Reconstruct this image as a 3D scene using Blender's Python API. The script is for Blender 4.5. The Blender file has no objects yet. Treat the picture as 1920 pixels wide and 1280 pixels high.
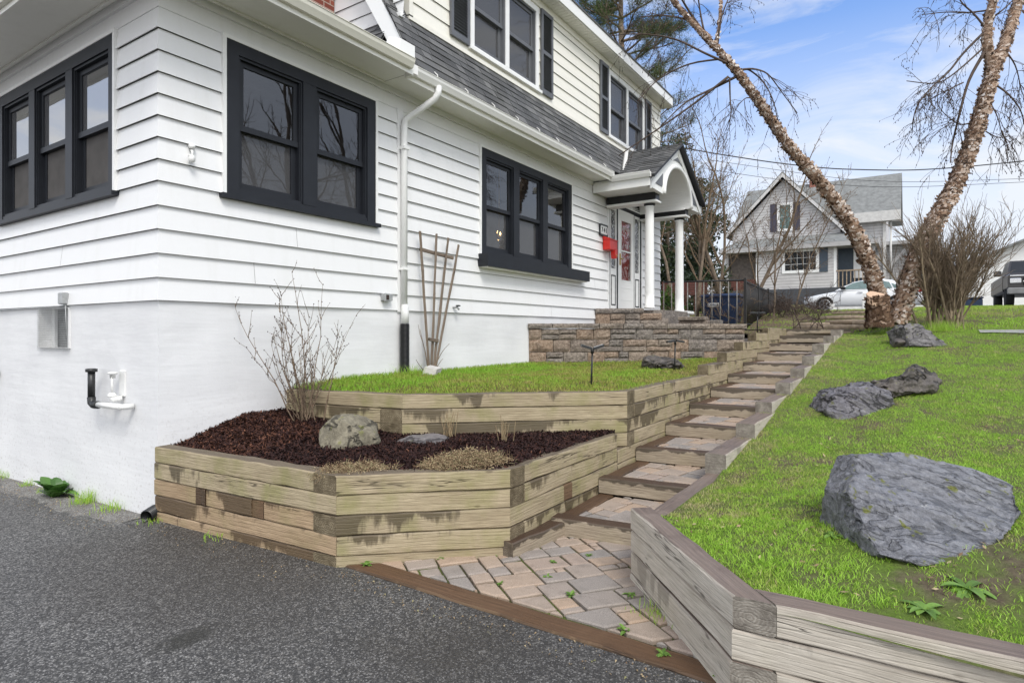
import bpy, bmesh, math, random
import numpy as np
from mathutils import Vector, Matrix, noise

C = bpy.context.scene.collection
rad = math.radians

# ------------------------------------------------------------------ camera numbers (metres, house aligned axes)
FPX, CX, CY, EYE = 1141., 960., 623., 1.61
YAW = rad(33.5)
FW = Vector((math.cos(YAW), math.sin(YAW), 0)); RT = Vector((math.sin(YAW), -math.cos(YAW), 0))
CAM = Vector((-2.722, -5.489, EYE))
def _ray(x, y): return FW + RT*((x-CX)/FPX) + Vector((0, 0, (CY-y)/FPX))
def atD(x, y, d): return CAM + _ray(x, y)*d                         # a place measured off the photo at a known distance
def atX(x, y, X): r = _ray(x, y); return CAM + r*((X-CAM.x)/r.x)
def atZ(x, y, Z): r = _ray(x, y); return CAM + r*((Z-EYE)/r.z)

# ------------------------------------------------------------------ object helpers
def thing(name, label, cat, loc=(0, 0, 0), group=None, rotz=0):
    o = bpy.data.objects.new(name, None); C.objects.link(o)
    o.location = loc; o.rotation_euler = (0, 0, rotz); o.empty_display_size = .2
    o['label'] = label; o['category'] = cat
    if group: o['group'] = group
    return o
def tag(o, label, cat, group=None):
    o['label'] = label; o['category'] = cat
    if group: o['group'] = group
    return o
def kind(o, k):
    o['kind'] = k; return o

class MB:
    """collects faces of one mesh"""
    def __init__(s): s.v = []; s.f = []; s.m = []; s.t = []; s.sm = []
    def add(s, vs, fs, mi=0, tone=.5, smooth=False):
        b = len(s.v); s.v.extend([tuple(p) for p in vs])
        for f in fs:
            s.f.append([b+i for i in f]); s.m.append(mi); s.t.append(tone); s.sm.append(smooth)
    def quad(s, a, b, c, d, mi=0, tone=.5): s.add([a, b, c, d], [(0, 1, 2, 3)], mi, tone)
    def poly(s, pts, mi=0, tone=.5): s.add(pts, [tuple(range(len(pts)))], mi, tone)
    def box(s, x0, x1, y0, y1, z0, z1, mi=0, tone=.5, ch=0):
        if x0 > x1: x0, x1 = x1, x0
        if y0 > y1: y0, y1 = y1, y0
        if z0 > z1: z0, z1 = z1, z0
        if ch <= 0:
            v = [(x0,y0,z0),(x1,y0,z0),(x1,y1,z0),(x0,y1,z0),(x0,y0,z1),(x1,y0,z1),(x1,y1,z1),(x0,y1,z1)]
            s.add(v, [(0,3,2,1),(4,5,6,7),(0,1,5,4),(1,2,6,5),(2,3,7,6),(3,0,4,7)], mi, tone)
        else:
            c = min(ch, (x1-x0)*.4, (y1-y0)*.4, (z1-z0)*.4)
            def ring(z, i): return [(x0+i,y0+i,z),(x1-i,y0+i,z),(x1-i,y1-i,z),(x0+i,y1-i,z)]
            v = ring(z0, c)+ring(z0+c, 0)+ring(z1-c, 0)+ring(z1, c)
            f = [(3,2,1,0),(12,13,14,15)]
            for k in range(3):
                for i in range(4):
                    j = (i+1) % 4; f.append((4*k+i, 4*k+j, 4*k+4+j, 4*k+4+i))
            s.add(v, f, mi, tone)
    def fbox(s, o, ax, ay, az, mi=0, tone=.5):
        """box from corner o along three vectors"""
        o = Vector(o); ax = Vector(ax); ay = Vector(ay); az = Vector(az)
        v = [o, o+ax, o+ax+ay, o+ay, o+az, o+ax+az, o+ax+ay+az, o+ay+az]
        s.add(v, [(0,3,2,1),(4,5,6,7),(0,1,5,4),(1,2,6,5),(2,3,7,6),(3,0,4,7)], mi, tone)
    def tube(s, pts, rs, n=6, mi=0, tone=.5, cap=True, smooth=True):
        pts = [Vector(p) for p in pts]
        if not hasattr(rs, '__len__'): rs = [rs]*len(pts)
        b = len(s.v); prev = None
        for i, p in enumerate(pts):
            d = (pts[min(i+1, len(pts)-1)]-pts[max(i-1, 0)])
            if d.length < 1e-9: d = Vector((0, 0, 1))
            d.normalize()
            if prev is None:
                a = d.orthogonal().normalized()
            else:
                a = prev-d*prev.dot(d)
                a = a.normalized() if a.length > 1e-6 else d.orthogonal().normalized()
            prev = a; c = d.cross(a)
            for k in range(n):
                w = 2*math.pi*k/n
                q = p+(a*math.cos(w)+c*math.sin(w))*rs[i]
                s.v.append((q.x, q.y, q.z))
        for i in range(len(pts)-1):
            for k in range(n):
                j = (k+1) % n
                s.f.append([b+i*n+k, b+i*n+j, b+(i+1)*n+j, b+(i+1)*n+k]); s.m.append(mi); s.t.append(tone); s.sm.append(smooth)
        if cap:
            s.f.append([b+k for k in range(n)][::-1]); s.m.append(mi); s.t.append(tone); s.sm.append(False)
            e = b+(len(pts)-1)*n
            s.f.append([e+k for k in range(n)]); s.m.append(mi); s.t.append(tone); s.sm.append(False)
    def lathe(s, o, prof, n=20, mi=0, tone=.5, axis=None):
        """prof: (radius, height) pairs round a vertical axis at o"""
        o = Vector(o); b = len(s.v)
        for (r, h) in prof:
            for k in range(n):
                w = 2*math.pi*k/n; s.v.append((o.x+r*math.cos(w), o.y+r*math.sin(w), o.z+h))
        for i in range(len(prof)-1):
            for k in range(n):
                j = (k+1) % n
                s.f.append([b+i*n+k, b+i*n+j, b+(i+1)*n+j, b+(i+1)*n+k]); s.m.append(mi); s.t.append(tone); s.sm.append(True)
        s.f.append([b+k for k in range(n)][::-1]); s.m.append(mi); s.t.append(tone); s.sm.append(False)
        e = b+(len(prof)-1)*n
        s.f.append([e+k for k in range(n)]); s.m.append(mi); s.t.append(tone); s.sm.append(False)
    def prism(s, poly, dvec, mi=0, tone=.5):
        """closed polygon swept along dvec"""
        a = [Vector(p) for p in poly]; d = Vector(dvec); n = len(a)
        s.add(a+[p+d for p in a], [tuple(range(n))[::-1], tuple(range(n, 2*n))]+[(i, (i+1) % n, n+(i+1) % n, n+i) for i in range(n)], mi, tone)
    def build(s, name, mats, parent=None, loc=None, recalc=False):
        me = bpy.data.meshes.new(name)
        me.from_pydata(s.v, [], s.f)
        if not isinstance(mats, (list, tuple)): mats = [mats]
        for m in mats: me.materials.append(m)
        me.polygons.foreach_set('material_index', s.m)
        me.polygons.foreach_set('use_smooth', s.sm)
        at = me.attributes.new('tone', 'FLOAT', 'FACE'); at.data.foreach_set('value', s.t)
        if recalc:
            bm = bmesh.new(); bm.from_mesh(me); bmesh.ops.recalc_face_normals(bm, faces=bm.faces); bm.to_mesh(me); bm.free()
        me.update()
        o = bpy.data.objects.new(name, me); C.objects.link(o)
        if parent is not None: o.parent = parent
        if loc is not None: o.location = loc
        return o

def np_mesh(name, verts, faces, mat, tones=None, parent=None, smooth=False):
    """fast mesh of equal sized faces"""
    me = bpy.data.meshes.new(name); nv = len(verts); nf, k = faces.shape
    me.vertices.add(nv); me.vertices.foreach_set('co', np.ascontiguousarray(verts, dtype=np.float32).ravel())
    me.loops.add(nf*k); me.loops.foreach_set('vertex_index', np.ascontiguousarray(faces, dtype=np.int32).ravel())
    me.polygons.add(nf); me.polygons.foreach_set('loop_start', np.arange(0, nf*k, k, dtype=np.int32))
    try: me.polygons.foreach_set('loop_total', np.full(nf, k, dtype=np.int32))
    except Exception: pass
    if tones is not None:
        at = me.attributes.new('tone', 'FLOAT', 'FACE'); at.data.foreach_set('value', np.ascontiguousarray(tones, dtype=np.float32))
    if smooth: me.polygons.foreach_set('use_smooth', np.ones(nf, dtype=bool))
    me.materials.append(mat); me.update(calc_edges=True); me.validate()
    o = bpy.data.objects.new(name, me); C.objects.link(o)
    if parent is not None: o.parent = parent
    return o

def copy_tree(o, parent=None):
    c = o.copy(); C.objects.link(c)
    if parent is not None: c.parent = parent
    for ch in list(o.children): copy_tree(ch, c)
    return c

# ------------------------------------------------------------------ materials
class Mat:
    def __init__(s, name):
        s.m = bpy.data.materials.new(name); s.m.use_nodes = True
        s.N = s.m.node_tree.nodes; s.L = s.m.node_tree.links
        s.b = s.N['Principled BSDF']; s.out = s.N['Material Output']
        s._tc = None
    def n(s, t, **kw):
        x = s.N.new(t)
        for k, v in kw.items(): setattr(x, k, v)
        return x
    def lk(s, a, b): s.L.new(a, b)
    def tc(s, which='Object'):
        if s._tc is None: s._tc = s.N.new('ShaderNodeTexCoord')
        return s._tc.outputs[which]
    def pos(s): return s.n('ShaderNodeNewGeometry').outputs['Position']
    def map(s, vec, scale=(1, 1, 1), loc=(0, 0, 0), rot=(0, 0, 0)):
        x = s.n('ShaderNodeMapping'); s.lk(vec, x.inputs['Vector'])
        x.inputs['Scale'].default_value = scale; x.inputs['Location'].default_value = loc; x.inputs['Rotation'].default_value = rot
        return x.outputs[0]
    def noise(s, vec, scale=5, detail=4, rough=.55, dist=0):
        x = s.n('ShaderNodeTexNoise'); s.lk(vec, x.inputs['Vector'])
        x.inputs['Scale'].default_value = scale; x.inputs['Detail'].default_value = detail
        x.inputs['Roughness'].default_value = rough; x.inputs['Distortion'].default_value = dist
        return x.outputs[0]
    def voro(s, vec, scale=5, feature='F1', out='Distance', rnd=1):
        x = s.n('ShaderNodeTexVoronoi', feature=feature); s.lk(vec, x.inputs['Vector'])
        x.inputs['Scale'].default_value = scale; x.inputs['Randomness'].default_value = rnd
        return x.outputs[out]
    def wave(s, vec, scale=5, dist=2, detail=2, dscale=1, typ='BANDS', direction='X'):
        x = s.n('ShaderNodeTexWave', wave_type=typ); s.lk(vec, x.inputs['Vector'])
        if typ == 'BANDS': x.bands_direction = direction
        else: x.rings_direction = direction
        x.inputs['Scale'].default_value = scale; x.inputs['Distortion'].default_value = dist
        x.inputs['Detail'].default_value = detail; x.inputs['Detail Scale'].default_value = dscale
        return x.outputs['Fac']
    def ramp(s, fac, stops, interp='LINEAR'):
        x = s.n('ShaderNodeValToRGB'); s.lk(fac, x.inputs[0]); cr = x.color_ramp; cr.interpolation = interp
        while len(cr.elements) < len(stops): cr.elements.new(.5)
        for e, (p, c) in zip(cr.elements, stops):
            e.position = p
            if not hasattr(c, '__len__'): c = (c, c, c)
            e.color = (c[0], c[1], c[2], 1)
        return x.outputs[0]
    def mix(s, fac, a, b, mode='MIX'):
        x = s.n('ShaderNodeMix', data_type='RGBA', blend_type=mode)
        for sock, val in ((x.inputs[0], fac), (x.inputs[6], a), (x.inputs[7], b)):
            if isinstance(val, bpy.types.NodeSocket): s.lk(val, sock)
            elif hasattr(val, '__len__'): sock.default_value = (val[0], val[1], val[2], 1)
            else: sock.default_value = val
        return x.outputs[2]
    def math(s, op, a, b=None, clamp=False):
        x = s.n('ShaderNodeMath', operation=op, use_clamp=clamp)
        for sock, val in ((x.inputs[0], a), (x.inputs[1], b)):
            if val is None: continue
            if isinstance(val, bpy.types.NodeSocket): s.lk(val, sock)
            else: sock.default_value = val
        return x.outputs[0]
    def attr(s, name='tone'): return s.n('ShaderNodeAttribute', attribute_name=name).outputs['Fac']
    def rnd(s): return s.n('ShaderNodeObjectInfo').outputs['Random']
    def sep(s, vec):
        x = s.n('ShaderNodeSeparateXYZ'); s.lk(vec, x.inputs[0]); return x.outputs
    def comb(s, x, y, z):
        c = s.n('ShaderNodeCombineXYZ')
        for sock, val in zip(c.inputs, (x, y, z)):
            if isinstance(val, bpy.types.NodeSocket): s.lk(val, sock)
            else: sock.default_value = val
        return c.outputs[0]
    def color(s, c):
        if isinstance(c, bpy.types.NodeSocket): s.lk(c, s.b.inputs['Base Color'])
        else: s.b.inputs['Base Color'].default_value = (c[0], c[1], c[2], 1)
        return s
    def rough(s, r, spec=None):
        if isinstance(r, bpy.types.NodeSocket): s.lk(r, s.b.inputs['Roughness'])
        else: s.b.inputs['Roughness'].default_value = r
        if spec is not None: s.b.inputs['Specular IOR Level'].default_value = spec
        return s
    def bump(s, h, strength=.3, dist=.01):
        x = s.n('ShaderNodeBump'); s.lk(h, x.inputs['Height'])
        x.inputs['Strength'].default_value = strength; x.inputs['Distance'].default_value = dist
        s.lk(x.outputs[0], s.b.inputs['Normal']); return s

def simple(name, c, r=.6, spec=.5, var=.12, vscale=6, bump=.0, metal=0):
    m = Mat(name); p = m.pos()
    n = m.noise(p, vscale, 5)
    a = tuple(x*(1-var) for x in c); b = tuple(min(1, x*(1+var)) for x in c)
    m.color(m.ramp(n, [(.3, a), (.7, b)])).rough(r, spec)
    if bump: m.bump(m.noise(p, vscale*12, 3), bump, .004)
    if metal: m.b.inputs['Metallic'].default_value = metal
    return m.m

def mat_paint(name, c, dirt=(.55, .54, .48), amount=.35, r=.45):
    """painted boards with faint grime streaks"""
    m = Mat(name); p = m.pos()
    st = m.noise(m.map(p, (3, 3, .35)), 2.2, 6, .62)
    f = m.ramp(st, [(.52, 0), (.8, amount)])
    fine = m.noise(p, 40, 3)
    base = m.mix(.12, c, m.ramp(fine, [(.3, tuple(x*.86 for x in c)), (.7, c)]))
    m.color(m.mix(f, base, dirt)).rough(r, .4)
    m.bump(m.noise(m.map(p, (1, 1, 6)), 14, 4), .08, .003)
    return m.m

M = {}
M['siding'] = mat_paint('white_siding_paint', (.775, .775, .77), amount=.22)
M['cream'] = mat_paint('cream_siding_paint', (.82, .795, .71), amount=.2)
M['trimwhite'] = mat_paint('white_trim_paint', (.82, .82, .80), amount=.1)
M['soffit'] = mat_paint('soffit_paint', (.84, .83, .77), amount=.2)
M['gutter'] = mat_paint('gutter_metal_paint', (.72, .70, .61), amount=.3, r=.35)
M['gutterw'] = mat_paint('white_gutter_paint', (.82, .81, .78), amount=.15, r=.35)
M['dark'] = simple('charcoal_trim_paint', (.014, .016, .021), .5, .35, .15)
M['black'] = simple('black_trim_paint', (.012, .012, .014), .45, .5, .2)
M['shutter'] = simple('grey_shutter_paint', (.12, .125, .135), .5, .4)

def mat_foundation():
    m = Mat('whitewashed_concrete'); p = m.pos()
    boards = m.noise(m.map(p, (.5, .5, 4)), 1.0, 4, .55)
    lumps = m.noise(p, 9, 6, .65)
    fl = m.noise(p, 30, 4, .7)
    c = m.ramp(m.noise(p, 1.4, 5), [(.3, (.67, .67, .675)), (.7, (.75, .75, .75))])
    # bare flaked spots low down near the soil
    z = m.sep(p)[2]
    low = m.math('MULTIPLY', m.ramp(fl, [(.575, 0), (.62, 1)]), m.ramp(m.math('MULTIPLY', z, .45), [(.0, .5), (.10, .25), (.36, .15), (.55, 0)]))
    m.color(m.mix(low, c, (.30, .27, .24))).rough(.7, .3)
    h = m.math('ADD', m.math('MULTIPLY', boards, 2.2), m.math('ADD', m.math('MULTIPLY', lumps, .45), m.math('MULTIPLY', fl, .06)))
    m.bump(h, .20, .022)
    return m.m
M['foundation'] = mat_foundation()

def mat_shingle():
    m = Mat('asphalt_shingle'); p = m.pos(); t = m.attr()
    sp = m.noise(p, 260, 2)
    c = m.ramp(t, [(0, (.022, .023, .026)), (.5, (.075, .077, .08)), (1, (.18, .18, .18))])
    c2 = m.mix(.4, c, m.ramp(sp, [(.35, (.02, .02, .021)), (.65, (.24, .24, .24))]))
    big = m.noise(p, 1.2, 4)
    m.color(m.mix(m.ramp(big, [(.4, 0), (.75, .35)]), c2, (.14, .135, .12))).rough(.85, .3).bump(sp, .4, .004)
    return m.m
M['shingle'] = mat_shingle()

def mat_brick(name, rgb=(.32, .085, .05)):
    m = Mat(name); p = m.pos()
    x = m.sep(p); u = m.math('ADD', x[0], x[1])
    b = m.n('ShaderNodeTexBrick'); m.lk(m.comb(u, x[2], 0), b.inputs['Vector'])
    b.inputs['Color1'].default_value = (*rgb, 1); b.inputs['Color2'].default_value = (rgb[0]*.6, rgb[1]*.6, rgb[2]*.7, 1)
    b.inputs['Mortar'].default_value = (.45, .40, .34, 1); b.inputs['Scale'].default_value = 1
    b.inputs['Brick Width'].default_value = .21; b.inputs['Row Height'].default_value = .075; b.inputs['Mortar Size'].default_value = .006
    m.color(m.mix(m.ramp(m.noise(p, 30, 4), [(.4, 0), (.8, .4)]), b.outputs[0], (.12, .05, .035))).rough(.85, .3)
    m.bump(m.math('SUBTRACT', 1, b.outputs[1]), .5, .006)
    return m.m
M['brick'] = mat_brick('red_brick')

def mat_glass(name, tint=.82, ior=1.6, haze=0.0, hc=(.2, .19, .18)):
    m = Mat(name); m.N.remove(m.b)
    fr = m.n('ShaderNodeFresnel'); fr.inputs[0].default_value = ior
    tr = m.n('ShaderNodeBsdfTransparent'); tr.inputs[0].default_value = (tint, tint, tint, 1)
    gl = m.n('ShaderNodeBsdfGlossy'); gl.inputs['Roughness'].default_value = .012
    # old float glass: very slight waviness
    bp = m.n('ShaderNodeBump'); bp.inputs['Strength'].default_value = .025; bp.inputs['Distance'].default_value = .02
    m.lk(m.noise(m.pos(), 2.6, 2), bp.inputs['Height']); m.lk(bp.outputs[0], gl.inputs['Normal'])
    mx = m.n('ShaderNodeMixShader'); m.lk(m.math('ADD', m.math('MULTIPLY', fr.outputs[0], 1.7), .03), mx.inputs[0])
    m.lk(tr.outputs[0], mx.inputs[1]); m.lk(gl.outputs[0], mx.inputs[2])
    last = mx.outputs[0]
    if haze:
        df = m.n('ShaderNodeBsdfDiffuse'); df.inputs[0].default_value = (*hc, 1)
        m2 = m.n('ShaderNodeMixShader'); m2.inputs[0].default_value = haze
        m.lk(last, m2.inputs[1]); m.lk(df.outputs[0], m2.inputs[2]); last = m2.outputs[0]
    m.lk(last, m.out.inputs[0]); return m.m
M['glass'] = mat_glass('window_glass', .7, haze=.04)
M['screen'] = mat_glass('screened_glass', .45, haze=.56, hc=(.118, .118, .122))
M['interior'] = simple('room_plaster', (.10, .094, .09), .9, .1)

def mat_timber(name, light, dark, algae=.5, wet=.5, topc=(.13, .10, .08), dth=.92, zw=.95, lw=1.05, bz=.34):
    m = Mat(name); o = m.tc('Object'); rn = m.rnd()
    off = m.comb(m.math('MULTIPLY', rn, 37.), m.math('MULTIPLY', rn, 11.), m.math('MULTIPLY', rn, 23.))
    va = m.n('ShaderNodeVectorMath', operation='ADD'); m.lk(o, va.inputs[0]); m.lk(off, va.inputs[1]); v = va.outputs[0]
    grain = m.noise(m.map(v, (1.0, 44, 44)), 2.0, 8, .66, .5)
    tone = m.noise(m.map(v, (1.3, 7, 7)), 1.6, 4, .55)
    fine = m.noise(m.map(v, (4, 90, 90)), 2.0, 3, .6)
    flow = m.wave(m.map(v, (.8, 6, 6)), 2.0, 7, 3, 1.1, 'BANDS', 'Z')
    c = m.ramp(grain, [(.25, tuple((a+b*2)/3 for a, b in zip(light, dark))), (.5, tuple((a*2+b)/3 for a, b in zip(light, dark))), (.72, light)])
    c = m.mix(m.ramp(flow, [(.0, .30), (.22, 0)]), c, tuple(x*.85 for x in dark))
    c = m.mix(m.ramp(tone, [(.35, .45), (.6, 0)]), c, tuple(x*.95 for x in dark))
    c = m.mix(.3, c, m.ramp(fine, [(.35, tuple(x*.55 for x in dark)), (.65, tuple(min(1, x*1.1) for x in light))]))
    # knots
    kn = m.voro(m.map(v, (2.4, 6, 6)), 1.0)
    c = m.mix(m.ramp(kn, [(.0, .9), (.05, .7), (.085, 0)]), c, tuple(x*.5 for x in dark))
    # green algae patches
    al = m.noise(m.map(v, (3.2, 5, 2.2)), 1.3, 5, .6)
    c = m.mix(m.ramp(al, [(.46, 0), (.7, algae)]), c, (.235, .225, .085))
    # tone differs from beam to beam
    c = m.mix(m.ramp(rn, [(0, .0), (1, .38)]), c, m.mix(.5, c, (.22, .17, .11)))
    # damp dark stains
    zl = m.sep(o)[2]
    dr = m.noise(m.map(v, (9, 5, 1.5), (3, 1, 5)), 1.0, 5, .6)
    lg = m.noise(m.map(v, (1.2, 1, 1), (7, 2, 5)), 1.3, 3, .5)
    bias = m.math('MULTIPLY', m.math('SUBTRACT', m.math('FRACT', m.math('MULTIPLY', rn, 7.31)), .24), bz)
    st = m.math('ADD', m.math('SUBTRACT', m.math('MULTIPLY', dr, .50), bias), m.math('ADD', m.math('MULTIPLY', zl, zw), m.math('MULTIPLY', lg, lw)))
    c = m.mix(m.ramp(st, [(dth, 0), (dth+.05, wet)]), c, tuple(x*.36 for x in dark))
    st = m.math('SUBTRACT', st, .31)
    # drying splits along the grain
    cr = m.noise(m.map(v, (.7, 13, 13), (2, 7, 1)), 1.6, 3, .5)
    crk = m.ramp(m.math('ABSOLUTE', m.math('SUBTRACT', cr, .5)), [(.0, .9), (.008, .75), (.018, 0)])
    crk = m.math('MULTIPLY', crk, m.ramp(m.noise(m.map(v, (1.1, 3, 3), (5, 5, 5)), 1.4, 2), [(.56, 0), (.64, 1)]))
    c = m.mix(crk, c, tuple(x*.22 for x in dark))
    # weathered upper face
    nz = m.sep(m.n('ShaderNodeNewGeometry').outputs['Normal'])[2]
    c = m.mix(m.math('MULTIPLY', m.ramp(nz, [(.6, 0), (.9, 1)]), .88), c, m.mix(.65, topc, m.ramp(grain, [(.3, tuple(x*.4 for x in topc)), (.7, tuple(x*1.9 for x in topc))])))
    # end grain
    nx = m.math('ABSOLUTE', m.sep(m.tc('Normal'))[0])
    oc = m.map(o, (1, 1, 1), (0, -.055, -.06))
    rings = m.wave(oc, 26, 2.5, 2, 3, 'RINGS', 'X')
    eg = m.mix(m.ramp(m.noise(v, 11, 5, .7), [(.35, .25), (.62, 1)]), m.ramp(rings, [(0, tuple(x*.75 for x in dark)), (1, tuple(x*.62 for x in light))]), tuple(x*.42 for x in dark))
    c = m.mix(m.ramp(nx, [(.45, 0), (.55, 1)]), c, eg)
    m.color(c).rough(m.ramp(st, [(.5, .8), (.66, .5)]), .35)
    h = m.math('ADD', grain, m.math('MULTIPLY', fine, .5))
    m.bump(m.math('SUBTRACT', h, m.math('ADD', m.ramp(flow, [(0, .5), (.15, 0)]), m.math('MULTIPLY', crk, 1.2))), .5, .007)
    return m.m
M['timber'] = mat_timber('weathered_timber', (.52, .435, .295), (.21, .16, .09), .68, .85, (.105, .08, .058))
M['timbern'] = mat_timber('brown_stained_timber', (.52, .385, .25), (.21, .135, .07), .3, .85, (.12, .09, .065), .84)
M['timberg'] = mat_timber('grey_weathered_timber', (.68, .63, .545), (.36, .315, .26), .1, .5, (.12, .085, .07))
M['timberb'] = mat_timber('brown_wet_timber', (.19, .115, .065), (.075, .043, .024), .1, .6, (.095, .052, .027), .82)
M['timbers'] = mat_timber('step_timber', (.50, .425, .325), (.20, .155, .11), .12, .9, (.055, .030, .018), .93, 4.4, .55, .10)
M['boardwet'] = mat_timber('wet_side_board', (.15, .085, .045), (.06, .032, .017), .15, .6, (.075, .042, .023))
M['post'] = mat_timber('lattice_wood', (.24, .19, .15), (.12, .085, .06), .05, .2, (.2, .16, .13))

def mat_asphalt():
    m = Mat('asphalt'); p = m.pos()
    v = m.voro(p, 66, 'F1', 'Color'); sp = m.sep(v)[0]
    d = m.voro(p, 66, 'F1', 'Distance')
    v2 = m.voro(p, 190, 'F1', 'Color'); sp2 = m.sep(v2)[1]
    stone = m.ramp(sp, [(0, (.035, .034, .033)), (.45, (.10, .098, .095)), (.75, (.27, .265, .255)), (.93, (.46, .45, .43)), (1, (.66, .64, .61))])
    fines = m.ramp(sp2, [(0, (.022, .022, .022)), (.65, (.14, .138, .135)), (1, (.52, .51, .49))])
    c = m.mix(.45, stone, fines)
    c = m.mix(m.ramp(d, [(.3, 0), (.6, .55)]), c, (.022, .022, .023))
    big = m.noise(p, .55, 5, .55)
    wet = m.noise(m.map(p, (1, .5, 1), (4.2, 1.3, 0)), .75, 4, .5, .3)
    gl = m.sep(m.voro(p, 145, 'F1', 'Color'))
    c = m.mix(1, c, (.60, .585, .565), 'MULTIPLY')
    c = m.mix(m.ramp(gl[0], [(.82, 0), (.86, .6)]), c, m.ramp(gl[1], [(0, (.26, .25, .24)), (1, (.52, .50, .475))]))
    c = m.mix(m.ramp(gl[2], [(.72, 0), (.76, .7)]), c, (.022, .022, .022))
    def spot(cx, cy, sx, sy, nz):
        q = m.map(p, (1/sx, 1/sy, 0), (-cx/sx, -cy/sy, 0)); l = m.n('ShaderNodeVectorMath', operation='LENGTH'); m.lk(q, l.inputs[0])
        return m.math('ADD', l.outputs['Value'], m.math('MULTIPLY', m.math('SUBTRACT', m.noise(p, nz, 5), .5), 1.3))
    # damp brownish run-off below the planter and one oil drip
    c = m.mix(m.ramp(spot(-.40, -1.35, 1.0, 1.5, 1.7), [(.45, .78), (1.0, 0)]), c, m.mix(.5, c, (.026, .019, .012)))
    c = m.mix(m.ramp(spot(-1.0, -1.9 if False else -2.3, .22, .12, 9), [(.3, .8), (1.1, 0)]), c, (.012, .011, .006))
    c = m.mix(m.ramp(big, [(.3, .35), (.7, 0)]), c, (.05, .048, .046))
    wetf = m.ramp(wet, [(.54, 0), (.70, .55)])
    c = m.mix(wetf, c, (.028, .024, .02))
    m.color(c).rough(m.mix(wetf, m.ramp(sp, [(0, .75), (1, .5)]), (.34, .34, .34)), .5)
    m.bump(m.math('ADD', m.math('SUBTRACT', 1, d), m.math('MULTIPLY', sp2, .4)), .5, .005)
    return m.m
M['asphalt'] = mat_asphalt()

def mat_dust():
    m = Mat('sandy_asphalt_edge'); p = m.pos()
    sp = m.sep(m.voro(p, 150, 'F1', 'Color'))[0]
    c = m.ramp(sp, [(0, (.08, .075, .07)), (.6, (.17, .165, .155)), (1, (.4, .39, .37))])
    m.color(m.mix(m.ramp(m.noise(p, 4, 5), [(.35, .0), (.7, .6)]), c, (.10, .09, .08))).rough(.9, .3).bump(sp, .4, .004)
    return m.m
M['dust'] = mat_dust()

def mat_paver():
    m = Mat('concrete_paver'); p = m.pos(); t = m.attr()
    c = m.ramp(t, [(0, (.20, .18, .17)), (.3, (.26, .215, .19)), (.55, (.36, .26, .19)), (.8, (.43, .275, .165)), (1, (.33, .235, .185))])
    sp = m.noise(p, 240, 3, .7)
    c = m.mix(.45, c, m.ramp(sp, [(.3, (.03, .027, .025)), (.7, (.58, .52, .45))]))
    c = m.mix(m.ramp(m.noise(p, 9, 5), [(.5, 0), (.8, .45)]), c, (.10, .085, .07))
    m.color(c).rough(.75, .35).bump(m.math('ADD', sp, m.noise(p, 30, 3)), .35, .004)
    return m.m
M['paver'] = mat_paver()

def mat_block():
    m = Mat('split_face_block'); p = m.pos(); t = m.attr()
    c = m.ramp(t, [(0, (.13, .12, .115)), (.3, (.21, .19, .175)), (.6, (.27, .205, .15)), (.85, (.33, .20, .115)), (1, (.15, .14, .135))])
    n1 = m.noise(p, 26, 6, .68); n2 = m.noise(p, 5, 4)
    c = m.mix(.55, c, m.ramp(n1, [(.32, (.045, .038, .034)), (.7, (.44, .38, .32))]))
    c = m.mix(m.ramp(n2, [(.5, 0), (.75, .6)]), c, (.055, .046, .04))
    m.color(c).rough(.9, .25).bump(m.math('ADD', n1, m.math('MULTIPLY', m.noise(p, 9, 4), 1.2)), .9, .03)
    return m.m
M['block'] = mat_block()

def mat_soil(name, a, b, green=None, gamt=.5):
    m = Mat(name); p = m.pos()
    c = m.ramp(m.noise(p, 24, 6, .7), [(.3, a), (.7, b)])
    if green: c = m.mix(m.ramp(m.noise(p, 2.1, 5, .6), [(.38, 0), (.58, gamt)]), c, m.ramp(m.noise(p, 60, 3), [(.3, tuple(x*.6 for x in green)), (.7, green)]))
    m.color(c).rough(.95, .15).bump(m.noise(p, 60, 5, .7), .8, .02)
    return m.m
M['lawn'] = mat_soil('lawn_soil', (.065, .05, .032), (.17, .14, .09), (.13, .21, .03), .88)
M['lawn2'] = mat_soil('mossy_lawn_soil', (.08, .07, .03), (.15, .125, .055), (.13, .14, .03), .9)
M['soil'] = mat_soil('damp_soil', (.03, .024, .018), (.09, .07, .052))
M['joint'] = mat_soil('mossy_joint_soil', (.035, .028, .02), (.10, .08, .06), (.12, .16, .03), .8)
M['lawnfar'] = mat_soil('dry_lawn_soil', (.10, .08, .05), (.20, .165, .10), (.17, .20, .05), .55)
M['bare'] = mat_soil('leaf_litter_soil', (.075, .055, .038), (.20, .15, .095))
M['mulchbase'] = mat_soil('mulch_bed', (.012, .007, .006), (.045, .02, .015))

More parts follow.
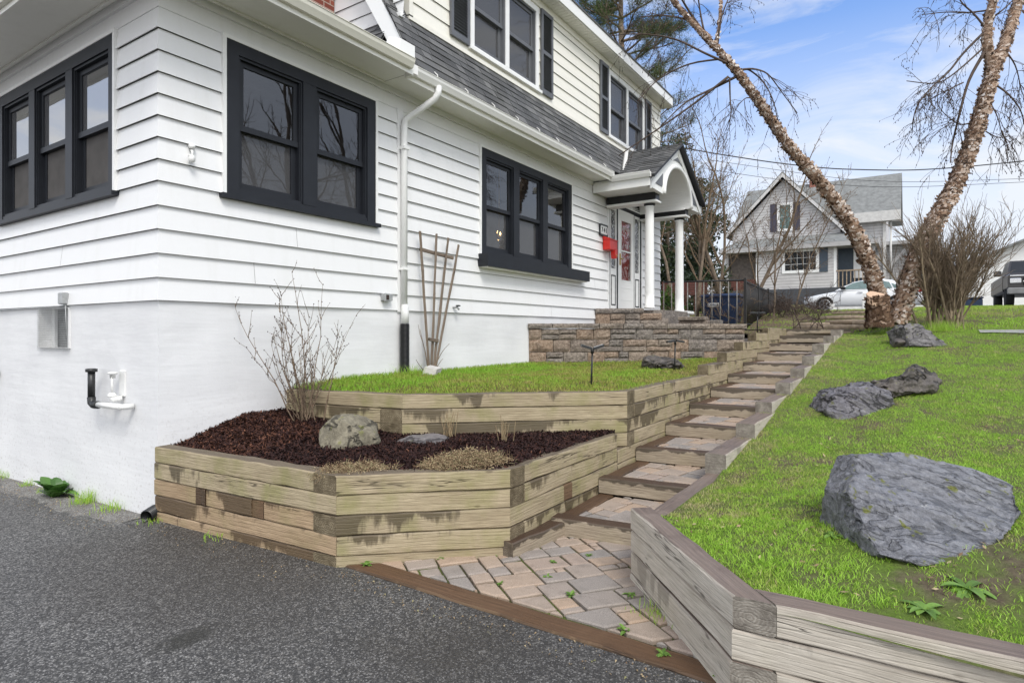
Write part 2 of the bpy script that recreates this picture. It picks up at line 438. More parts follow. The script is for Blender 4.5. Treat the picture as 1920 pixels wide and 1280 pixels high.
def mat_tone(name, stops, r=.8, spec=.3, trans=0, noise_amt=.0):
    m = Mat(name); c = m.ramp(m.attr(), stops)
    if noise_amt:
        c = m.mix(noise_amt, c, m.ramp(m.noise(m.pos(), 20, 4), [(.35, tuple(x*.4 for x in stops[0][1])), (.65, stops[-1][1])]))
    m.color(c).rough(r, spec)
    if trans:
        m.b.inputs['Subsurface Weight'].default_value = 0
        tl = m.n('ShaderNodeBsdfTranslucent'); m.lk(c, tl.inputs[0])
        mx = m.n('ShaderNodeMixShader'); mx.inputs[0].default_value = trans
        m.lk(m.b.outputs[0], mx.inputs[1]); m.lk(tl.outputs[0], mx.inputs[2]); m.lk(mx.outputs[0], m.out.inputs[0])
    return m.m
M['grass'] = mat_tone('grass_blade', [(0, (.52, .45, .25)), (.15, (.42, .43, .14)), (.36, (.40, .52, .09)), (.70, (.30, .53, .05)), (1, (.38, .60, .08))], .55, .35, .35)
M['grassy'] = mat_tone('yellowed_grass_blade', [(0, (.38, .31, .13)), (.25, (.35, .34, .085)), (.55, (.28, .38, .055)), (1, (.24, .46, .04))], .6, .3, .3)
M['mulch'] = mat_tone('bark_mulch_chip', [(0, (.010, .005, .005)), (.5, (.035, .015, .013)), (.85, (.075, .030, .018)), (1, (.17, .075, .045))], .85, .25)
M['leaf'] = mat_tone('weed_leaf', [(0, (.09, .17, .03)), (1, (.21, .36, .07))], .45, .4, .3)
M['hosta'] = mat_tone('broad_leaf', [(0, (.035, .10, .02)), (1, (.10, .22, .045))], .4, .5, .2)
M['dry'] = mat_tone('dry_stem', [(0, (.16, .10, .06)), (.5, (.33, .24, .14)), (.85, (.45, .36, .22)), (1, (.2, .2, .09))], .85, .2, .15)
M['needle'] = mat_tone('pine_needle', [(0, (.025, .045, .015)), (.5, (.055, .09, .025)), (1, (.14, .16, .06))], .7, .3, .15)
M['ever'] = mat_tone('evergreen_leaf', [(0, (.012, .022, .010)), (.5, (.03, .05, .02)), (1, (.085, .115, .05))], .7, .3, .1)
M['bushleaf'] = mat_tone('bright_shrub_leaf', [(0, (.05, .10, .015)), (1, (.15, .25, .04))], .6, .3, .2)
M['twig'] = simple('twig_bark', (.085, .062, .050), .85, .25, .3, 14)
M['twigl'] = simple('pale_twig_bark', (.26, .205, .14), .85, .25, .3, 14)
M['twigb'] = simple('tan_twig_bark', (.16, .115, .075), .85, .25, .35, 20)
M['stem'] = simple('shrub_stem_bark', (.20, .145, .10), .8, .25, .3, 30)
M['bgbark'] = simple('grey_brown_bark', (.20, .155, .115), .9, .2, .35, 8, .3)
M['bud'] = simple('bud_scale', (.05, .035, .03), .7, .3, .2)

def mat_birch():
    m = Mat('birch_bark'); p = m.pos()
    n = m.noise(m.map(p, (3, 3, 8)), 3.4, 7, .65, .6)
    n2 = m.noise(p, 22, 5, .7)
    c = m.ramp(n, [(.32, (.07, .04, .028)), (.45, (.22, .125, .075)), (.58, (.45, .33, .25)), (.72, (.66, .55, .47))])
    c = m.mix(.4, c, m.ramp(n2, [(.3, (.06, .035, .025)), (.7, (.55, .43, .34))]))
    m.color(c).rough(.85, .2).bump(m.math('ADD', n, n2), .8, .02)
    return m.m
M['birch'] = mat_birch()
M['peel'] = mat_tone('peeling_birch_bark', [(0, (.045, .027, .019)), (.3, (.14, .082, .052)), (.55, (.33, .215, .145)), (.8, (.54, .425, .345)), (1, (.78, .71, .66))], .8, .25, .1)
M['cut'] = simple('sawn_wood', (.60, .42, .30), .8, .25, .12, 25)

def mat_rock(name, a, b, c3, moss=.0, vein=(.4, .4, .4), gloss=.5, bed=None, f=6., ck=.8):
    """bed: three directions; the grain runs along the first"""
    m = Mat(name); p = m.pos()
    if bed:
        def dot(v):
            x = m.n('ShaderNodeVectorMath', operation='DOT_PRODUCT'); m.lk(p, x.inputs[0]); x.inputs[1].default_value = v; return x.outputs['Value']
        q = m.comb(m.math('MULTIPLY', dot(bed[0]), .9), m.math('MULTIPLY', dot(bed[1]), f), m.math('MULTIPLY', dot(bed[2]), f))
    else: q = p
    n = m.noise(q, 3.2, 9, .66, .8); n2 = m.noise(p, 34, 6, .72); n3 = m.noise(q, 9, 6, .7, .4)
    c = m.ramp(n, [(.30, a), (.48, b), (.70, c3)])
    c = m.mix(.45, c, m.ramp(n3, [(.34, tuple(x*.5 for x in a)), (.66, tuple(min(1, x*1.2) for x in c3))]))
    c = m.mix(.35, c, m.ramp(n2, [(.32, tuple(x*.35 for x in a)), (.7, tuple(min(1, x*1.35) for x in c3))]))
    w = m.noise(m.map(q, (1, 1, 1), (4, 2, 7)), 2.4, 5, .6)
    c = m.mix(m.ramp(w, [(.67, 0), (.70, .75)]), c, vein)
    crk = m.ramp(m.math('ABSOLUTE', m.math('SUBTRACT', m.noise(q, 2.1, 4, .55, .6), .5)), [(0, 1), (.012, .7), (.03, 0)])
    c = m.mix(m.math('MULTIPLY', crk, ck), c, tuple(x*.3 for x in a))
    if moss:
        ms = m.noise(p, 12, 3, .5)
        up = m.ramp(m.sep(m.n('ShaderNodeNewGeometry').outputs['Normal'])[2], [(.0, 0), (.5, 1)])
        c = m.mix(m.math('MULTIPLY', m.ramp(ms, [(.63, 0), (.68, moss)]), up), c, (.16, .17, .02))
    m.color(c).rough(m.ramp(n2, [(.3, gloss), (.7, min(1, gloss+.3))]), .5)
    m.bump(m.math('SUBTRACT', m.math('ADD', m.math('MULTIPLY', n3, 1.1), m.math('ADD', n, m.math('MULTIPLY', n2, .35))), m.math('MULTIPLY', crk, ck)), .9, .03)
    return m.m
_t = (RT*.90+Vector((0, 0, -.42))+FW*.1).normalized(); _s = (RT*.42+Vector((0, 0, .85))+FW*.2).normalized(); _n = _t.cross(_s).normalized()
BED = (tuple(_t), tuple(_s), tuple(_n))
M['slate'] = mat_rock('slate_rock', (.028, .029, .034), (.135, .137, .155), (.33, .33, .35), .9, (.50, .49, .47), .24, BED, 4., .45)
M['purple'] = mat_rock('purple_rock', (.018, .013, .015), (.075, .065, .075), (.26, .25, .27), .5, (.42, .39, .38), .22, BED, 3.)
M['granite'] = mat_rock('mossy_boulder', (.075, .062, .04), (.19, .165, .11), (.31, .28, .21), .5, (.12, .115, .11), .75)
M['darkrock'] = mat_rock('dark_rock', (.014, .012, .011), (.05, .043, .04), (.19, .165, .145), .4, (.25, .22, .19), .4)
M['greyrock'] = mat_rock('grey_rock', (.03, .028, .028), (.11, .10, .10), (.27, .255, .25), .6, (.35, .33, .31), .5, BED, 3.)
M['flatrock'] = mat_rock('flat_rock', (.06, .05, .055), (.15, .135, .135), (.27, .25, .245), .2, (.2, .12, .09), .6)

M['iron'] = simple('black_iron', (.018, .017, .016), .5, .5, .3, 30)
M['rail'] = simple('grey_railing_metal', (.25, .235, .21), .5, .5, .3, 20)
M['plastic'] = simple('black_plastic', (.016, .017, .018), .4, .5)
M['pvc'] = simple('white_plastic', (.74, .74, .72), .35, .5)
M['galv'] = simple('galvanised_metal', (.35, .36, .36), .45, .5, .2, 20)
M['red'] = simple('red_enamel', (.62, .02, .012), .35, .5, .1)
M['orange'] = simple('orange_plastic', (.75, .09, .015), .4, .5)
M['reddoor'] = simple('red_door_paint', (.80, .035, .045), .5, .4, .2)
M['binblue'] = simple('navy_plastic', (.012, .028, .075), .45, .5)
M['carwhite'] = simple('white_car_paint', (.72, .73, .74), .18, .6, .03)
M['rubber'] = simple('tyre_rubber', (.018, .018, .018), .8, .3)
M['carglass'] = simple('tinted_car_glass', (.10, .16, .155), .06, .8, .2)
M['chrome'] = simple('bright_metal', (.55, .55, .56), .25, .5, .1, metal=.8)
M['taillight'] = simple('tail_light_lens', (.60, .02, .015), .2, .6)
M['truck'] = simple('dark_truck_paint', (.028, .025, .025), .3, .6)
M['concrete'] = simple('pale_concrete', (.52, .50, .47), .85, .3, .15, 12, .3)
M['slab'] = simple('grey_path_slab', (.30, .295, .28), .85, .3, .2, 8, .3)
M['street'] = simple('street_asphalt', (.12, .12, .12), .85, .3, .15, 4)
M['greysiding'] = mat_paint('grey_siding_paint', (.40, .39, .385), (.22, .21, .2), .25)
M['greyroof'] = simple('grey_roof_shingle', (.20, .205, .20), .9, .2, .22, 4, .5)
M['bluegrey'] = simple('blue_grey_paint', (.055, .075, .10), .5, .4)
M['violet'] = simple('dark_slate_paint', (.055, .05, .07), .5, .4)
M['slateblue'] = simple('foundation_slate_paint', (.07, .075, .085), .8, .3)
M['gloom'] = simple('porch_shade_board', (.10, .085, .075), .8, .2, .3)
M['deckred'] = simple('red_brown_stain', (.10, .038, .03), .75, .3, .3, 10)
M['wire'] = simple('cable_sheath', (.03, .03, .032), .6, .3)
M['white'] = simple('white_paint', (.80, .80, .79), .55, .4, .05)
M['brass'] = simple('brass_handle', (.55, .36, .12), .3, .5, .1, metal=.7)
M['logs'] = simple('cut_log_wood', (.33, .26, .19), .85, .2, .35, 12, .3)
def mat_bulb():
    m = Mat('lit_bulb'); m.b.inputs['Emission Color'].default_value = (1, .62, .25, 1); m.b.inputs['Emission Strength'].default_value = 14
    return m.m
M['bulb'] = mat_bulb()
# ================================================================== THE WHITE HOUSE
WX = 12.48                                     # far corner of the front wall
house = thing('house', 'large white clapboard house with charcoal trimmed windows and a columned front door', 'house', (0, 0, 0))
def F(u, z, o): return (u, -o, z)               # front wall: along X, outward is -Y
def S(u, z, o): return (-o, u, z)               # side wall: along Y, outward is -X
def G(u, z, o): return (2.93-o, u, z)           # gable end of the main block

JR = random.Random(77)
def siding(mb, fm, u0, u1, zs, holes=(), m0=False, m1=False, proud=.030, mi=0):
    for z0, z1 in zip(zs[:-1], zs[1:]):
        cuts = sorted({z0, z1} | {z for h in holes for z in (h[2], h[3]) if z0 < z < z1})
        for a, b in zip(cuts[:-1], cuts[1:]):
            zm = (a+b)/2
            off = lambda z: proud+(.005-proud)*(z-z0)/(z1-z0)
            spans = [(u0, u1)]
            for h in holes:
                if h[2] < zm < h[3]:
                    ns = []
                    for s0, s1 in spans:
                        if h[1] <= s0 or h[0] >= s1: ns.append((s0, s1)); continue
                        if h[0] > s0: ns.append((s0, h[0]))
                        if h[1] < s1: ns.append((h[1], s1))
                    spans = ns
            for s0, s1 in spans:
                if s1-s0 > 2.2 and a == z0 and JR.random() < .4:
                    ju = JR.uniform(s0+.4, s1-.4); mb.quad(fm(ju, a+.004, off(a)+.0012), fm(ju+.0035, a+.004, off(a)+.0012), fm(ju+.0035, b, off(b)+.0012), fm(ju, b, off(b)+.0012), mi+1)
                e0 = (lambda z: -off(z)) if (m0 and s0 == u0) else (lambda z: 0)
                e1 = (lambda z: off(z)) if (m1 and s1 == u1) else (lambda z: 0)
                mb.quad(fm(s0+e0(a), a, off(a)), fm(s1+e1(a), a, off(a)), fm(s1+e1(b), b, off(b)), fm(s0+e0(b), b, off(b)), mi)
                if a == z0:
                    k0 = -.005 if (m0 and s0 == u0) else 0; k1 = .005 if (m1 and s1 == u1) else 0
                    mb.quad(fm(s0+e0(a), a, proud), fm(s1+e1(a), a, proud), fm(s1+e1(a)*.45, a+.007, proud*.45), fm(s0+e0(a)*.45, a+.007, proud*.45), mi)
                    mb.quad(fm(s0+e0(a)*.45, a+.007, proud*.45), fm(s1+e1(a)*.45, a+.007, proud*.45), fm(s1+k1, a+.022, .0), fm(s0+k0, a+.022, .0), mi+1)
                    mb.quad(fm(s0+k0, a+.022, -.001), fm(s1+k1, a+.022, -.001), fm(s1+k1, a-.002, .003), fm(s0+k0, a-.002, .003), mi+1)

ZS = [1.89, 2.09, 2.30, 2.51, 2.716, 2.929, 3.118, 3.308, 3.497, 3.686, 3.875, 4.065, 4.254, 4.443]
winA = (.60, 2.52, 2.93, 4.41); winB = (4.68, 7.58, 2.80, 4.41); winS = (.76, 3.66, 2.93, 4.41)
doorH = (9.30, 11.13, 2.10, 4.60)
SY = 5.6                                       # length of the side wall
mb = MB()
siding(mb, F, 0, 2.905, ZS, [winA], m0=True)
siding(mb, F, 3.0, 9.24, ZS, [winB])
siding(mb, F, 11.19, WX, ZS)
mb.box(2.905, 3.0, -.03, .02, 1.87, 4.45)        # the joint board behind the downspout
# flat frieze boards between the last course and the soffit
mb.box(-.012, 9.24, -.014, .01, 4.443, 4.68); mb.box(11.19, WX, -.014, .01, 4.443, 4.68)
mb.box(-.012, 9.24, -.045, -.014, 4.60, 4.68)
mb.box(9.24, 11.19, -.012, .01, 4.62, 4.70)
mb.box(9.235, 9.30, -.04, .02, 2.02, 4.62); mb.box(11.13, 11.195, -.04, .02, 2.02, 4.62)
M['lapgap'] = simple('lap_shade_and_joint', (.16, .16, .15), .8)  # grey paints the shade under the siding laps; also colours butt joints
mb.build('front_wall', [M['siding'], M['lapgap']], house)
mb = MB()
siding(mb, S, 0, SY, ZS, [winS], m0=True)
mb.box(-.014, .01, 0, SY, 4.443, 4.68); mb.box(-.045, -.014, -.04, SY, 4.60, 4.68)
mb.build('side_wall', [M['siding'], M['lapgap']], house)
# far and back walls (plain, out of the photo)
mb = MB()
mb.box(WX-.02, WX, .012, 7.2, 1.6, 7.45); mb.box(0, WX, 7.2, 7.22, -.3, 7.45); mb.box(0.01, .03, SY, 7.2, -.3, 4.68)
mb.build('rear_wall', M['siding'], house)

# foundation: rough painted concrete, a little irregular
def foundation():
    mb = MB()
    rng = random.Random(3)
    def sheet(fm, u0, u1, nu, z0, z1, nz, hole=None, corner=True):
        for i in range(nu):
            for k in range(nz):
                q = []
                for (a, b) in ((i, k), (i+1, k), (i+1, k+1), (i, k+1)):
                    u = u0+(u1-u0)*a/nu; z = z0+(z1-z0)*b/nz
                    t = (z1-z)/(z1-z0)
                    o = .004+.045*t**1.5+.010*noise.noise(Vector((u*1.7, z*3.1, 5.)))*(1 if 0 < a else 0)
                    q.append(fm(u-(o if (corner and a == 0) else 0), z, o))
                u = u0+(u1-u0)*(i+.5)/nu; z = z0+(z1-z0)*(k+.5)/nz
                if hole and hole[0] < u < hole[1] and hole[2] < z < hole[3]: continue
                mb.add(q, [(0, 1, 2, 3)], 0, .5, False)
    sheet(F, 0, WX, 90, -.4, 1.888, 24)
    # side wall with the little basement window left open
    us = [0, .45, .9, 1.3, 1.755, 2.51, 3.0, 3.6, 4.4, SY]; zs = [-.55, -.2, .15, .5, .8, 1.1, 1.445, 1.865, 1.888]
    for i in range(len(us)-1):
        for k in range(len(zs)-1):
            if i == 4 and k == 6: continue
            q = []
            for (u, z) in ((us[i], zs[k]), (us[i+1], zs[k]), (us[i+1], zs[k+1]), (us[i], zs[k+1])):
                t = max(0, min(1, (1.888-z)/2.288)); o = .004+.045*t**1.5+.007*noise.noise(Vector((u*2.1, z*2.3, 9.)))*(1 if u > 0 else 0)
                q.append(S(u-(o if u == 0 else 0), z, o))
            mb.quad(*q)
    o = mb.build('foundation', M['foundation'], house); return o
foundation()

# rooms behind the glass
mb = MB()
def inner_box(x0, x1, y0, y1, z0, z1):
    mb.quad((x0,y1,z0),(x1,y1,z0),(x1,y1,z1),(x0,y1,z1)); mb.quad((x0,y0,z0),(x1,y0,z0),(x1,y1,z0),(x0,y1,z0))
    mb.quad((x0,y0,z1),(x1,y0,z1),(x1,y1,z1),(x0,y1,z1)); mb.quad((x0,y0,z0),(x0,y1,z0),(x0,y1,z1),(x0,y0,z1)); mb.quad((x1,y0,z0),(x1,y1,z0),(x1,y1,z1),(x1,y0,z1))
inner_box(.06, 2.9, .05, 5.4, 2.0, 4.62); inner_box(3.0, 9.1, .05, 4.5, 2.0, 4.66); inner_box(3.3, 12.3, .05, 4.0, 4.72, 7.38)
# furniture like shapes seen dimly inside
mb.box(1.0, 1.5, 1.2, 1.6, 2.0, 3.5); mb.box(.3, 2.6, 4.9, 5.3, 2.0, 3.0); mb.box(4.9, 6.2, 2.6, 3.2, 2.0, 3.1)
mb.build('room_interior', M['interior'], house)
# lit candle lamps of the dining room fitting, seen through the middle pane
for dx, dz in ((0, 0), (.10, .035), (-.09, -.03), (.03, -.10)):
    mb = MB(); mb.lathe((6.28+dx, .75+dx, 3.36+dz), [(.004, 0), (.016, .02), (.013, .045), (.002, .07)], 8); mb.build('lit_bulb', M['bulb'], house)
mb = MB()
mb.tube([(6.28, .75, 4.6), (6.28, .75, 3.45)], .008, 6); mb.lathe((6.28, .75, 3.28), [(.02, 0), (.05, .05), (.015, .17)], 10)
for dx, dz in ((0, 0), (.10, .035), (-.09, -.03), (.03, -.10)):
    mb.tube([(6.28, .75, 3.33), (6.28+dx, .75+dx, 3.31+dz), (6.28+dx, .75+dx, 3.36+dz)], .008, 6)
mb.build('chandelier', M['brass'], house)

# ------------------------------------------------------------------ windows
def window(fm, u0, u1, z0, z1, n, casing, mull, sill=None, trimw='dark', outer='trimwhite', lowscreen=True, allscreen=False, head=.12):
    """a bank of n double hung sashes in one frame; fm maps (along, up, outward)"""
    def bx(mb, a, b, c, d, o0, o1, mi=0):
        P = [fm(a, c, o0), fm(b, c, o0), fm(b, c, o1), fm(a, c, o1)]
        Q = [fm(a, d, o0), fm(b, d, o0), fm(b, d, o1), fm(a, d, o1)]
        mb.add(P+Q, [(0,3,2,1),(4,5,6,7),(0,1,5,4),(1,2,6,5),(2,3,7,6),(3,0,4,7)], mi)
    mb = MB()
    e = .035
    # thin outer bead
    if outer:
        bx(mb, u0-e, u0, z0, z1+e, -.03, .045, 1); bx(mb, u1, u1+e, z0, z1+e, -.03, .045, 1); bx(mb, u0, u1, z1, z1+e, -.03, .045, 1)
    bx(mb, u0, u0+casing, z0, z1, -.08, .036); bx(mb, u1-casing, u1, z0, z1, -.08, .036)
    bx(mb, u0+casing, u1-casing, z1-head, z1, -.08, .036)
    bx(mb, u0+casing, u1-casing, z0, z0+.05, -.08, .030)
    W = (u1-u0-2*casing-(n-1)*mull)/n
    for i in range(1, n):
        a = u0+casing+i*W+(i-1)*mull; bx(mb, a, a+mull, z0+.05, z1-head, -.08, .034)
    w = mb.build('window', [M[trimw], M['trimwhite']], house)
    if sill:
        mb = MB(); bx(mb, u0-.055, u1+.055, z0-sill, z0-.002, -.02, .075); mb.build('sill', M[trimw], w)
    for i in range(n):
        a = u0+casing+i*(W+mull); b = a+W; zb = z0+.05; zt = z1-head; zm = (zb+zt)/2
        s = .05
        mb = MB()                                     # stops and storm frame
        bx(mb, a, a+.022, zb, zt, -.06, .018); bx(mb, b-.022, b, zb, zt, -.06, .018); bx(mb, a+.022, b-.022, zt-.025, zt, -.06, .018); bx(mb, a+.022, b-.022, zb, zb+.028, -.06, .018)
        a2, b2, zb2, zt2 = a+.022, b-.022, zb+.028, zt-.025
        bx(mb, a2, a2+.012, zb2, zt2, -.06, .006); bx(mb, b2-.012, b2, zb2, zt2, -.06, .006)
        # upper sash
        bx(mb, a2+.012, a2+.012+s, zm-.02, zt2, -.055, -.02); bx(mb, b2-.012-s, b2-.012, zm-.02, zt2, -.055, -.02); bx(mb, a2+.012+s, b2-.012-s, zt2-s, zt2, -.055, -.02)
        bx(mb, a2+.012, b2-.012, zm-.055, zm+.002, -.07, -.008)
        # lower sash, set further in
        bx(mb, a2+.012, a2+.012+s, zb2, zm-.055, -.085, -.05); bx(mb, b2-.012-s*1.2, b2-.012, zb2, zm-.055, -.085, -.05); bx(mb, a2+.012+s, b2-.012-s*1.2, zb2, zb2+.07, -.085, -.05)
        mb.build('sash', M[trimw] if trimw == 'dark' else M['shutter'], w)
        mb = MB(); mb.quad(fm(a2+.012, zm-.02, -.035), fm(b2-.012, zm-.02, -.035), fm(b2-.012, zt2, -.035), fm(a2+.012, zt2, -.035))
        mb.build('pane', M['screen'] if allscreen else M['glass'], w)
        mb = MB(); mb.quad(fm(a2+.012, zb2, -.066), fm(b2-.012, zb2, -.066), fm(b2-.012, zm-.03, -.066), fm(a2+.012, zm-.03, -.066))
        mb.build('pane', M['screen'] if (lowscreen or allscreen) else M['glass'], w)
    return w
window(F, *winA, 2, .13, .17, .045)
window(S, *winS, 3, .10, .16, .045, allscreen=True, head=.12)
wB = window(F, *winB, 3, .13, .17, None)
# deep flower shelf under the triple window
mb = MB()
mb.box(4.62, 8.02, -.20, -.005, 2.755, 2.79); mb.box(4.62, 8.02, -.20, -.165, 2.60, 2.755)
mb.box(4.62, 4.655, -.165, -.005, 2.60, 2.755); mb.box(7.985, 8.02, -.165, -.005, 2.60, 2.755)
mb.build('sill', M['dark'], wB)
mb = MB(); mb.box(4.66, 7.98, -.163, -.02, 2.585, 2.60)
mb.build('shelf_board', M['soffit'], wB)

# ------------------------------------------------------------------ dormer wall above
DZ = [5.72]+[5.72+.207*i for i in range(1, 9)]
DZ[-1] = 7.38
w1 = (4.42, 6.37, 5.82, 7.25); w2 = (9.27, 11.33, 5.82, 7.25)
mb = MB()
siding(mb, F, 3.15, WX, DZ, [w1, w2], proud=.022)
mb.box(3.10, 3.17, -.045, .05, 5.70, 7.38); mb.box(3.10, WX, -.045, -.0, 5.66, 5.72); mb.box(3.17, WX, -.04, -.004, 7.28, 7.40)
siding(mb, lambda u, z, o: (3.15-o, u, z), 0, 2.2, DZ, proud=.022)
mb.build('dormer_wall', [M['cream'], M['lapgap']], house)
for w in (w1, w2):
    window(F, *w, 2, .09, .10, .05, 'trimwhite', None, allscreen=True, head=.10)
def shutter(u0, u1, z0=5.80, z1=7.27):
    mb = MB(); fr = .055; y0, y1 = -.062, -.028
    mb.box(u0, u0+fr, y0, y1, z0, z1); mb.box(u1-fr, u1, y0, y1, z0, z1)
    mb.box(u0+fr, u1-fr, y0, y1, z0, z0+.08); mb.box(u0+fr, u1-fr, y0, y1, z1-.07, z1); mb.box(u0+fr, u1-fr, y0, y1, (z0+z1)/2-.035, (z0+z1)/2+.035)
    o = mb.build('shutter', M['shutter'], house)
    mb = MB()
    n = 30
    for k in range(n):
        z = z0+.09+(z1-z0-.17)*k/(n-1)
        if abs(z-(z0+z1)/2) < .05: continue
        mb.fbox((u0+fr, -.03, z+.02), (u1-u0-2*fr, 0, 0), (0, -.026, -.022), (0, .004, .006))
    mb.quad((u0+fr, -.0285, z0), (u1-fr, -.0285, z0), (u1-fr, -.0285, z1), (u0+fr, -.0285, z1))
    mb.build('louvre', M['shutter'], o)
for a, b in ((3.94, 4.37), (6.43, 6.83), (8.83, 9.23), (11.37, 11.74)): shutter(a, b)

# ------------------------------------------------------------------ roofs
def shingle_plane(mb, P0, ud, vd, U, V, row=.135, tab=.24, seed=1, lift=.016, clip=None):
    P0 = Vector(P0); ud = Vector(ud).normalized(); vd = Vector(vd).normalized(); nn = ud.cross(vd)
    if nn.z < 0: nn = -nn
    rng = random.Random(seed); nr = int(math.ceil(V/row))
    for k in range(nr):
        a = k*row; b = min(V, a+row*1.0)
        u = -rng.random()*tab
        while u < U:
            w = tab*rng.choice((.5, .7, 1, 1, 1.3)); s0 = max(0, u); s1 = min(U, u+w); u += w
            if s1-s0 < .004: continue
            if clip and not clip((s0+s1)/2, (a+b)/2): continue
            l = lift*(1 if rng.random() < .6 else .62)
            p = [P0+ud*s0+vd*a+nn*l, P0+ud*(s1-.005)+vd*a+nn*l, P0+ud*(s1-.005)+vd*b+nn*.003, P0+ud*s0+vd*b+nn*.003]
            t = min(1, max(0, rng.gauss(.48, .30)))
            mb.add(p+[P0+ud*s0+vd*a, P0+ud*(s1-.005)+vd*a], [(0, 1, 2, 3), (4, 5, 1, 0), (4, 0, 3), (5, 2, 1)], 0, t)
E0 = Vector((2.72, -.47, 4.83)); E1 = Vector((2.72, 0.0, 5.70)); sv = (E1-E0)
mb = MB()
VX0, VX1 = 8.6-2.72, 11.8-2.72
shingle_plane(mb, E0, (1, 0, 0), sv, WX+.12-2.72, sv.length, seed=4)
# the slope runs on up past the dormer at its left end
E2 = Vector((2.72, 0.0, 5.70)); sv2 = Vector((0, .55, 1.0))
shingle_plane(mb, E2, (1, 0, 0), sv, .42, 2.2, seed=5)
mb.quad(E0+Vector((0, .012, -.006)), E0+Vector((WX+.12-2.72, .012, -.006)), E1+Vector((WX+.12-2.72, .012, -.006)), E1+Vector((0, .012, -.006)), 0, .2)
# skirt of shingles along the gable end, just above the sun room
shingle_plane(mb, (2.52, 3.0, 5.02), (0, -1, 0), (.38, 0, .57), 2.97, .68, seed=6)
mb.quad((2.53, 3.0, 5.0), (2.53, .03, 5.0), (2.93, .03, 5.60), (2.93, 3.0, 5.60), 0, .2)
mb.build('skirt_roof', M['shingle'], house)
mb = MB()
# main roof over the dormer: edge board, tilted planes, and their far sides
mb.box(2.80, WX+.14, -.315, -.295, 7.62, 7.655, 0); mb.quad((2.80, -.31, 7.66), (WX+.14, -.31, 7.66), (WX+.14, 3.6, 8.7), (2.80, 3.6, 8.7)); mb.quad((2.80, 3.6, 8.7), (WX+.14, 3.6, 8.7), (WX+.14, 7.5, 7.6), (2.80, 7.5, 7.6))
mb.quad((-.5, -.5, 4.80), (2.6, -.5, 4.80), (2.6, .6, 5.02), (.5, .6, 5.02)); mb.quad((-.5, -.5, 4.80), (.5, .6, 5.02), (.5, 5.6, 5.02), (-.5, 6.1, 4.80)); mb.quad((.5, .6, 5.02), (2.9, .6, 5.02), (2.9, 5.6, 5.02), (.5, 5.6, 5.02))
mb.build('upper_roof', M['shingle'], house)
mb = MB()
mb.box(2.80, WX+.13, -.30, -.275, 7.42, 7.62); mb.box(WX+.105, WX+.13, -.275, 1.2, 7.42, 7.62)
mb.box(2.80, 2.86, -.275, .2, 7.42, 7.62)
# white rake board down the gable edge with its boxed cornice return
def board(p, q, wv, tv): mb.fbox(p, Vector(q)-Vector(p), wv, tv)
board((2.735, -.42, 4.958), (2.735, .72, 6.782), (0, .17, -.10), (.05, 0, 0))
mb.add([(2.42, -.50, 4.84), (2.71, -.50, 4.84), (2.71, -.16, 4.84), (2.42, -.16, 4.84), (2.47, -.50, 5.03), (2.71, -.50, 5.03), (2.71, -.22, 5.16), (2.56, -.22, 5.16)], [(0,3,2,1),(4,5,6,7),(0,1,5,4),(1,2,6,5),(2,3,7,6),(3,0,4,7)])
mb.build('rake_trim', M['trimwhite'], house)
# ribbed soffit under the upper eave
mb = MB(); x = 2.86
while x < WX+.10:
    mb.box(x, x+.085, -.275, -.005, 7.402, 7.412); mb.box(x+.085, x+.10, -.275, -.005, 7.409, 7.414); x += .10
mb.box(2.86, WX+.1, -.275, .02, 7.416, 7.43)
mb.build('ribbed_soffit', M['soffit'], house)
# gable end wall of the main block
mb = MB()
GZ = [5.60+.2*i for i in range(0, 16)]
siding(mb, G, -.12, 6.5, GZ, proud=.022)
mb.box(2.87, 2.95, -.10, 3.0, 5.585, 5.64)
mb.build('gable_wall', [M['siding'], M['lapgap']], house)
# chimney
mb = MB(); mb.box(2.52, 2.90, 1.16, 2.05, 4.9, 9.6, 0, .5); mb.box(2.49, 2.90, 1.13, 2.08, 9.6, 9.75)
mb.build('chimney', M['brick'], house)

# soffits of the lower eaves
mb = MB()
mb.quad((-.56, -.56, 4.675), (2.62, -.56, 4.675), (2.62, 0, 4.675), (-.56, 0, 4.675)); mb.quad((-.56, 0, 4.675), (0, 0, 4.675), (0, 6.0, 4.675), (-.56, 6.0, 4.675))
mb.quad((2.62, -.45, 4.672), (WX+.1, -.45, 4.672), (WX+.1, 0, 4.672), (2.62, 0, 4.672))
mb.box(-.58, 2.60, -.575, -.555, 4.63, 4.80); mb.box(-.58, -.56, -.555, 6.0, 4.63, 4.80); mb.box(2.60, 8.62, -.455, -.44, 4.62, 4.84); mb.box(11.78, WX+.1, -.455, -.44, 4.62, 4.84)
mb.box(-.56, 2.6, -.105, -.075, 4.655, 4.673); mb.box(-.105, -.075, -.1, 6, 4.655, 4.673)
mb.box(2.585, 2.615, -.56, -.46, 4.63, 4.84)
mb.build('eave_soffit', M['soffit'], house)
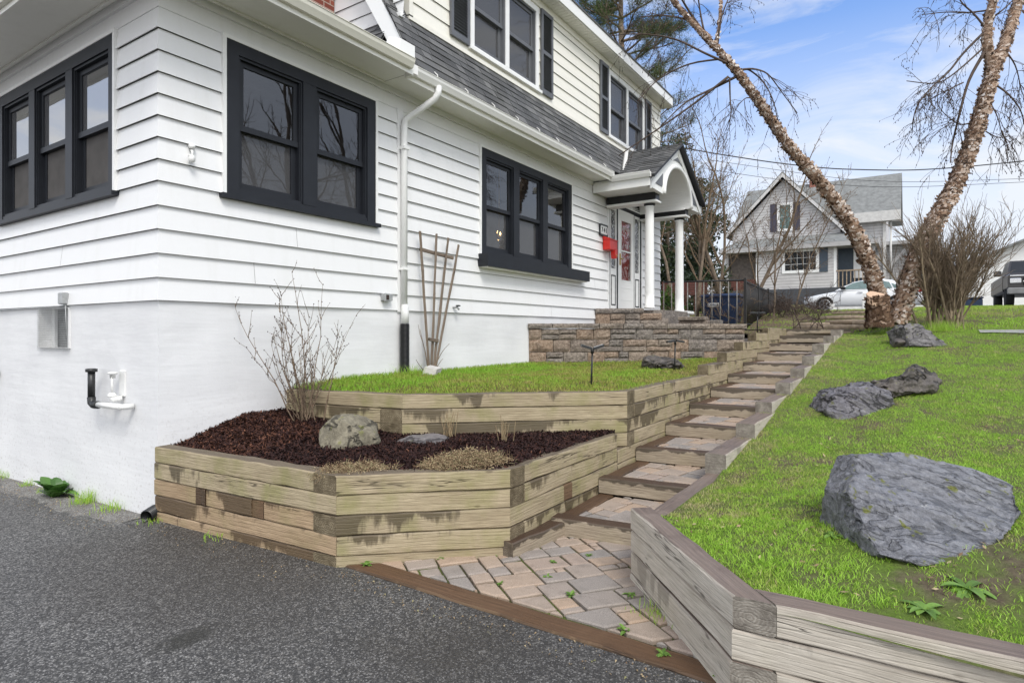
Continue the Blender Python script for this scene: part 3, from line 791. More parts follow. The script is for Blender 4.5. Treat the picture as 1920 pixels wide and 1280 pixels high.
def gutter(path, zg=4.735, name='gutter', mat='gutter'):
    """K profile trough along a list of (x, y) outer-wall points; profile steps outward to the right of travel"""
    prof = [(0, -.055), (.045, -.055), (.062, -.02), (.075, .005), (.082, .04), (.090, .046), (.082, .055), (.074, .046), (.060, .035), (.004, .035)]
    mb = MB(); n = len(path); rings = []
    for i, (x, y) in enumerate(path):
        p = Vector((x, y, 0)); ds = []
        if i > 0: ds.append((p-Vector((*path[i-1], 0))).normalized())
        if i < n-1: ds.append((Vector((*path[i+1], 0))-p).normalized())
        nr = [Vector((d.y, -d.x, 0)) for d in ds]
        m = nr[0] if len(nr) == 1 else (nr[0]+nr[1])/(1+nr[0].dot(nr[1]))
        rings.append([(x+m.x*o, y+m.y*o, zg+h) for o, h in prof])
    k = len(prof)
    for i in range(n-1):
        for j in range(k):
            a, b = rings[i][j], rings[i+1][j]; c, d = rings[i+1][(j+1) % k], rings[i][(j+1) % k]
            mb.quad(a, b, c, d)
    mb.poly(rings[0]); mb.poly(rings[-1][::-1])
    return mb.build(name, M[mat], house)
gutter([(-.58, 6.0), (-.58, -.575), (2.55, -.575)])
gutter([(2.66, -.455), (8.42, -.455)], mat='gutterw'); gutter([(8.50, -.46), (8.50, -1.27)], 4.655, mat='gutterw')
# gutter straps on the main eave
mb = MB()
for k in range(9):
    x = 3.1+k*.62; mb.tube([(x, -.53, 4.775), (x, -.52, 4.82), (x, -.47, 4.87)], .006, 5)
mb.box(2.60, 2.70, -.56, -.455, 4.665, 4.775)
mb.build('gutter_bracket', M['gutterw'], house)

# downspout with its corrugated drain
mb = MB()
pts = [(3.15, -.49, 4.70), (3.15, -.49, 4.62), (3.135, -.45, 4.55), (3.03, -.16, 4.37), (2.99, -.085, 4.31), (2.975, -.075, 4.22), (2.975, -.075, 1.95)]
mb.tube(pts, .042, 10); mb.box(2.925, 3.025, -.125, -.02, 3.93, 3.97); mb.box(2.925, 3.025, -.125, -.02, 2.4, 2.43)
ds = mb.build('downspout', M['trimwhite'], house)
mb = MB(); mb.lathe((2.975, -.085, 1.72), [(.05, 0), (.052, .16), (.048, .17), (.045, .24)], 14)
mb.build('pipe_sleeve', M['pvc'], ds)
mb = MB(); prof = []
for k in range(44):
    z = k*.0155; prof += [(.062, z), (.062, z+.006), (.053, z+.008), (.053, z+.0145)]
mb.lathe((2.975, -.085, 1.04), prof, 14)
mb.build('corrugated_pipe', M['plastic'], ds)

# small fittings fixed to the walls
def fit(name, mat, parent=house): return lambda mb: mb.build(name, M[mat], parent)
mb = MB(); mb.lathe((.27, -.035, 3.27), [(.012, 0), (.028, .004), (.03, .03), (.012, .04)], 12)
mb.tube([(.27, -.02, 3.26), (.262, -.06, 3.24), (.255, -.07, 3.20)], .011, 8); mb.lathe((.25, -.07, 3.135), [(.012, 0), (.028, .012), (.03, .05), (.016, .07)], 12); mb.tube([(.25, -.07, 3.185), (.215, -.075, 3.195)], .009, 6)
mb.build('lamp_holder', M['pvc'], house)
mb = MB(); mb.box(2.62, 2.76, -.085, -.02, 2.0, 2.085, ch=.008); mb.box(2.61, 2.70, -.10, -.085, 1.99, 2.09, ch=.006)
ob = mb.build('outlet_box', M['galv'], house)
mb = MB(); mb.box(2.635, 2.68, -.106, -.10, 2.01, 2.07); mb.build('socket_cover', M['bud'], ob)
mb = MB(); mb.tube([(4.02, -.02, 1.96), (4.03, -.09, 1.965), (4.05, -.11, 1.93)], .014, 8); sp = mb.build('spigot', M['galv'], house)
mb = MB(); mb.lathe((4.04, -.10, 1.975), [(.012, 0), (.035, .006), (.035, .018), (.01, .024)], 10); mb.build('handle', M['plastic'], sp)
# basement window behind mesh
mb = MB(); a, b, z0, z1 = 1.755, 2.51, 1.445, 1.865
for u in (a, b): mb.quad(S(u, z0, .03), S(u, z0, -.16), S(u, z1, -.16), S(u, z1, .03), 0)
mb.quad(S(a, z0, .03), S(b, z0, .03), S(b, z0, -.16), S(a, z0, -.16), 0); mb.quad(S(a, z1, .02), S(b, z1, .02), S(b, z1, -.16), S(a, z1, -.16), 0)
mb.box(.10, .13, a, a+.06, z0, z1); mb.box(.10, .13, b-.06, b, z0, z1); mb.box(.10, .13, a+.3, a+.36, z0, z1)
bw = mb.build('basement_window', M['siding'], house)
mb = MB(); mb.quad(S(a, z0, -.14), S(b, z0, -.14), S(b, z1, -.14), S(a, z1, -.14)); mb.build('pane', simple('dusty_glass', (.075, .08, .08), .25, .5), bw)
mb = MB()
k = a-.02
while k < b+.02: mb.tube([S(k, z0-.03, .037), S(k, z1+.02, .037)], .0013, 4, cap=False); k += .0235
z = z0-.03
while z < z1+.02: mb.tube([S(a-.02, z, .039), S(b+.02, z, .039)], .0013, 4, cap=False); z += .0235
mb.build('wire_mesh', M['galv'], bw)
mb = MB(); mb.box(-.075, -.02, 1.77, 1.88, 1.90, 2.02, ch=.008); mb.tube([(-.04, 1.79, 1.90), (-.03, 1.78, 1.55)], .006, 5); mb.tube([(-.03, 1.8, 1.885), (-.03, 3.9, 1.872)], .006, 5)
mb.build('junction_box', M['galv'], house)
# vent pipes
mb = MB(); mb.tube([(-.03, .39, .945), (-.11, .40, .945), (-.13, .42, .943)], .026, 10); mb.tube([(-.12, .40, .945), (-.12, .99, .935)], .026, 10)
vp = mb.build('vent_pipe', M['pvc'], house)
mb = MB(); mb.tube([(-.12, .86, .935), (-.12, .95, .93), (-.12, .995, .95), (-.12, 1.0, 1.0)], .036, 10); mb.tube([(-.12, 1.0, .99), (-.12, 1.0, 1.24)], .031, 10); mb.lathe((-.12, 1.0, 1.235), [(.032, 0), (.05, .003), (.05, .03), (.03, .035)], 12)
mb.build('black_riser', M['plastic'], vp)
mb = MB(); mb.tube([(-.03, .60, 1.0), (-.09, .62, 1.0), (-.105, .63, 1.015)], .028, 10); mb.lathe((-.10, .635, 1.02), [(.034, 0), (.042, .01), (.024, .035), (.012, .04)], 12); mb.tube([(-.10, .635, 1.05), (-.10, .635, 1.20)], .009, 6)
mb.lathe((-.09, .645, 1.19), [(.022, 0), (.024, .035), (.042, .04), (.042, .055), (.012, .06)], 12); mb.box(-.028, -.015, .56, .66, 1.02, 1.26, ch=.005)
mb.build('vent_hood', M['pvc'], house)
mb = MB(); mb.tube([(-.02, 3.72, 1.12), (-.10, 3.72, 1.115)], .035, 10); mb.tube([(-.09, 3.72, 1.115), (-.13, 3.72, 1.115)], .045, 10)
mb.build('pipe_stub', M['plastic'], house)

# ------------------------------------------------------------------ front door
dx0, dx1 = 9.30, 11.13
mb = MB()
def fb(a, b, c, d, y0, y1, mi=0): mb.box(a, b, y0, y1, c, d, mi)
fb(dx0, dx1, 2.10, 4.55, .03, .05, 0)
for u in (dx0, dx1-.05): fb(u, u+.05, 2.12, 4.42, -.03, .03, 1)
for u in (9.72, 10.66): fb(u, u+.04, 2.12, 4.36, -.03, .03, 1)
fb(dx0+.05, dx1-.05, 4.34, 4.42, -.032, .03, 1)
fb(dx0, dx1, 4.42, 4.45, -.04, .03, 0)
for a, b in ((9.36, 9.71), (10.71, 11.07)):
    fb(a, b, 2.13, 2.93, -.02, .03, 0)
    for (p, q, r, s) in ((a+.06, a+.085, 2.2, 2.86), (b-.085, b-.06, 2.2, 2.86), (a+.085, b-.085, 2.2, 2.225), (a+.085, b-.085, 2.835, 2.86)): fb(p, q, r, s, -.026, -.02, 1)
    fb(a, a+.05, 2.93, 4.33, -.02, .03, 0); fb(b-.05, b, 2.93, 4.33, -.02, .03, 0); fb(a+.05, b-.05, 2.93, 3.0, -.02, .03, 0); fb(a+.05, b-.05, 4.27, 4.33, -.02, .03, 0)
df = mb.build('door_frame', [M['trimwhite'], M['dark']], house)
leaded = Mat('leaded_glass'); v = leaded.voro(leaded.map(leaded.pos(), (1, 1, .6)), 13, 'DISTANCE_TO_EDGE')
leaded.color(leaded.ramp(v, [(.04, (.45, .46, .46)), (.09, (.03, .032, .035)), (.5, (.10, .105, .11)), (.8, (.3, .31, .32))])).rough(.12, .7)
mb = MB()
for a, b in ((9.41, 9.66), (10.76, 11.02)): mb.quad((a, .0, 3.0), (b, .0, 3.0), (b, .0, 4.27), (a, .0, 4.27))
mb.build('sidelight', leaded.m, df)
# fanlight above
mb = MB(); cx, zc = 10.215, 4.45
pts = [(cx+.88*math.cos(math.pi*k/24), -.016, zc+.17*math.sin(math.pi*k/24)) for k in range(25)]
mb.poly(pts, 1)
for k in range(1, 12):
    a = math.pi*k/12; d = Vector((.86*math.cos(a), 0, .165*math.sin(a))); mb.tube([Vector((cx, -.024, zc))+d*.25, Vector((cx, -.024, zc))+d], .011, 5, 0)
mb.poly([(cx+.22*math.cos(math.pi*k/12), -.03, zc+.10*math.sin(math.pi*k/12)) for k in range(13)], 0)
mb.build('fanlight', [M['trimwhite'], M['black']], df)
# red inner door, white storm door in front of it
mb = MB(); mb.box(9.77, 10.65, .02, .03, 2.14, 4.33)
mb.build('inner_door', M['reddoor'], house)
mb = MB(); a, b, z0, z1 = 9.765, 10.655, 2.135, 4.335; g0, g1, h0, h1 = 9.93, 10.49, 2.78, 4.10
fb(a, g0, z0, z1, -.036, -.008); fb(g1, b, z0, z1, -.036, -.008); fb(g0, g1, z0, h0, -.036, -.008); fb(g0, g1, h1, z1, -.036, -.008); fb(g0, g1, 3.42, 3.45, -.03, -.012)
for zz in (2.33, 2.60): fb(g0, g1, zz, zz+.012, -.041, -.036)
fb(g0-.03, g0, h0-.03, h1+.03, -.042, -.036); fb(g1, g1+.03, h0-.03, h1+.03, -.042, -.036); fb(g0, g1, h1, h1+.03, -.042, -.036); fb(g0, g1, h0-.03, h0, -.042, -.036)
sd = mb.build('storm_door', M['trimwhite'], house)
mb = MB(); mb.quad((g0, -.02, h0), (g1, -.02, h0), (g1, -.02, h1), (g0, -.02, h1)); mb.build('pane', M['glass'], sd)
mb = MB(); mb.box(9.83, 9.875, -.055, -.036, 3.10, 3.36, ch=.006); mb.tube([(9.85, -.055, 3.24), (9.86, -.09, 3.24), (9.93, -.09, 3.24)], .011, 8); mb.build('handle', M['brass'], sd)
# scrollwork stuck on the storm door glass
mb = MB(); rng = random.Random(12)
for k in range(7):
    p = [(9.96+.075*k+.05*math.cos(t*.9+k), -.024, 3.93+.05*math.sin(t*1.3+k*2)-.02*(k % 3)+.02*t*.3) for t in range(7)]
    mb.tube(p, .004, 4)
for k in range(22):
    x, z = rng.uniform(9.96, 10.46), rng.uniform(3.0, 3.85); mb.tube([(x, -.024, z), (x+rng.uniform(-.04, .04), -.024, z+rng.uniform(.02, .06))], .005, 4)
mb.build('scroll_ornament', M['trimwhite'], sd)
# number plaque
mb = MB(); px, pz = 9.0, 3.75
def rr(w, h, r, y0, y1, mi):
    pts = []
    for (sx, sz, a0) in ((1, 1, 0), (-1, 1, 90), (-1, -1, 180), (1, -1, 270)):
        for k in range(5):
            a = rad(a0+k*22.5); pts.append((px+sx*(w-r)+r*math.cos(a), y0, pz+sz*(h-r)+r*math.sin(a)))
    mb.prism(pts, (0, y1-y0, 0), mi)
rr(.205, .125, .05, -.05, -.028, 0); rr(.165, .085, .03, -.056, -.05, 1)
pq = mb.build('number_plaque', [M['black'], M['pvc']], house, recalc=True)
def text_mesh(name, s, size, mat, parent, mtx, ext=.002):
    cu = bpy.data.curves.new(name, 'FONT'); cu.body = s; cu.size = size; cu.extrude = ext; cu.align_x = 'CENTER'; cu.align_y = 'CENTER'; cu.offset = .004*size/.12
    t = bpy.data.objects.new(name+'_tmp', cu); C.objects.link(t)
    me = bpy.data.meshes.new_from_object(t.evaluated_get(bpy.context.evaluated_depsgraph_get()))
    bpy.data.objects.remove(t); me.materials.clear(); me.materials.append(mat); me.name = name
    o = bpy.data.objects.new(name, me); C.objects.link(o); o.parent = parent; o.matrix_local = mtx; return o
text_mesh('number', '7 4 1', .135, M['black'], pq, Matrix.Translation((px, -.058, pz)) @ Matrix.Rotation(rad(90), 4, 'X'))

# ------------------------------------------------------------------ portico over the door
PXc, PY = 10.20, -1.22
def arch_pts(r, z0, n=24): return [(PXc+r*math.cos(math.pi*k/n), z0+r*1.0*math.sin(math.pi*k/n)) for k in range(n+1)]
mb = MB()
ez, pz_, hw = 4.56, 5.62, 1.60
# front plate: gable outline with an arched opening, built as strips between arch and gable line
ra = .84; za = 4.42
def gable_z(x): return pz_-.02-(pz_-.02-(ez+.02))*abs(x-PXc)/hw
N = 32
prev = None
for k in range(N+1):
    a = math.pi*k/N; x = PXc+ra*math.cos(a); zi = za+ra*.80*math.sin(a)
    zo = gable_z(x)
    if prev:
        x0, i0, o0 = prev
        for y in (PY, PY+.09): mb.quad((x0, y, i0), (x, y, zi), (x, y, zo), (x0, y, o0))
        mb.quad((x0, PY, i0), (x, PY, zi), (x, PY+.09, zi), (x0, PY+.09, i0))
    prev = (x, zi, zo)
for sx in (-1, 1):
    for y in (PY, PY+.09): mb.poly([(PXc+sx*ra, y, za), (PXc+sx*hw, y, 4.44), (PXc+sx*hw, y, ez+.02), (PXc+sx*ra, y, gable_z(PXc+sx*ra))])
    mb.quad((PXc+sx*ra, PY, za), (PXc+sx*hw, PY, 4.44), (PXc+sx*hw, PY+.09, 4.44), (PXc+sx*ra, PY+.09, za))
# raised rim of the arch and rake edge
rim = [(PXc+(ra+.05)*math.cos(math.pi*k/N), PY-.012, za+(ra*.80+.05)*math.sin(math.pi*k/N)) for k in range(N+1)]
mb.tube(rim, .05, 6)
for sx in (-1, 1): mb.fbox((PXc+sx*(hw+.02), PY-.02, ez-.03), (-sx*(hw+.02), 0, pz_-ez), (0, .03, 0), (0, 0, -.13))
# barrel vault, lined with narrow boards
for k in range(N):
    a0 = math.pi*k/N; a1 = math.pi*(k+1)/N
    p = [(PXc+ra*math.cos(a), za+ra*.80*math.sin(a)) for a in (a0, a1)]
    mb.quad((p[0][0], PY+.09, p[0][1]), (p[1][0], PY+.09, p[1][1]), (p[1][0], -.03, p[1][1]), (p[0][0], -.03, p[0][1]))
    mb.tube([(p[0][0], PY+.09, p[0][1]+.002), (p[0][0], -.03, p[0][1]+.002)], .006, 4, cap=False)
mb.quad((PXc-hw, PY+.09, 4.46), (PXc-ra, PY+.09, 4.46), (PXc-ra, -.04, 4.46), (PXc-hw, -.04, 4.46)); mb.quad((PXc+hw, PY+.09, 4.46), (PXc+ra, PY+.09, 4.46), (PXc+ra, -.04, 4.46), (PXc+hw, -.04, 4.46))
mb.box(8.505, 8.53, -1.24, -.46, 4.44, 4.70); mb.box(8.505, 8.53, -.458, -.035, 4.44, 4.668); mb.box(11.87, 11.895, -.458, -.035, 4.44, 4.668); mb.box(11.87, 11.895, -1.24, -.46, 4.44, 4.70); mb.quad((8.53, -1.13, 4.455), (PXc-ra, -1.13, 4.455), (PXc-ra, -.44, 4.455), (8.53, -.44, 4.455)); mb.quad((11.87, -1.13, 4.455), (PXc+ra, -1.13, 4.455), (PXc+ra, -.44, 4.455), (11.87, -.44, 4.455))
mb.box(PXc+ra-.02, PXc+ra+.06, PY+.12, -.04, 4.405, 4.45); mb.box(PXc-ra-.06, PXc-ra+.02, PY+.12, -.04, 4.405, 4.45)
por = mb.build('portico', M['trimwhite'], house)
# dark triangles let into the front
mb = MB(); y = PY-.004
def tri(pts, mi): m_ = MB(); m_.prism([(x, y, z) for x, z in pts], (0, -.006, 0), mi); m_.build('gable_inset', M['shutter'], por, recalc=True)
tri([(PXc, pz_-.24), (PXc-.30, 5.245), (PXc-.15, 5.275), (PXc, 5.285), (PXc+.15, 5.275), (PXc+.30, 5.245)], 0)
for sx in (-1, 1): tri([(PXc+sx*1.38, 4.55), (PXc+sx*.98, 4.55), (PXc+sx*.95, 4.60), (PXc+sx*.93, 4.86)], 0)

# roof slopes with shingles, dark underside on the far rake
mb = MB()
for sx in (-1, 1):
    P0 = Vector((PXc+sx*(hw+.10), -1.34, ez+.085)); vd = Vector((-sx*(hw+.10), 0, pz_-ez-.03))
    shingle_plane(mb, P0 if sx < 0 else P0+Vector((0, 1.40, 0)), (0, 1, 0) if sx < 0 else (0, -1, 0), vd, 1.40, vd.length, row=.13, seed=8+sx)
    q = Vector((0, 0, -.03)); mb.quad(P0+q, P0+q+Vector((0, 1.4, 0)), P0+q+vd+Vector((0, 1.4, 0)), P0+q+vd, 0, .1)
mb.build('roof', M['shingle'], por)
mb = MB()
for sx in (-1, 1):
    P0 = Vector((PXc+sx*(hw+.10), -1.335, ez+.03)); vd = Vector((-sx*(hw+.10), 0, pz_-ez-.03))
    mb.fbox(P0, vd, (0, .115, 0), (0, 0, .045))
mb.build('rake_board', M['black'], por)
mb = MB(); mb.fbox((8.95, -.46, 4.90), (1.22, .45, .81), (.10, -.03, .03), (0, -.03, .03)); mb.build('valley_flashing', M['gutterw'], por)
# beams: white soffit strip, black band, white cap, on both sides
for sx in (-1, 1):
    xc = PXc+sx*.95
    mb = MB(); mb.box(xc-.11, xc+.11, PY+.10, -.045, 4.30, 4.455); mb.build('beam', M['black'], por)
    mb = MB(); mb.box(xc-.14, xc+.14, PY+.07, -.045, 4.245, 4.298, ch=.012); mb.build('beam_cap', M['trimwhite'], por)
    mb = MB(); n = 20
    prof = [(.108, 0), (.108, .025), (.099, .04), (.097, .06)]+[(.096-.010*(k/8)**1.6, .06+2.0*k/8) for k in range(9)]+[(.092, 2.065), (.10, 2.075), (.092, 2.09), (.086, 2.10)]
    mb.lathe((xc, -.95, 2.10), prof, n); mb.build('column', M['trimwhite'], por)
    mb = MB(); mb.lathe((xc, -.95, 4.20), [(.088, 0), (.115, .012), (.115, .044)], n); mb.build('column_collar', M['black'], por)
mb = MB(); mb.box(10.95, 11.45, -1.2, -.7, 2.03, 2.095, ch=.01); mb.box(11.0, 11.34, -1.13, -.75, 1.70, 2.03); mb.build('column_plinth', M['trimwhite'], por)

# post box hung beside the door
mbx = thing('mailbox', 'small bright red wall mailbox hanging left of the front door', 'mailbox', (9.17, -.03, 3.36))
mb = MB()
mb.box(-.19, .19, -.16, -.002, -.02, .20, ch=.012); mb.add([(-.20, -.18, .20), (.20, -.18, .20), (.20, 0, .28), (-.20, 0, .28), (-.20, -.18, .19), (.20, -.18, .19), (.20, 0, .20), (-.20, 0, .20)], [(0,1,2,3),(7,6,5,4),(0,4,5,1),(1,5,6,2),(2,6,7,3),(3,7,4,0)])
mb.build('box_body', M['red'], mbx)
mb = MB(); mb.prism([(.06, -.166, .02), (.19, -.166, .02), (.19, -.166, -.12), (.155, -.166, -.18), (.10, -.166, -.18), (.06, -.166, -.10)], (0, .10, 0)); mb.build('newspaper_holder', M['red'], mbx, recalc=True)
mb = MB(); mb.lathe((.12, -.175, -.14), [(.0, 0), (.018, .006), (.018, .03), (.0, .036)], 8); mb.build('emblem', M['brass'], mbx)
# ================================================================== GROUND SHEETS
def inside(poly, x, y):
    c = False; n = len(poly); j = n-1
    for i in range(n):
        xi, yi = poly[i]; xj, yj = poly[j]
        if (yi > y) != (yj > y) and x < (xj-xi)*(y-yi)/(yj-yi)+xi: c = not c
        j = i
    return c
def lerp_tab(tab, x):
    if x <= tab[0][0]: return tab[0][1]
    for (a, za), (b, zb) in zip(tab[:-1], tab[1:]):
        if x <= b:
            return za+(zb-za)*(x-a)/(b-a)
    return tab[-1][1]
def fbm(x, y, s=1., z=0.): return noise.fractal(Vector((x*s, y*s, z)), 1., 2., 4)
SLOPE = [(-2, .44), (1, .42), (2.4, .42), (3.4, .44), (4.5, .55), (5.7, .69), (6.9, .85), (8.2, 1.01), (9.5, 1.19), (10.9, 1.38), (12.5, 1.60), (14, 1.82), (16, 2.05), (18, 2.24), (20, 2.33), (24, 2.42), (30, 2.5), (36, 2.7), (41, 3.5), (50, 4.0), (150, 6.0)]
EDGE = [(.9, .44), (1.3, .39), (2.4, .375), (2.75, .42), (3.7, .55), (4.75, .69), (5.78, .83), (6.9, .985), (8.1, 1.14), (9.3, 1.29), (10.7, 1.45), (12.3, 1.60), (13.5, 1.75)]
def lawn_z(x, y):
    z = lerp_tab(SLOPE, x)
    if .9 < x < 13.5 and y < -3:
        t = max(0, min(1, (-4.15-y)/.8)); t = t*t*(3-2*t); z = lerp_tab(EDGE, x)*(1-t)+z*t
    z += .12*min(1, max(0, (-4.2-y)/1.2))*min(1, max(0, (20-x)/4))*min(1, max(0, (x-.22)/.8))
    return z+.02*fbm(x, y, .9)
def region(name, x0, x1, y0, y1, step, zf, poly, mat, grow=None):
    nx = max(1, int(round((x1-x0)/step))); ny = max(1, int(round((y1-y0)/step)))
    idx = {}; V = []; Fc = []
    def vid(i, k):
        if (i, k) not in idx:
            x = x0+(x1-x0)*i/nx; y = y0+(y1-y0)*k/ny; idx[(i, k)] = len(V); V.append((x, y, zf(x, y)))
        return idx[(i, k)]
    for i in range(nx):
        for k in range(ny):
            x = x0+(x1-x0)*(i+.5)/nx; y = y0+(y1-y0)*(k+.5)/ny
            if poly is None or inside(poly, x, y): Fc.append([vid(i, k), vid(i+1, k), vid(i+1, k+1), vid(i, k+1)])
    me = bpy.data.meshes.new(name); me.from_pydata(V, [], Fc); me.materials.append(mat)
    me.polygons.foreach_set('use_smooth', [True]*len(Fc)); me.update()
    o = bpy.data.objects.new(name, me); C.objects.link(o); return o

def drive_z(x, y): return -.027*max(0, y)-.0012*max(0, y)**1.5+(.004*max(0, -x-4) if x < -4 else 0)
# driveway sheet (reaches far behind the camera and down the left)
kind(region('driveway', -22, .16, -26, 22, .4, lambda x, y: drive_z(x, y)+.004, None, M['asphalt']), 'structure')
kind(region('ground', -300, 300, -300, 300, 20, lambda x, y: -.9, None, M['soil']), 'structure')
# sandy strip along the foot of the house
kind(region('driveway_edge', -.62, .02, .1, 7, .1, lambda x, y: drive_z(x, y)+.009-.05*max(0, (-x-.22-.16*fbm(x, y, 1.5)-.04*fbm(x, y, 9))), None, M['dust']), 'structure')

# main lawn right of the steps, and the rising ground beyond
RL = [(1.0, -4.05), (.02, -4.9), (.10, -9), (.10, -30), (12.3, -30), (12.3, -4.03), (3.3, -3.99), (2.8, -3.99), (2.7, -4.06), (1.25, -4.05)]
kind(region('lawn_ground', .0, 12.3, -20, -3.8, .1, lawn_z, RL, M['lawn']), 'structure')
kind(region('far_ground', 11.8, 150, -110, 110, 1.2, lambda x, y: lawn_z(x, y)-(.05 if x < 13.2 else .0), None, M['lawnfar']), 'structure')
BARE = [(12.1, 1.5), (12.1, -4.3), (13.5, -5.0), (15.5, -4.6), (18, -5.4), (22, -5.2), (22, 1.5)]
kind(region('bare_ground', 12.0, 22, -5.6, 1.6, .2, lambda x, y: lawn_z(x, y)+.012+.02*fbm(x, y, 2), BARE, M['bare']), 'structure')
kind(region('street', 22.5, 34, -90, 90, 1.5, lambda x, y: lawn_z(x, y)+.05, None, M['street']), 'structure')
# low planted bed: mulch heaped towards the house
LP = [(.02, .03), (.12, -2.16), (.92, -3.02), (2.85, -3.02), (2.95, -2.95), (1.55, -1.42), (1.34, .03)]
def mulch_z(x, y):
    t = max(0, min(1, (y+2.0)/2.0)); u = max(0, min(1, x/.8))
    return .575+.05*u+.19*t*t*u+.012*fbm(x, y, 6)
kind(region('mulch_bed', -.05, 3.1, -3.2, .1, .045, mulch_z, LP, M['mulchbase']), 'structure')
# upper lawn behind the second timber wall
UL = [(1.33, .03), (1.56, -1.42), (3.03, -3.03), (8.7, -3.03), (8.6, -2.9), (6.15, .03)]
def segd(x, y, a, b):
    dx, dy = b[0]-a[0], b[1]-a[1]; t = max(0, min(1, ((x-a[0])*dx+(y-a[1])*dy)/(dx*dx+dy*dy))); return math.hypot(x-a[0]-t*dx, y-a[1]-t*dy)
def upper_z(x, y):
    e = min(segd(x, y, (1.4, 0), (1.63, -1.4)), segd(x, y, (1.63, -1.4), (3.08, -2.95)), segd(x, y, (3.08, -2.95), (6.2, -2.95)))
    return .992+.055*min(1, e/.55)+.03*max(0, min(1, (y+1.0)))+ (.0 if x < 6 else .055*(x-6)) +.012*fbm(x, y, 1.6)
kind(region('upper_lawn_ground', 1.2, 8.9, -3.15, .1, .07, upper_z, UL, M['lawn2']), 'structure')
# terrace behind the stone wall and behind the house corner
TR = [(6.2, .03), (8.65, -2.95), (12.35, -2.95), (12.35, .03)]
kind(region('terrace', 6.0, 12.5, -3.1, .1, .1, lambda x, y: 1.66+.01*fbm(x, y, 2), TR, M['soil']), 'structure')
kind(region('step_foundation', 1.4, 12.4, -4.15, -3.0, .02, lambda x, y: lerp_tab([(1.4, -.03)]+[q for (a, z_) in ((2.32, .15), (3.21, .292), (4.10, .428), (5.0, .568), (5.96, .70), (6.92, .838), (7.9, .974), (9.0, 1.106), (10.08, 1.236), (11.16, 1.39), (12.0, 1.54)) for q in ((a+.115, z_-.045), (a+.135, z_+.09))]+[(12.4, 1.6)], x), None, M['soil']), 'structure')

# ================================================================== PLANTS THAT NOBODY COULD COUNT
def blades(name, pts, hts, wid, lean, seed, mat, tones):
    """pts: n x 3 base points -> one mesh of single bent blades (two quads -> 4 triangles as 2 quads)"""
    r = np.random.default_rng(seed); n = len(pts)
    a = r.uniform(0, 2*np.pi, n); w = wid*r.uniform(.6, 1.3, n); h = hts
    dx, dy = np.cos(a), np.sin(a); la = r.uniform(0, 2*np.pi, n); ln = lean*h*r.uniform(.2, 1.3, n)
    lx, ly = np.cos(la)*ln, np.sin(la)*ln
    V = np.empty((n, 5, 3), np.float32)
    V[:, 0] = pts+np.stack([-dx*w, -dy*w, np.zeros(n)], 1); V[:, 1] = pts+np.stack([dx*w, dy*w, np.zeros(n)], 1)
    V[:, 2] = pts+np.stack([dx*w*.8+lx*.35, dy*w*.8+ly*.35, h*.6], 1); V[:, 3] = pts+np.stack([-dx*w*.8+lx*.35, -dy*w*.8+ly*.35, h*.6], 1)
    V[:, 4] = pts+np.stack([lx, ly, h*.98], 1)
    b = (np.arange(n)*5)[:, None]
    Fq = np.concatenate([b+np.array([[0, 1, 2]]), b+np.array([[0, 2, 3]]), b+np.array([[3, 2, 4]])], 1).reshape(-1, 3)
    return np_mesh(name, V.reshape(-1, 3), Fq, mat, np.repeat(tones, 3))
def scatter(poly, x0, x1, y0, y1, dens, zf, seed, keep=None, far=99.):
    r = np.random.default_rng(seed); out = []
    xs = []; n = int((x1-x0)*(y1-y0)*dens); X = r.uniform(x0, x1, n); Y = r.uniform(y0, y1, n); U = r.uniform(0, 1, n)
    fw_ = (X-CAM.x)*FW.x+(Y-CAM.y)*FW.y; la_ = (X-CAM.x)*RT.x+(Y-CAM.y)*RT.y; ok = (fw_ > 1.0) & (np.abs(la_) < fw_*.98)
    dd_ = np.hypot(X-CAM.x, Y-CAM.y); ok &= U < np.minimum(1, (far/np.maximum(dd_, .1))**1.15)
    for x, y, u in zip(X[ok], Y[ok], U[ok]):
        if poly is not None and not inside(poly, x, y): continue
        if keep is not None and keep(x, y) < u: continue
        out.append((x, y, zf(x, y)))
    return np.array(out, np.float32).reshape(-1, 3)
def patch(x, y, s=1.3, z=0.): return noise.fractal(Vector((x*s, y*s, z)), .9, 2., 4)      # about -1..1

def dist(x, y): return math.hypot(x-CAM.x, y-CAM.y)
def keep_lawn(x, y):
    d = dist(x, y); k = min(1, (2.9/d)**1.15)
    # thin, muddy patch in the corner by the slate boulder and along the timber
    bare = max(0, 1-math.hypot((x-.75)/1.0, (y+6.0)/.85)); bare2 = max(0, 1-math.hypot((x-.9)/.55, (y+5.35)/.3))
    g = .88+.8*patch(x, y, 1.5)+.5*patch(x, y, 6)
    return k*max(.05, min(1, g-1.25*bare-.9*bare2))
Lp = scatter([(1.0, -4.1), (.13, -4.93), (.2, -9), (.2, -9.6), (12.3, -11), (12.3, -4.06), (3.3, -4.01), (2.85, -4.01), (2.75, -4.12), (1.25, -4.12)], .1, 12.3, -11, -3.85, 19000, lawn_z, 1, keep_lawn, 2.9)
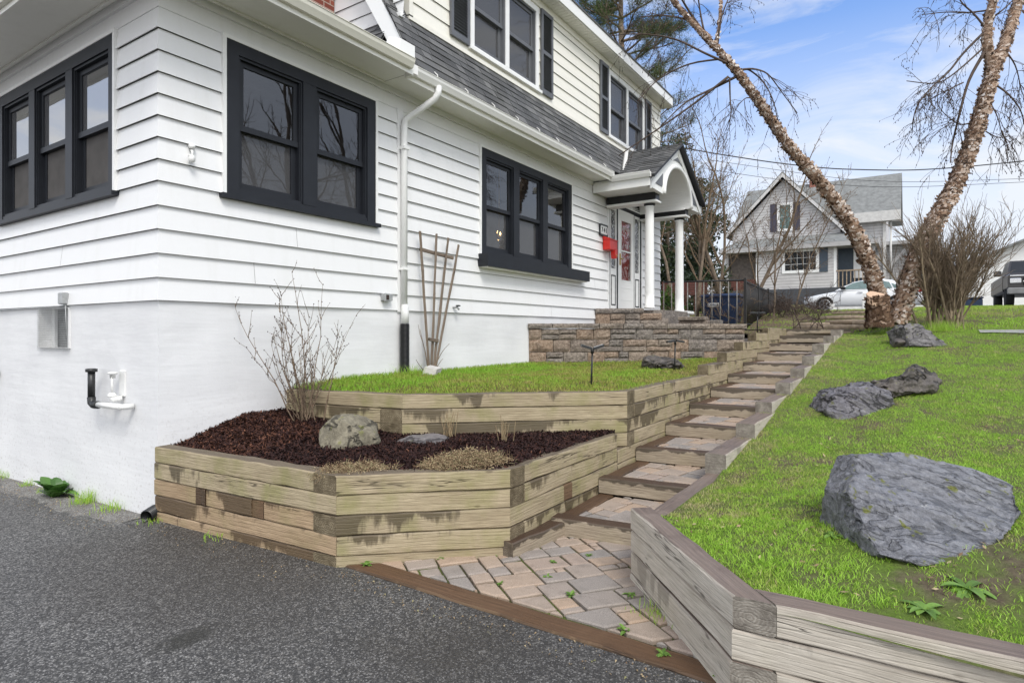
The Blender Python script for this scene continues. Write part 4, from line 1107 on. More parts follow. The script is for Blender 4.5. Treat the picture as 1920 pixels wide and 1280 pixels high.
# nothing out of the frame on the far right
fwd = (Lp[:, 0]-CAM.x)*FW.x+(Lp[:, 1]-CAM.y)*FW.y; lat = (Lp[:, 0]-CAM.x)*RT.x+(Lp[:, 1]-CAM.y)*RT.y
Lp = Lp[(fwd > 1.2) & (lat/fwd < .98)]
fwd = (Lp[:, 0]-CAM.x)*FW.x+(Lp[:, 1]-CAM.y)*FW.y
r = np.random.default_rng(5)
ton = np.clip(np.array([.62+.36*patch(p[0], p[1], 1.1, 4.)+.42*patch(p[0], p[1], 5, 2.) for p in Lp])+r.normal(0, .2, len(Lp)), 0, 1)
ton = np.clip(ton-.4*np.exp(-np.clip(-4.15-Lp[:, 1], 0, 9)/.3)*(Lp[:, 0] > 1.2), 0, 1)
hh = r.uniform(.008, .024, len(Lp))*(1+.55*np.clip(np.array([patch(p[0], p[1], 7., 9.) for p in Lp]), -.7, 1.2))*(1+.5*np.clip(ton-.5, 0, 1))*(1+np.clip((fwd-5)/16, 0, .6))
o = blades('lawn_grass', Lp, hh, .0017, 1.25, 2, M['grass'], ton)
kind(o, 'stuff'); tag(o, 'green patchy lawn grass sloping up right of the timber steps', 'grass')
# wider blades further away are one sheet of tufts
fg = scatter(None, 12.3, 22, -13, 2.2, 2200, lawn_z, 9, lambda x, y: (.4+.6*patch(x, y, .8)) if y < -4.6 else (.12+.3*patch(x, y, .9)))
r = np.random.default_rng(6); ft = np.clip(np.array([.45+.4*patch(p[0], p[1], .8, 7.) for p in fg])+r.normal(0, .15, len(fg)), 0, 1)
o = blades('far_grass', fg, r.uniform(.02, .055, len(fg)), .005, .9, 3, M['grass'], ft)
kind(o, 'stuff'); tag(o, 'thin grass on the crest behind the birch and bare shrub', 'grass')
up = scatter(UL, 1.3, 8.7, -3.1, 0, 5200, upper_z, 11, lambda x, y: max(.2, .7+.5*patch(x, y, 2.2)+(.3 if y > -.8 else 0))*min(1, (6/dist(x, y))))
r = np.random.default_rng(7); ut = np.clip(np.array([.46+.38*patch(p[0], p[1], 1.6, 3.)+.3*patch(p[0], p[1], 6, 3.)+(.28 if (p[1] > -1.0 and p[0] < 6) else 0) for p in up])+r.normal(0, .17, len(up)), 0, 1)
o = blades('upper_lawn_grass', up, r.uniform(.014, .036, len(up))*(1+1.4*np.clip(up[:, 1]+.6, 0, 1)), .0032, .7, 4, M['grassy'], ut)
kind(o, 'stuff'); tag(o, 'short yellowish grass of the raised lawn below the stone wall', 'grass')

lt = scatter([(1.0, -4.1), (.13, -4.93), (.2, -9), (12.3, -11), (12.3, -4.15)], .1, 12.3, -9, -4.1, 60, lambda x, y: lawn_z(x, y)+.012, 31, None, 3.5)
r = np.random.default_rng(32); n = len(lt); a = r.uniform(0, 6.28, n); L = r.uniform(.008, .02, n)[:, None]; ax = np.stack([np.cos(a), np.sin(a), r.normal(0, .3, n)], 1)*L; ay = np.stack([-np.sin(a), np.cos(a), r.normal(0, .4, n)], 1)*L*.45
o = np_mesh('leaf_litter', np.stack([lt-ax, lt+ay, lt+ax, lt-ay], 1).reshape(-1, 3), np.arange(n*4).reshape(-1, 4), M['dry'], r.uniform(0, 1, n)); kind(o, 'stuff'); tag(o, 'scattered tan leaf bits and straw on the sloping lawn', 'leaf litter')
gp = np.concatenate([scatter(None, -.55, 0, .0, 3.9, 260, lambda x, y: drive_z(x, y)+.014, 41), scatter(None, -.12, .1, -4.8, -2.2, 420, lambda x, y: .008, 42), scatter(None, -.3, .06, -2.2, 0, 150, lambda x, y: .008, 43)]); r = np.random.default_rng(44); n = len(gp)
a = r.uniform(0, 6.28, n); L = r.uniform(.003, .009, n)[:, None]; ax = np.stack([np.cos(a), np.sin(a), r.normal(0, .3, n)], 1)*L; ay = np.stack([-np.sin(a), np.cos(a), r.normal(0, .3, n)], 1)*L*.6; up_ = np.array([[0, 0, .006]])
o = np_mesh('grit', np.stack([gp-ax, gp+ay+up_, gp+ax, gp-ay+up_], 1).reshape(-1, 3), np.arange(n*4).reshape(-1, 4), M['dry'], r.uniform(0, 1, n)); kind(o, 'stuff'); tag(o, 'fine grit and leaf bits gathered along the driveway edges', 'grit')
# mulch chips
mp = scatter(LP, 0, 3, -3.1, 0, 7000, mulch_z, 21)
r = np.random.default_rng(22); n = len(mp)
L = r.uniform(.008, .026, n); Wd = r.uniform(.0025, .006, n); a = r.uniform(0, 2*np.pi, n); ti = r.normal(0, .55, n)
ax = np.stack([np.cos(a)*np.cos(ti), np.sin(a)*np.cos(ti), np.sin(ti)], 1)*L[:, None]; ay = np.stack([-np.sin(a), np.cos(a), r.normal(0, .5, n)], 1)*Wd[:, None]
base = mp+np.stack([np.zeros(n), np.zeros(n), r.uniform(.0, .016, n)], 1)
V = np.stack([base-ax-ay, base+ax-ay, base+ax+ay, base-ax+ay], 1).reshape(-1, 3); Fq = (np.arange(n)*4)[:, None]+np.array([[0, 1, 2, 3]])
mt = np.clip(r.normal(.42, .22, n)+np.where((mp[:, 1] > -1.0) & (mp[:, 0] < 1.1), .22, -.05), 0, 1)
o = np_mesh('bark_mulch', V, Fq, M['mulch'], mt); kind(o, 'stuff'); tag(o, 'dark brown shredded bark mulch filling the lower timber planter', 'mulch')

# ================================================================== TIMBER WALLS, STEPS, PAVING
def timber_poly(parent, p0, p1, q1, q0, z0, z1, mat, name='timber', seed=0, ch=.009):
    """beam whose plan is the quad p0 p1 (outer edge) q1 q0 (inner edge); own axes run along the beam"""
    p0 = Vector((p0[0], p0[1], 0)); p1 = Vector((p1[0], p1[1], 0)); q0 = Vector((q0[0], q0[1], 0)); q1 = Vector((q1[0], q1[1], 0))
    d = (p1-p0).normalized(); nl = Vector((-d.y, d.x, 0)); rng = random.Random(seed)
    def loc(p): w = p-p0; return w.dot(d), w.dot(nl)
    x0, y0 = 0, 0; x1, _ = loc(p1); xa, w = loc(q0); xb, w2 = loc(q1); sg = 1 if w > 0 else -1; w = abs(w)
    h = z1-z0
    sec = [(0, ch), (0, h-ch), (ch, h), (w-ch, h), (w, h-ch), (w, ch), (w-ch, 0), (ch, 0)]
    L = max(x1, xb); n = max(2, int(L/.16)); V = []
    for i in range(n+1):
        t = i/n
        j = [rng.uniform(-.0028, .0028) for _ in range(4)]
        bow = .004*math.sin(t*3+seed)
        for (y, z) in sec:
            s = y/w; xs = (0+(xa)*s)*(1-t)+(x1+(xb-x1)*s)*t
            V.append((xs, (y+j[0]*(1 if y < w/2 else -1)+bow)*sg, z+j[1]+(j[2]*1.0 if z > h/2 else j[3])))
    m = 8; Fc = []
    for i in range(n):
        for k in range(m):
            kk = (k+1) % m; f = [i*m+k, i*m+kk, (i+1)*m+kk, (i+1)*m+k]; Fc.append(f if sg < 0 else f[::-1])
    e0 = list(range(m)); e1 = [n*m+k for k in range(m)]
    Fc.append(e0[::-1] if sg < 0 else e0); Fc.append(e1 if sg < 0 else e1[::-1])
    me = bpy.data.meshes.new(name); me.from_pydata(V, [], Fc); me.materials.append(mat); me.update()
    bm = bmesh.new(); bm.from_mesh(me); bmesh.ops.recalc_face_normals(bm, faces=bm.faces); bm.to_mesh(me); bm.free()
    o = bpy.data.objects.new(name, me); C.objects.link(o); o.parent = parent
    o.matrix_basis = Matrix(((d.x, -d.y, 0, p0.x), (d.y, d.x, 0, p0.y), (0, 0, 1, z0), (0, 0, 0, 1)))
    return o
def beam(parent, a, b, w, z0, z1, mat, name='timber', seed=0):
    """straight beam; outer edge a->b, body to the left of travel"""
    a = Vector((a[0], a[1], 0)); b = Vector((b[0], b[1], 0)); d = (b-a).normalized(); nl = Vector((-d.y, d.x, 0))*w
    return timber_poly(parent, a, b, b+nl, a+nl, z0, z1, mat, name, seed)
def timber_wall(parent, path, zs, types, mat, w=.14, breaks=None, seed=1, gap=.003):
    P = [Vector((x, y, 0)) for x, y in path]; n = len(P)-1
    D = [(P[i+1]-P[i]).normalized() for i in range(n)]; NL = [Vector((-d.y, d.x, 0)) for d in D]
    matf = mat if callable(mat) else (lambda c, i: mat)
    for c, (z0, z1) in enumerate(zs):
        st = [None]*n; en = [None]*n
        st[0] = (P[0], P[0]+NL[0]*w); en[n-1] = (P[n], P[n]+NL[n-1]*w)
        for i in range(1, n):
            a, b, na, nb = D[i-1], D[i], NL[i-1], NL[i]
            mi = P[i]+(na+nb)*(w/(1+na.dot(nb)))
            ty = types[i-1][c % len(types[i-1])]
            if ty == 'n':
                t = w/nb.dot(a); q = P[i]+a*t if (a*t).dot(a) < 0 else P[i]+a*(-abs(t)); en[i-1] = (q, mi); st[i] = (P[i], q)
            elif ty == 'p':
                t = w/na.dot(b); q = P[i]+b*abs(t); en[i-1] = (P[i], q); st[i] = (q, mi)
            else:
                en[i-1] = (P[i], mi); st[i] = (P[i], mi)
        for i in range(n):
            s0, s1 = st[i]; e0, e1 = en[i]
            br = (breaks or {}).get((c, i), [])
            fr = [0]+br+[1]
            for k in range(len(fr)-1):
                def lp(A, B, t): return A+(B-A)*t
                a0 = s0 if k == 0 else lp(s0, e0, fr[k])+D[i]*gap; q0 = s1 if k == 0 else lp(s0, e0, fr[k])+D[i]*gap+NL[i]*w
                a1 = e0 if k == len(fr)-2 else lp(s0, e0, fr[k+1]); q1 = e1 if k == len(fr)-2 else lp(s0, e0, fr[k+1])+NL[i]*w
                sh = fr[k+1]-fr[k]
                short = (a1-a0).length < .26
                dz = random.Random(seed*97+c*13+i*5+k).uniform(-.003, .003)
                timber_poly(parent, a0-NL[i]*dz, a1-NL[i]*dz, q1, q0, z0+.0015, z1-.0015, M['timberb'] if (short and fr != [0, 1]) else matf(c, i), seed=seed*100+c*10+i+k)

lowp = thing('timber_planter', 'low weathered timber planter wall holding mulch, boulder and bare shrub beside the driveway', 'retaining wall', (0, 0, 0))
zs = [(-.065+.139*k, -.065+.139*(k+1)) for k in range(5)]
timber_wall(lowp, [(-.055, -.035), (.085, -2.19), (.90, -3.075), (2.76, -3.085)], zs,
            ['nmnmn', 'mpmpp'], lambda c, i: M['timbern'] if (i == 0 and c < 3) else M['timber'], breaks={(2, 0): [.30, .365, .66, .73], (0, 0): [.86], (3, 2): [], (2, 2): [.42, .5], (1, 2): [.38], (0, 2): [.5]}, seed=3)
beam(lowp, (.86, -3.13), (1.60, -3.215), .15, -.03, .125, M['timbers'], seed=71)
upp = thing('timber_retaining_wall', 'weathered timber wall with stepped ends holding up the raised lawn beside the steps', 'retaining wall', (0, 0, 0))
zs = [(1.02-.139*(k+1), 1.02-.139*k) for k in range(3, -1, -1)]
timber_wall(upp, [(1.27, .02), (1.50, -1.45), (3.0, -3.085), (8.05, -3.085)], zs, ['mnnm'[::-1], 'ppmp'[::-1]], M['timber'], breaks={(0, 1): [.52, .60], (1, 2): [.55], (2, 2): [.3]}, seed=9)
k = 0
for z1 in (.464, .325, .186):
    beam(upp, (2.77, -3.085), (6.0-k*1.2, -3.085), .14, z1-.1375, z1, M['timber'], seed=40+k); k += 1
tiers = [(5.86, 1.155), (6.86, 1.30), (7.92, 1.45), (8.92, 1.595), (9.95, 1.70)]
for k, (x, zt) in enumerate(tiers):
    beam(upp, (x, -3.09-.002*k), (min(12.3, x+3.4), -3.09-.002*k), .15, zt-.145, zt, M['timber'], seed=50+k)
rwall = thing('timber_retaining_wall', 'grey weathered timber wall in the right foreground edging the sloping lawn', 'retaining wall', (0, 0, 0))
zs = [(-.085+.14*k, -.085+.14*(k+1)) for k in range(4)]
timber_wall(rwall, [(.99, -3.955), (-.005, -4.83), (.10, -7.6)], zs, ['pmpm'[::-1].replace('m', 'm')], M['timberg'], seed=15)
# stepped beam ends on the lawn side of the steps
curb = thing('timber_kerb', 'stepped grey timber ends edging the lawn side of the steps', 'kerb', (0, 0, 0))
beam(curb, (3.42, -3.86), (.98, -3.96), .15, .14, .285, M['timbers'], seed=80) if False else beam(curb, (1.16, -4.13), (2.80, -4.13), .175, .215, .37, M['timberg'], seed=80)
for k, (x, zt) in enumerate([(2.70, .55), (3.68, .69), (4.68, .815), (5.68, .97), (6.74, 1.105), (7.80, 1.25), (8.95, 1.40), (10.25, 1.545), (11.4, 1.66)]):
    beam(curb, (x, -4.135-.01*k+random.Random(k).uniform(-.018, .018)), (x+1.2, -4.135-.01*k+random.Random(k+50).uniform(-.02, .02)), .18, zt-.19, zt+random.Random(k+9).uniform(-.012, .012), M['timberg'], seed=81+k)
STEP = [(1.46, .15), (2.32, .292), (3.21, .428), (4.10, .568), (5.0, .70), (5.96, .838), (6.92, .974), (7.9, 1.106), (9.0, 1.236), (10.08, 1.39), (11.16, 1.54), (12.0, 1.69)]
ordw = ['lowest', 'second', 'third', 'fourth', 'fifth', 'sixth', 'seventh', 'eighth', 'ninth', 'tenth', 'eleventh', 'topmost']
def clip_half(P, a, b, c):
    out = []
    for i in range(len(P)):
        p, q = P[i], P[(i+1) % len(P)]; dp, dq = a*p[0]+b*p[1]-c, a*q[0]+b*q[1]-c
        if dp >= 0: out.append(p)
        if dp*dq < 0: t = dp/(dp-dq); out.append((p[0]+(q[0]-p[0])*t, p[1]+(q[1]-p[1])*t))
    return out
def pave(mb, poly, z, ax, unit=.075, seed=1, gap=.006, h=.05, org=(0, 0), cuts=(), sizes=((3, 3), (3, 2), (2, 3), (2, 2), (2, 1), (3, 2), (4, 3))):
    """random ashlar of concrete pavers inside a polygon; ax is the direction of the courses"""
    rng = random.Random(seed); ax = Vector((ax[0], ax[1], 0)).normalized(); ay = Vector((-ax.y, ax.x, 0))
    P = [Vector((x-org[0], y-org[1], 0)) for x, y in poly]; us = [p.dot(ax) for p in P]; vs = [p.dot(ay) for p in P]
    i0, i1 = int(math.floor(min(us)/unit))-1, int(math.ceil(max(us)/unit))+1; j0, j1 = int(math.floor(min(vs)/unit))-1, int(math.ceil(max(vs)/unit))+1
    used = set()
    for j in range(j0, j1):
        for i in range(i0, i1):
            if (i, j) in used: continue
            opts = list(sizes); rng.shuffle(opts); opts.append((1, 1))
            for a, b in opts:
                cells = [(i+p, j+q) for p in range(a) for q in range(b)]
                if all(c not in used for c in cells): break
            used.update(cells)
            c = ax*((i+a/2)*unit)+ay*((j+b/2)*unit)+Vector((org[0], org[1], 0))
            if not inside(poly, c.x, c.y): continue
            u0, u1, v0, v1 = i*unit+gap, (i+a)*unit-gap, j*unit+gap, (j+b)*unit-gap
            dz = rng.uniform(-.005, .005); t = rng.random(); tw = rng.uniform(-.006, .006)
            c8 = .012; Q = []
            for (u, v) in ((u0, v0), (u1, v0), (u1, v1), (u0, v1)):
                p = ax*u+ay*v; Q.append((p.x+org[0]+rng.uniform(-.003, .003), p.y+org[1]+rng.uniform(-.003, .003)))
            for cu in cuts:
                if Q: Q = clip_half(Q, *cu)
            if len(Q) < 3: continue
            gx, gy = sum(q[0] for q in Q)/len(Q), sum(q[1] for q in Q)/len(Q); m_ = len(Q); V = []
            for (zz, ins) in ((z-h, 0), (z+dz-c8*.6, 0), (z+dz, c8)):
                for (x, y) in Q:
                    l = max(.001, math.hypot(x-gx, y-gy)); k_ = max(.3, 1-ins*1.4/l); V.append((gx+(x-gx)*k_, gy+(y-gy)*k_, zz+tw*(x-gx)*6))
            Fc = [tuple(range(2*m_, 3*m_))]
            for r_ in range(2):
                for q in range(m_): Fc.append((m_*r_+q, m_*r_+(q+1) % m_, m_*r_+m_+(q+1) % m_, m_*r_+m_+q))
            mb.add(V, Fc, 0, t)
for k, (x, z) in enumerate(STEP):
    xn, zn = STEP[k+1] if k < 11 else (13.0, z)
    st = thing('garden_step', {0: 'lowest timber step, rising straight from the paved landing', 11: 'topmost timber step, its long beam lying at the head of the flight'}.get(k, '%s timber step counted from the paved landing, with pavers on its tread' % ordw[k]), 'step', (x, -3.45, z), 'timber steps of the garden flight')
    inv = Vector((x, -3.45, z))
    def bb(a, b, w, z0, z1, mat, name, seed):
        o = beam(st, a, b, w, z0, z1, mat, name, seed); o.matrix_basis = Matrix.Translation(-inv) @ o.matrix_basis; return o
    ye = -3.975 if k else -3.86
    if k == 11: bb((x-.02, -2.95), (x+.14, -4.35), .15, z-.15, z, M['timbers'], 'riser', 100+k); continue
    bb((x, -3.095), (x+.10, ye), .145, z-.142, z, M['timbers'], 'riser', 100+k)
    bb((x+.15, -3.235), (xn+.02, -3.235), .135, z-.13, z+.0, M['boardwet'], 'side_board', 200+k)
    if k < 9:
        mb = MB(); pave(mb, [(x, -3.1), (x, -4.1), (xn+.2, -4.1), (xn+.2, -3.1)], z-.004, (.985, -.17), seed=300+k, org=(x, -3.25), unit=.08, cuts=((.705, .1, .705*(x+.152)-.3095), (-.705, -.1, -.705*(xn-.004)+.3095), (0, -1, 3.243), (0, 1, -3.975)))
        o = mb.build('paving', M['paver'], st); o.matrix_basis = Matrix.Translation(-inv)
    else:
        mb = MB(); mb.box(x+.12, xn+.08, -3.97, -3.24, z-.08, z-.015); o = mb.build('tread', M['soil'], st); o.matrix_basis = Matrix.Translation(-inv)

# paved landing and its edge board
mb = MB()
LAND = [(.31, -2.33), (.95, -3.04), (1.60, -3.18), (1.56, -3.9), (1.05, -4.0), (.12, -4.9), (.29, -4.7)]
pave(mb, [(.15, -2.22), (.93, -3.0), (1.6, -3.14), (1.62, -3.95), (1.02, -4.0), (.20, -4.74)], .022, (.80, -.60), seed=17, org=(.3, -2.4), unit=.072, cuts=((1, 0, .292),), gap=.0075)
kind(mb.build('path', M['paver']), 'structure')
kind(region('path_bed', -.1, 1.9, -5.2, -2.2, .06, lambda x, y: .004+.008*fbm(x, y, 5), [(.13, -2.2), (.95, -3.0), (1.9, -3.1), (1.9, -4.0), (1.0, -3.98), (.0, -4.95), (.13, -4.75)], M['joint']), 'structure')
eb = thing('edging_board', 'long wet brown timber board set flush between driveway and paved landing', 'edging', (0, 0, 0))
beam(eb, (.12, -2.22), (.10, -4.86), .165, -.08, .018, M['timberb'], 'board', 77)
# ================================================================== STONE TERRACE WALL
sw = thing('stone_retaining_wall', 'split face concrete block wall with dark coping below the front door', 'retaining wall', (0, 0, 0))
A = Vector((6.06, -.02, 0)); B = Vector((8.52, -2.98, 0)); wd = (B-A).normalized(); wn = Vector((wd.y, -wd.x, 0)); WL = (B-A).length
if wn.x > 0: wn = -wn
def split_block(mb, o, d, nrm, L, D, z0, z1, tone, rng, rough=.022, nu=6, nv=4):
    """block with a rough bulging face along nrm; d runs along its length"""
    g = .004; V = []; idx = {}
    for i in range(nu+1):
        for k in range(nv+1):
            u = g+(L-2*g)*i/nu; z = z0+g+(z1-z0-2*g)*k/nv
            edge = i in (0, nu) or k in (0, nv)
            b = 0 if edge else rough*(.7+.6*rng.random())
            p = o+d*(u+(rng.uniform(-.004, .004) if edge else 0))+nrm*(b); V.append((p.x, p.y, z+(rng.uniform(-.004, .004) if edge else 0))); idx[(i, k)] = len(V)-1
    Fc = [(idx[(i, k)], idx[(i+1, k)], idx[(i+1, k+1)], idx[(i, k+1)]) for i in range(nu) for k in range(nv)]
    b0 = len(V)
    for (i, k) in ((0, 0), (nu, 0), (nu, nv), (0, nv)):
        p = Vector(V[idx[(i, k)]]); q = p-nrm*D; V.append((q.x, q.y, q.z))
    def strip(seq, a, b):
        for s0, s1 in zip(seq[:-1], seq[1:]): Fc.append((s0, s1, b, a)) if False else None
    Fc.append(tuple([idx[(i, 0)] for i in range(nu+1)]+[b0+1, b0])); Fc.append(tuple([idx[(i, nv)] for i in range(nu, -1, -1)]+[b0+3, b0+2]))
    Fc.append(tuple([idx[(0, k)] for k in range(nv, -1, -1)]+[b0, b0+3])); Fc.append(tuple([idx[(nu, k)] for k in range(nv+1)]+[b0+2, b0+1]))
    mb.add(V, Fc, 0, tone)
rng = random.Random(31); mb = MB()
COUR = [.62, .84, 1.06, 1.275, 1.485, 1.675]
for z0, z1 in zip(COUR[:-1], COUR[1:]):
    u = 0
    while u < WL-.02:
        L = min(rng.choice((.22, .3, .3, .42, .46)), WL-u)
        if WL-u-L < .15: L = WL-u
        if rng.random() < .42 and L > .28:
            zm = z0+(z1-z0)*rng.choice((.5, .5, .42)); c = 1 if rng.random() < .5 else 0
            split_block(mb, A+wd*u, wd, wn, L, .2, z0, zm, rng.random(), rng)
            if c and L > .4:
                h = L*rng.uniform(.4, .6); split_block(mb, A+wd*u, wd, wn, h, .2, zm, z1, rng.random(), rng); split_block(mb, A+wd*(u+h), wd, wn, L-h, .2, zm, z1, rng.random(), rng)
            else: split_block(mb, A+wd*u, wd, wn, L, .2, zm, z1, rng.random(), rng)
        else: split_block(mb, A+wd*u, wd, wn, L, .2, z0, z1, rng.random(), rng)
        u += L
mb.build('block_courses', M['block'], sw)
def coping(u0, u1, base, d, nrm, z0, z1, D, ov, mb, rng, lens=(.36, .42, .46)):
    u = u0
    while u < u1-.02:
        L = min(rng.choice(lens), u1-u)
        if u1-u-L < .14: L = u1-u
        split_block(mb, base+d*u+nrm*ov, d, nrm, L, D, z0, z1, .25+.35*rng.random(), rng, .014, 5, 2); u += L
mb = MB(); coping(-.02, WL+.03, A, wd, wn, 1.677, 1.765, .34, .035, mb, rng); mb.build('coping', M['block'], sw)
# door steps of the same blocks on the terrace
ds_ = thing('block_doorstep', 'two tier doorstep of tan split blocks under the front door and columns', 'doorstep', (0, 0, 0))
mb = MB(); a = Vector((8.62, -.03, 0)); b = Vector((9.16, -1.24, 0)); d = (b-a).normalized(); nn = Vector((d.y, -d.x, 0)); nn = nn if nn.x < 0 else -nn; L_ = (b-a).length
u = 0
while u < L_-.02:
    L = min(rng.choice((.3, .36, .42)), L_-u)
    if L_-u-L < .12: L = L_-u
    if rng.random() < .5:
        split_block(mb, a+d*u, d, nn, L, .5, 1.66, 1.86, .3+.6*rng.random(), rng)
        split_block(mb, a+d*u, d, nn, L, .5, 1.86, 2.0, .3+.6*rng.random(), rng)
    else: split_block(mb, a+d*u, d, nn, L, .5, 1.66, 2.0, .3+.6*rng.random(), rng)
    u += L
c2 = Vector((10.9, -1.62, 0)); split_block(mb, b, Vector((1, 0, 0)), Vector((0, -1, 0)), .40, .5, 1.66, 1.9, .5, rng)
mb.build('block_courses', M['block'], ds_)
mb = MB(); coping(0, L_-.35, a, d, nn, 2.002, 2.10, .42, .03, mb, rng); mb.prism([(8.85, -.05, 1.70), (9.42, -1.22, 1.70), (10.9, -1.22, 1.70), (10.9, -.05, 1.70)], (0, 0, .37), 0, .3); mb.build('coping', M['block'], ds_)
stk = thing('stacked_flat_stones', 'two low piles of flat stones on the terrace beside the right column', 'stones', (0, 0, 0))
for (px_, py_, n, w) in ((1300, 603, 3, .5), (1336, 604, 2, .4)):
    p = atD(px_, py_, 12.6); mb = MB(); z = 1.66
    for k in range(n):
        h = rng.uniform(.06, .11); mb.box(p.x-w*.25+rng.uniform(-.03, .03), p.x+w*.25, p.y-w*.55+rng.uniform(-.05, .05), p.y+w*.55, z, z+h, 0, rng.random(), ch=.015); z += h+.002
    mb.build('stone_pile', M['block'], stk)

# ================================================================== ROCKS
def rock(name, label, pts, mat, cuts=3, amp=.03, sc=3., seed=0, sm=1, cat='boulder', group=None, bed=None, layer=0.):
    bm = bmesh.new()
    for p in pts: bm.verts.new(p)
    bmesh.ops.convex_hull(bm, input=bm.verts)
    for v in [v for v in bm.verts if not v.link_faces]: bm.verts.remove(v)
    bmesh.ops.triangulate(bm, faces=bm.faces)
    for _ in range(cuts):
        bmesh.ops.subdivide_edges(bm, edges=[e for e in bm.edges if e.calc_length() > .02], cuts=1, use_grid_fill=True); bmesh.ops.triangulate(bm, faces=bm.faces)
    for _ in range(sm): bmesh.ops.smooth_vert(bm, verts=bm.verts, factor=.45, use_axis_x=True, use_axis_y=True, use_axis_z=True)
    bm.normal_update()
    o = Vector((seed*3.1, seed*1.7, seed*.3)); mv = []
    for v in bm.verts:
        q = v.co*sc+o
        if bed: q = Vector((v.co.dot(Vector(bed[0]))*sc*.45, v.co.dot(Vector(bed[1]))*sc*2.2, v.co.dot(Vector(bed[2]))*sc*2.2))+o
        d = noise.fractal(q, .9, 2.1, 5)*amp+abs(noise.noise(q*2.3))*amp*-.7
        if layer: k_ = d/layer; d = layer*(math.floor(k_)+min(1, (k_-math.floor(k_))*2.6)**2) if True else d
        mv.append(d)
    for v, d in zip(bm.verts, mv): v.co += v.normal*d
    bmesh.ops.recalc_face_normals(bm, faces=bm.faces)
    me = bpy.data.meshes.new(name); bm.to_mesh(me); bm.free(); me.materials.append(mat)
    me.polygons.foreach_set('use_smooth', [True]*len(me.polygons)); me.update()
    ob = bpy.data.objects.new(name, me); C.objects.link(ob); tag(ob, label, cat, group); return ob
def blob(c, rx, ry, rz, n, seed, flat=.0):
    rng = random.Random(seed); out = []
    for _ in range(n):
        v = Vector((rng.gauss(0, 1), rng.gauss(0, 1), rng.gauss(0, 1))).normalized()
        k = rng.uniform(.88, 1.05); out.append((c[0]+v.x*rx*k, c[1]+v.y*ry*k, c[2]+max(v.z, -.5)*rz*k))
    return out
# slate slab: face seen from the drive, with real thickness behind it
face = [(1728, 1058, 2.72), (1650, 1040, 2.80), (1603, 985, 2.98), (1590, 925, 3.10), (1612, 857, 3.36), (1695, 853, 3.46), (1805, 876, 3.46), (1898, 912, 3.40), (1921, 960, 3.22), (1880, 1012, 2.98), (1800, 1050, 2.80)]
pts = []
for (x, y, d) in face:
    d *= 1.05; p = atD(x, y, d); pts.append(p); pts.append(p+FW*(.26 if y < 930 else .40)+Vector((0, 0, -.04 if y < 930 else -.16)))
pts.append(atD(1750, 940, 3.27)); pts.append(atD(1640, 890, 3.52))
rock('slate_boulder', 'big blue grey slate slab with moss tufts lying on the lawn in the foreground', pts, M['slate'], 5, .026, 2.4, 3, 0, bed=BED, layer=.008)
z0 = lawn_z(4.1, -5.05)
KP = 6.75/5.95; KD = 7.2/6.5
bs = [(1549, 770, 5.95), (1562, 742, 6.0), (1590, 722, 6.1), (1640, 716, 6.2), (1672, 735, 6.2), (1676, 775, 6.1), (1648, 790, 5.9), (1580, 790, 5.85), (1612, 745, 5.95)]
pts = []
for (x, y, d) in bs: p = atD(x, y, d*KP); pts += [p, p+FW*.4+Vector((0, 0, -.06))]
rock('purple_boulder', 'wet purplish grey boulder with pebbles on its top, midway up the lawn', pts, M['purple'], 5, .055, 3., 5, 0, bed=BED, layer=.014)
for k, (x, y, d) in enumerate(((1630, 724, 6.2), (1640, 731, 6.15))):
    p = atD(x, y, d*KP); rock('pebble', ['small rust coloured round pebble on top of the purplish boulder', 'small olive round pebble on top of the purplish boulder, nearer one'][k], blob((p.x, p.y, p.z), .034, .034, .024, 20, 61+k), [simple('rust_stone', (.28, .10, .04), .7), simple('olive_stone', (.16, .13, .04), .7)][k], 1, .003, 8, k, 1, 'pebble')
ds2 = [(1645, 726, 6.5), (1660, 712, 6.55), (1700, 703, 6.6), (1735, 688, 6.7), (1752, 698, 6.75), (1764, 716, 6.7), (1755, 727, 6.6), (1700, 738, 6.5), (1672, 746, 6.45)]
pts = []
for (x, y, d) in ds2: p = atD(x, y, d*KD); pts += [p, p+FW*.35+Vector((0, 0, -.05))]
rock('dark_boulder', 'long dark speckled boulder lying behind the purplish boulder', pts, M['darkrock'], 5, .10, 2.6, 7, 0)
ps = [(1696, 640, 10.6), (1694, 610, 10.7), (1708, 601, 10.8), (1722, 606, 10.7), (1745, 625, 10.6), (1768, 640, 10.5), (1780, 648, 10.4), (1740, 650, 10.3), (1705, 648, 10.4)]
pts = []
for (x, y, d) in ps: p = atD(x, y, d); pts += [p, p+FW*.5+Vector((0, 0, -.1))]
rock('pointed_boulder', 'upright pointed grey boulder at the top of the lawn', pts, M['greyrock'], 4, .08, 2.6, 9, 0)
pts = []
for (x, y, d) in [(1762, 634, 11.2), (1820, 634, 11.4), (1828, 639, 11.2), (1775, 646, 10.5), (1800, 645, 10.6)]: p = atD(x, y, d); pts += [p, p+Vector((.1, .05, -.12))]
rock('flat_slate', 'pale flat slate beside the pointed boulder', pts, M['slab'], 3, .01, 5, 11, 1)
pts = []
for (x, y, d) in [(1674, 635, 10.7), (1694, 632, 10.8), (1700, 640, 10.5), (1680, 640, 10.5)]: p = atD(x, y, d); pts += [p, p+Vector((.1, .05, -.12))]
rock('small_slate', 'small dark slate chip left of the pointed boulder', pts, M['darkrock'], 2, .01, 5, 12, 1)
c = atZ(652, 835, .62); rock('mossy_boulder', 'rounded brown boulder with lichen resting in the mulch bed', blob((c.x+.04, c.y+.02, .66), .345, .30, .235, 60, 71)+[], M['granite'], 3, .022, 4.5, 2, 2)
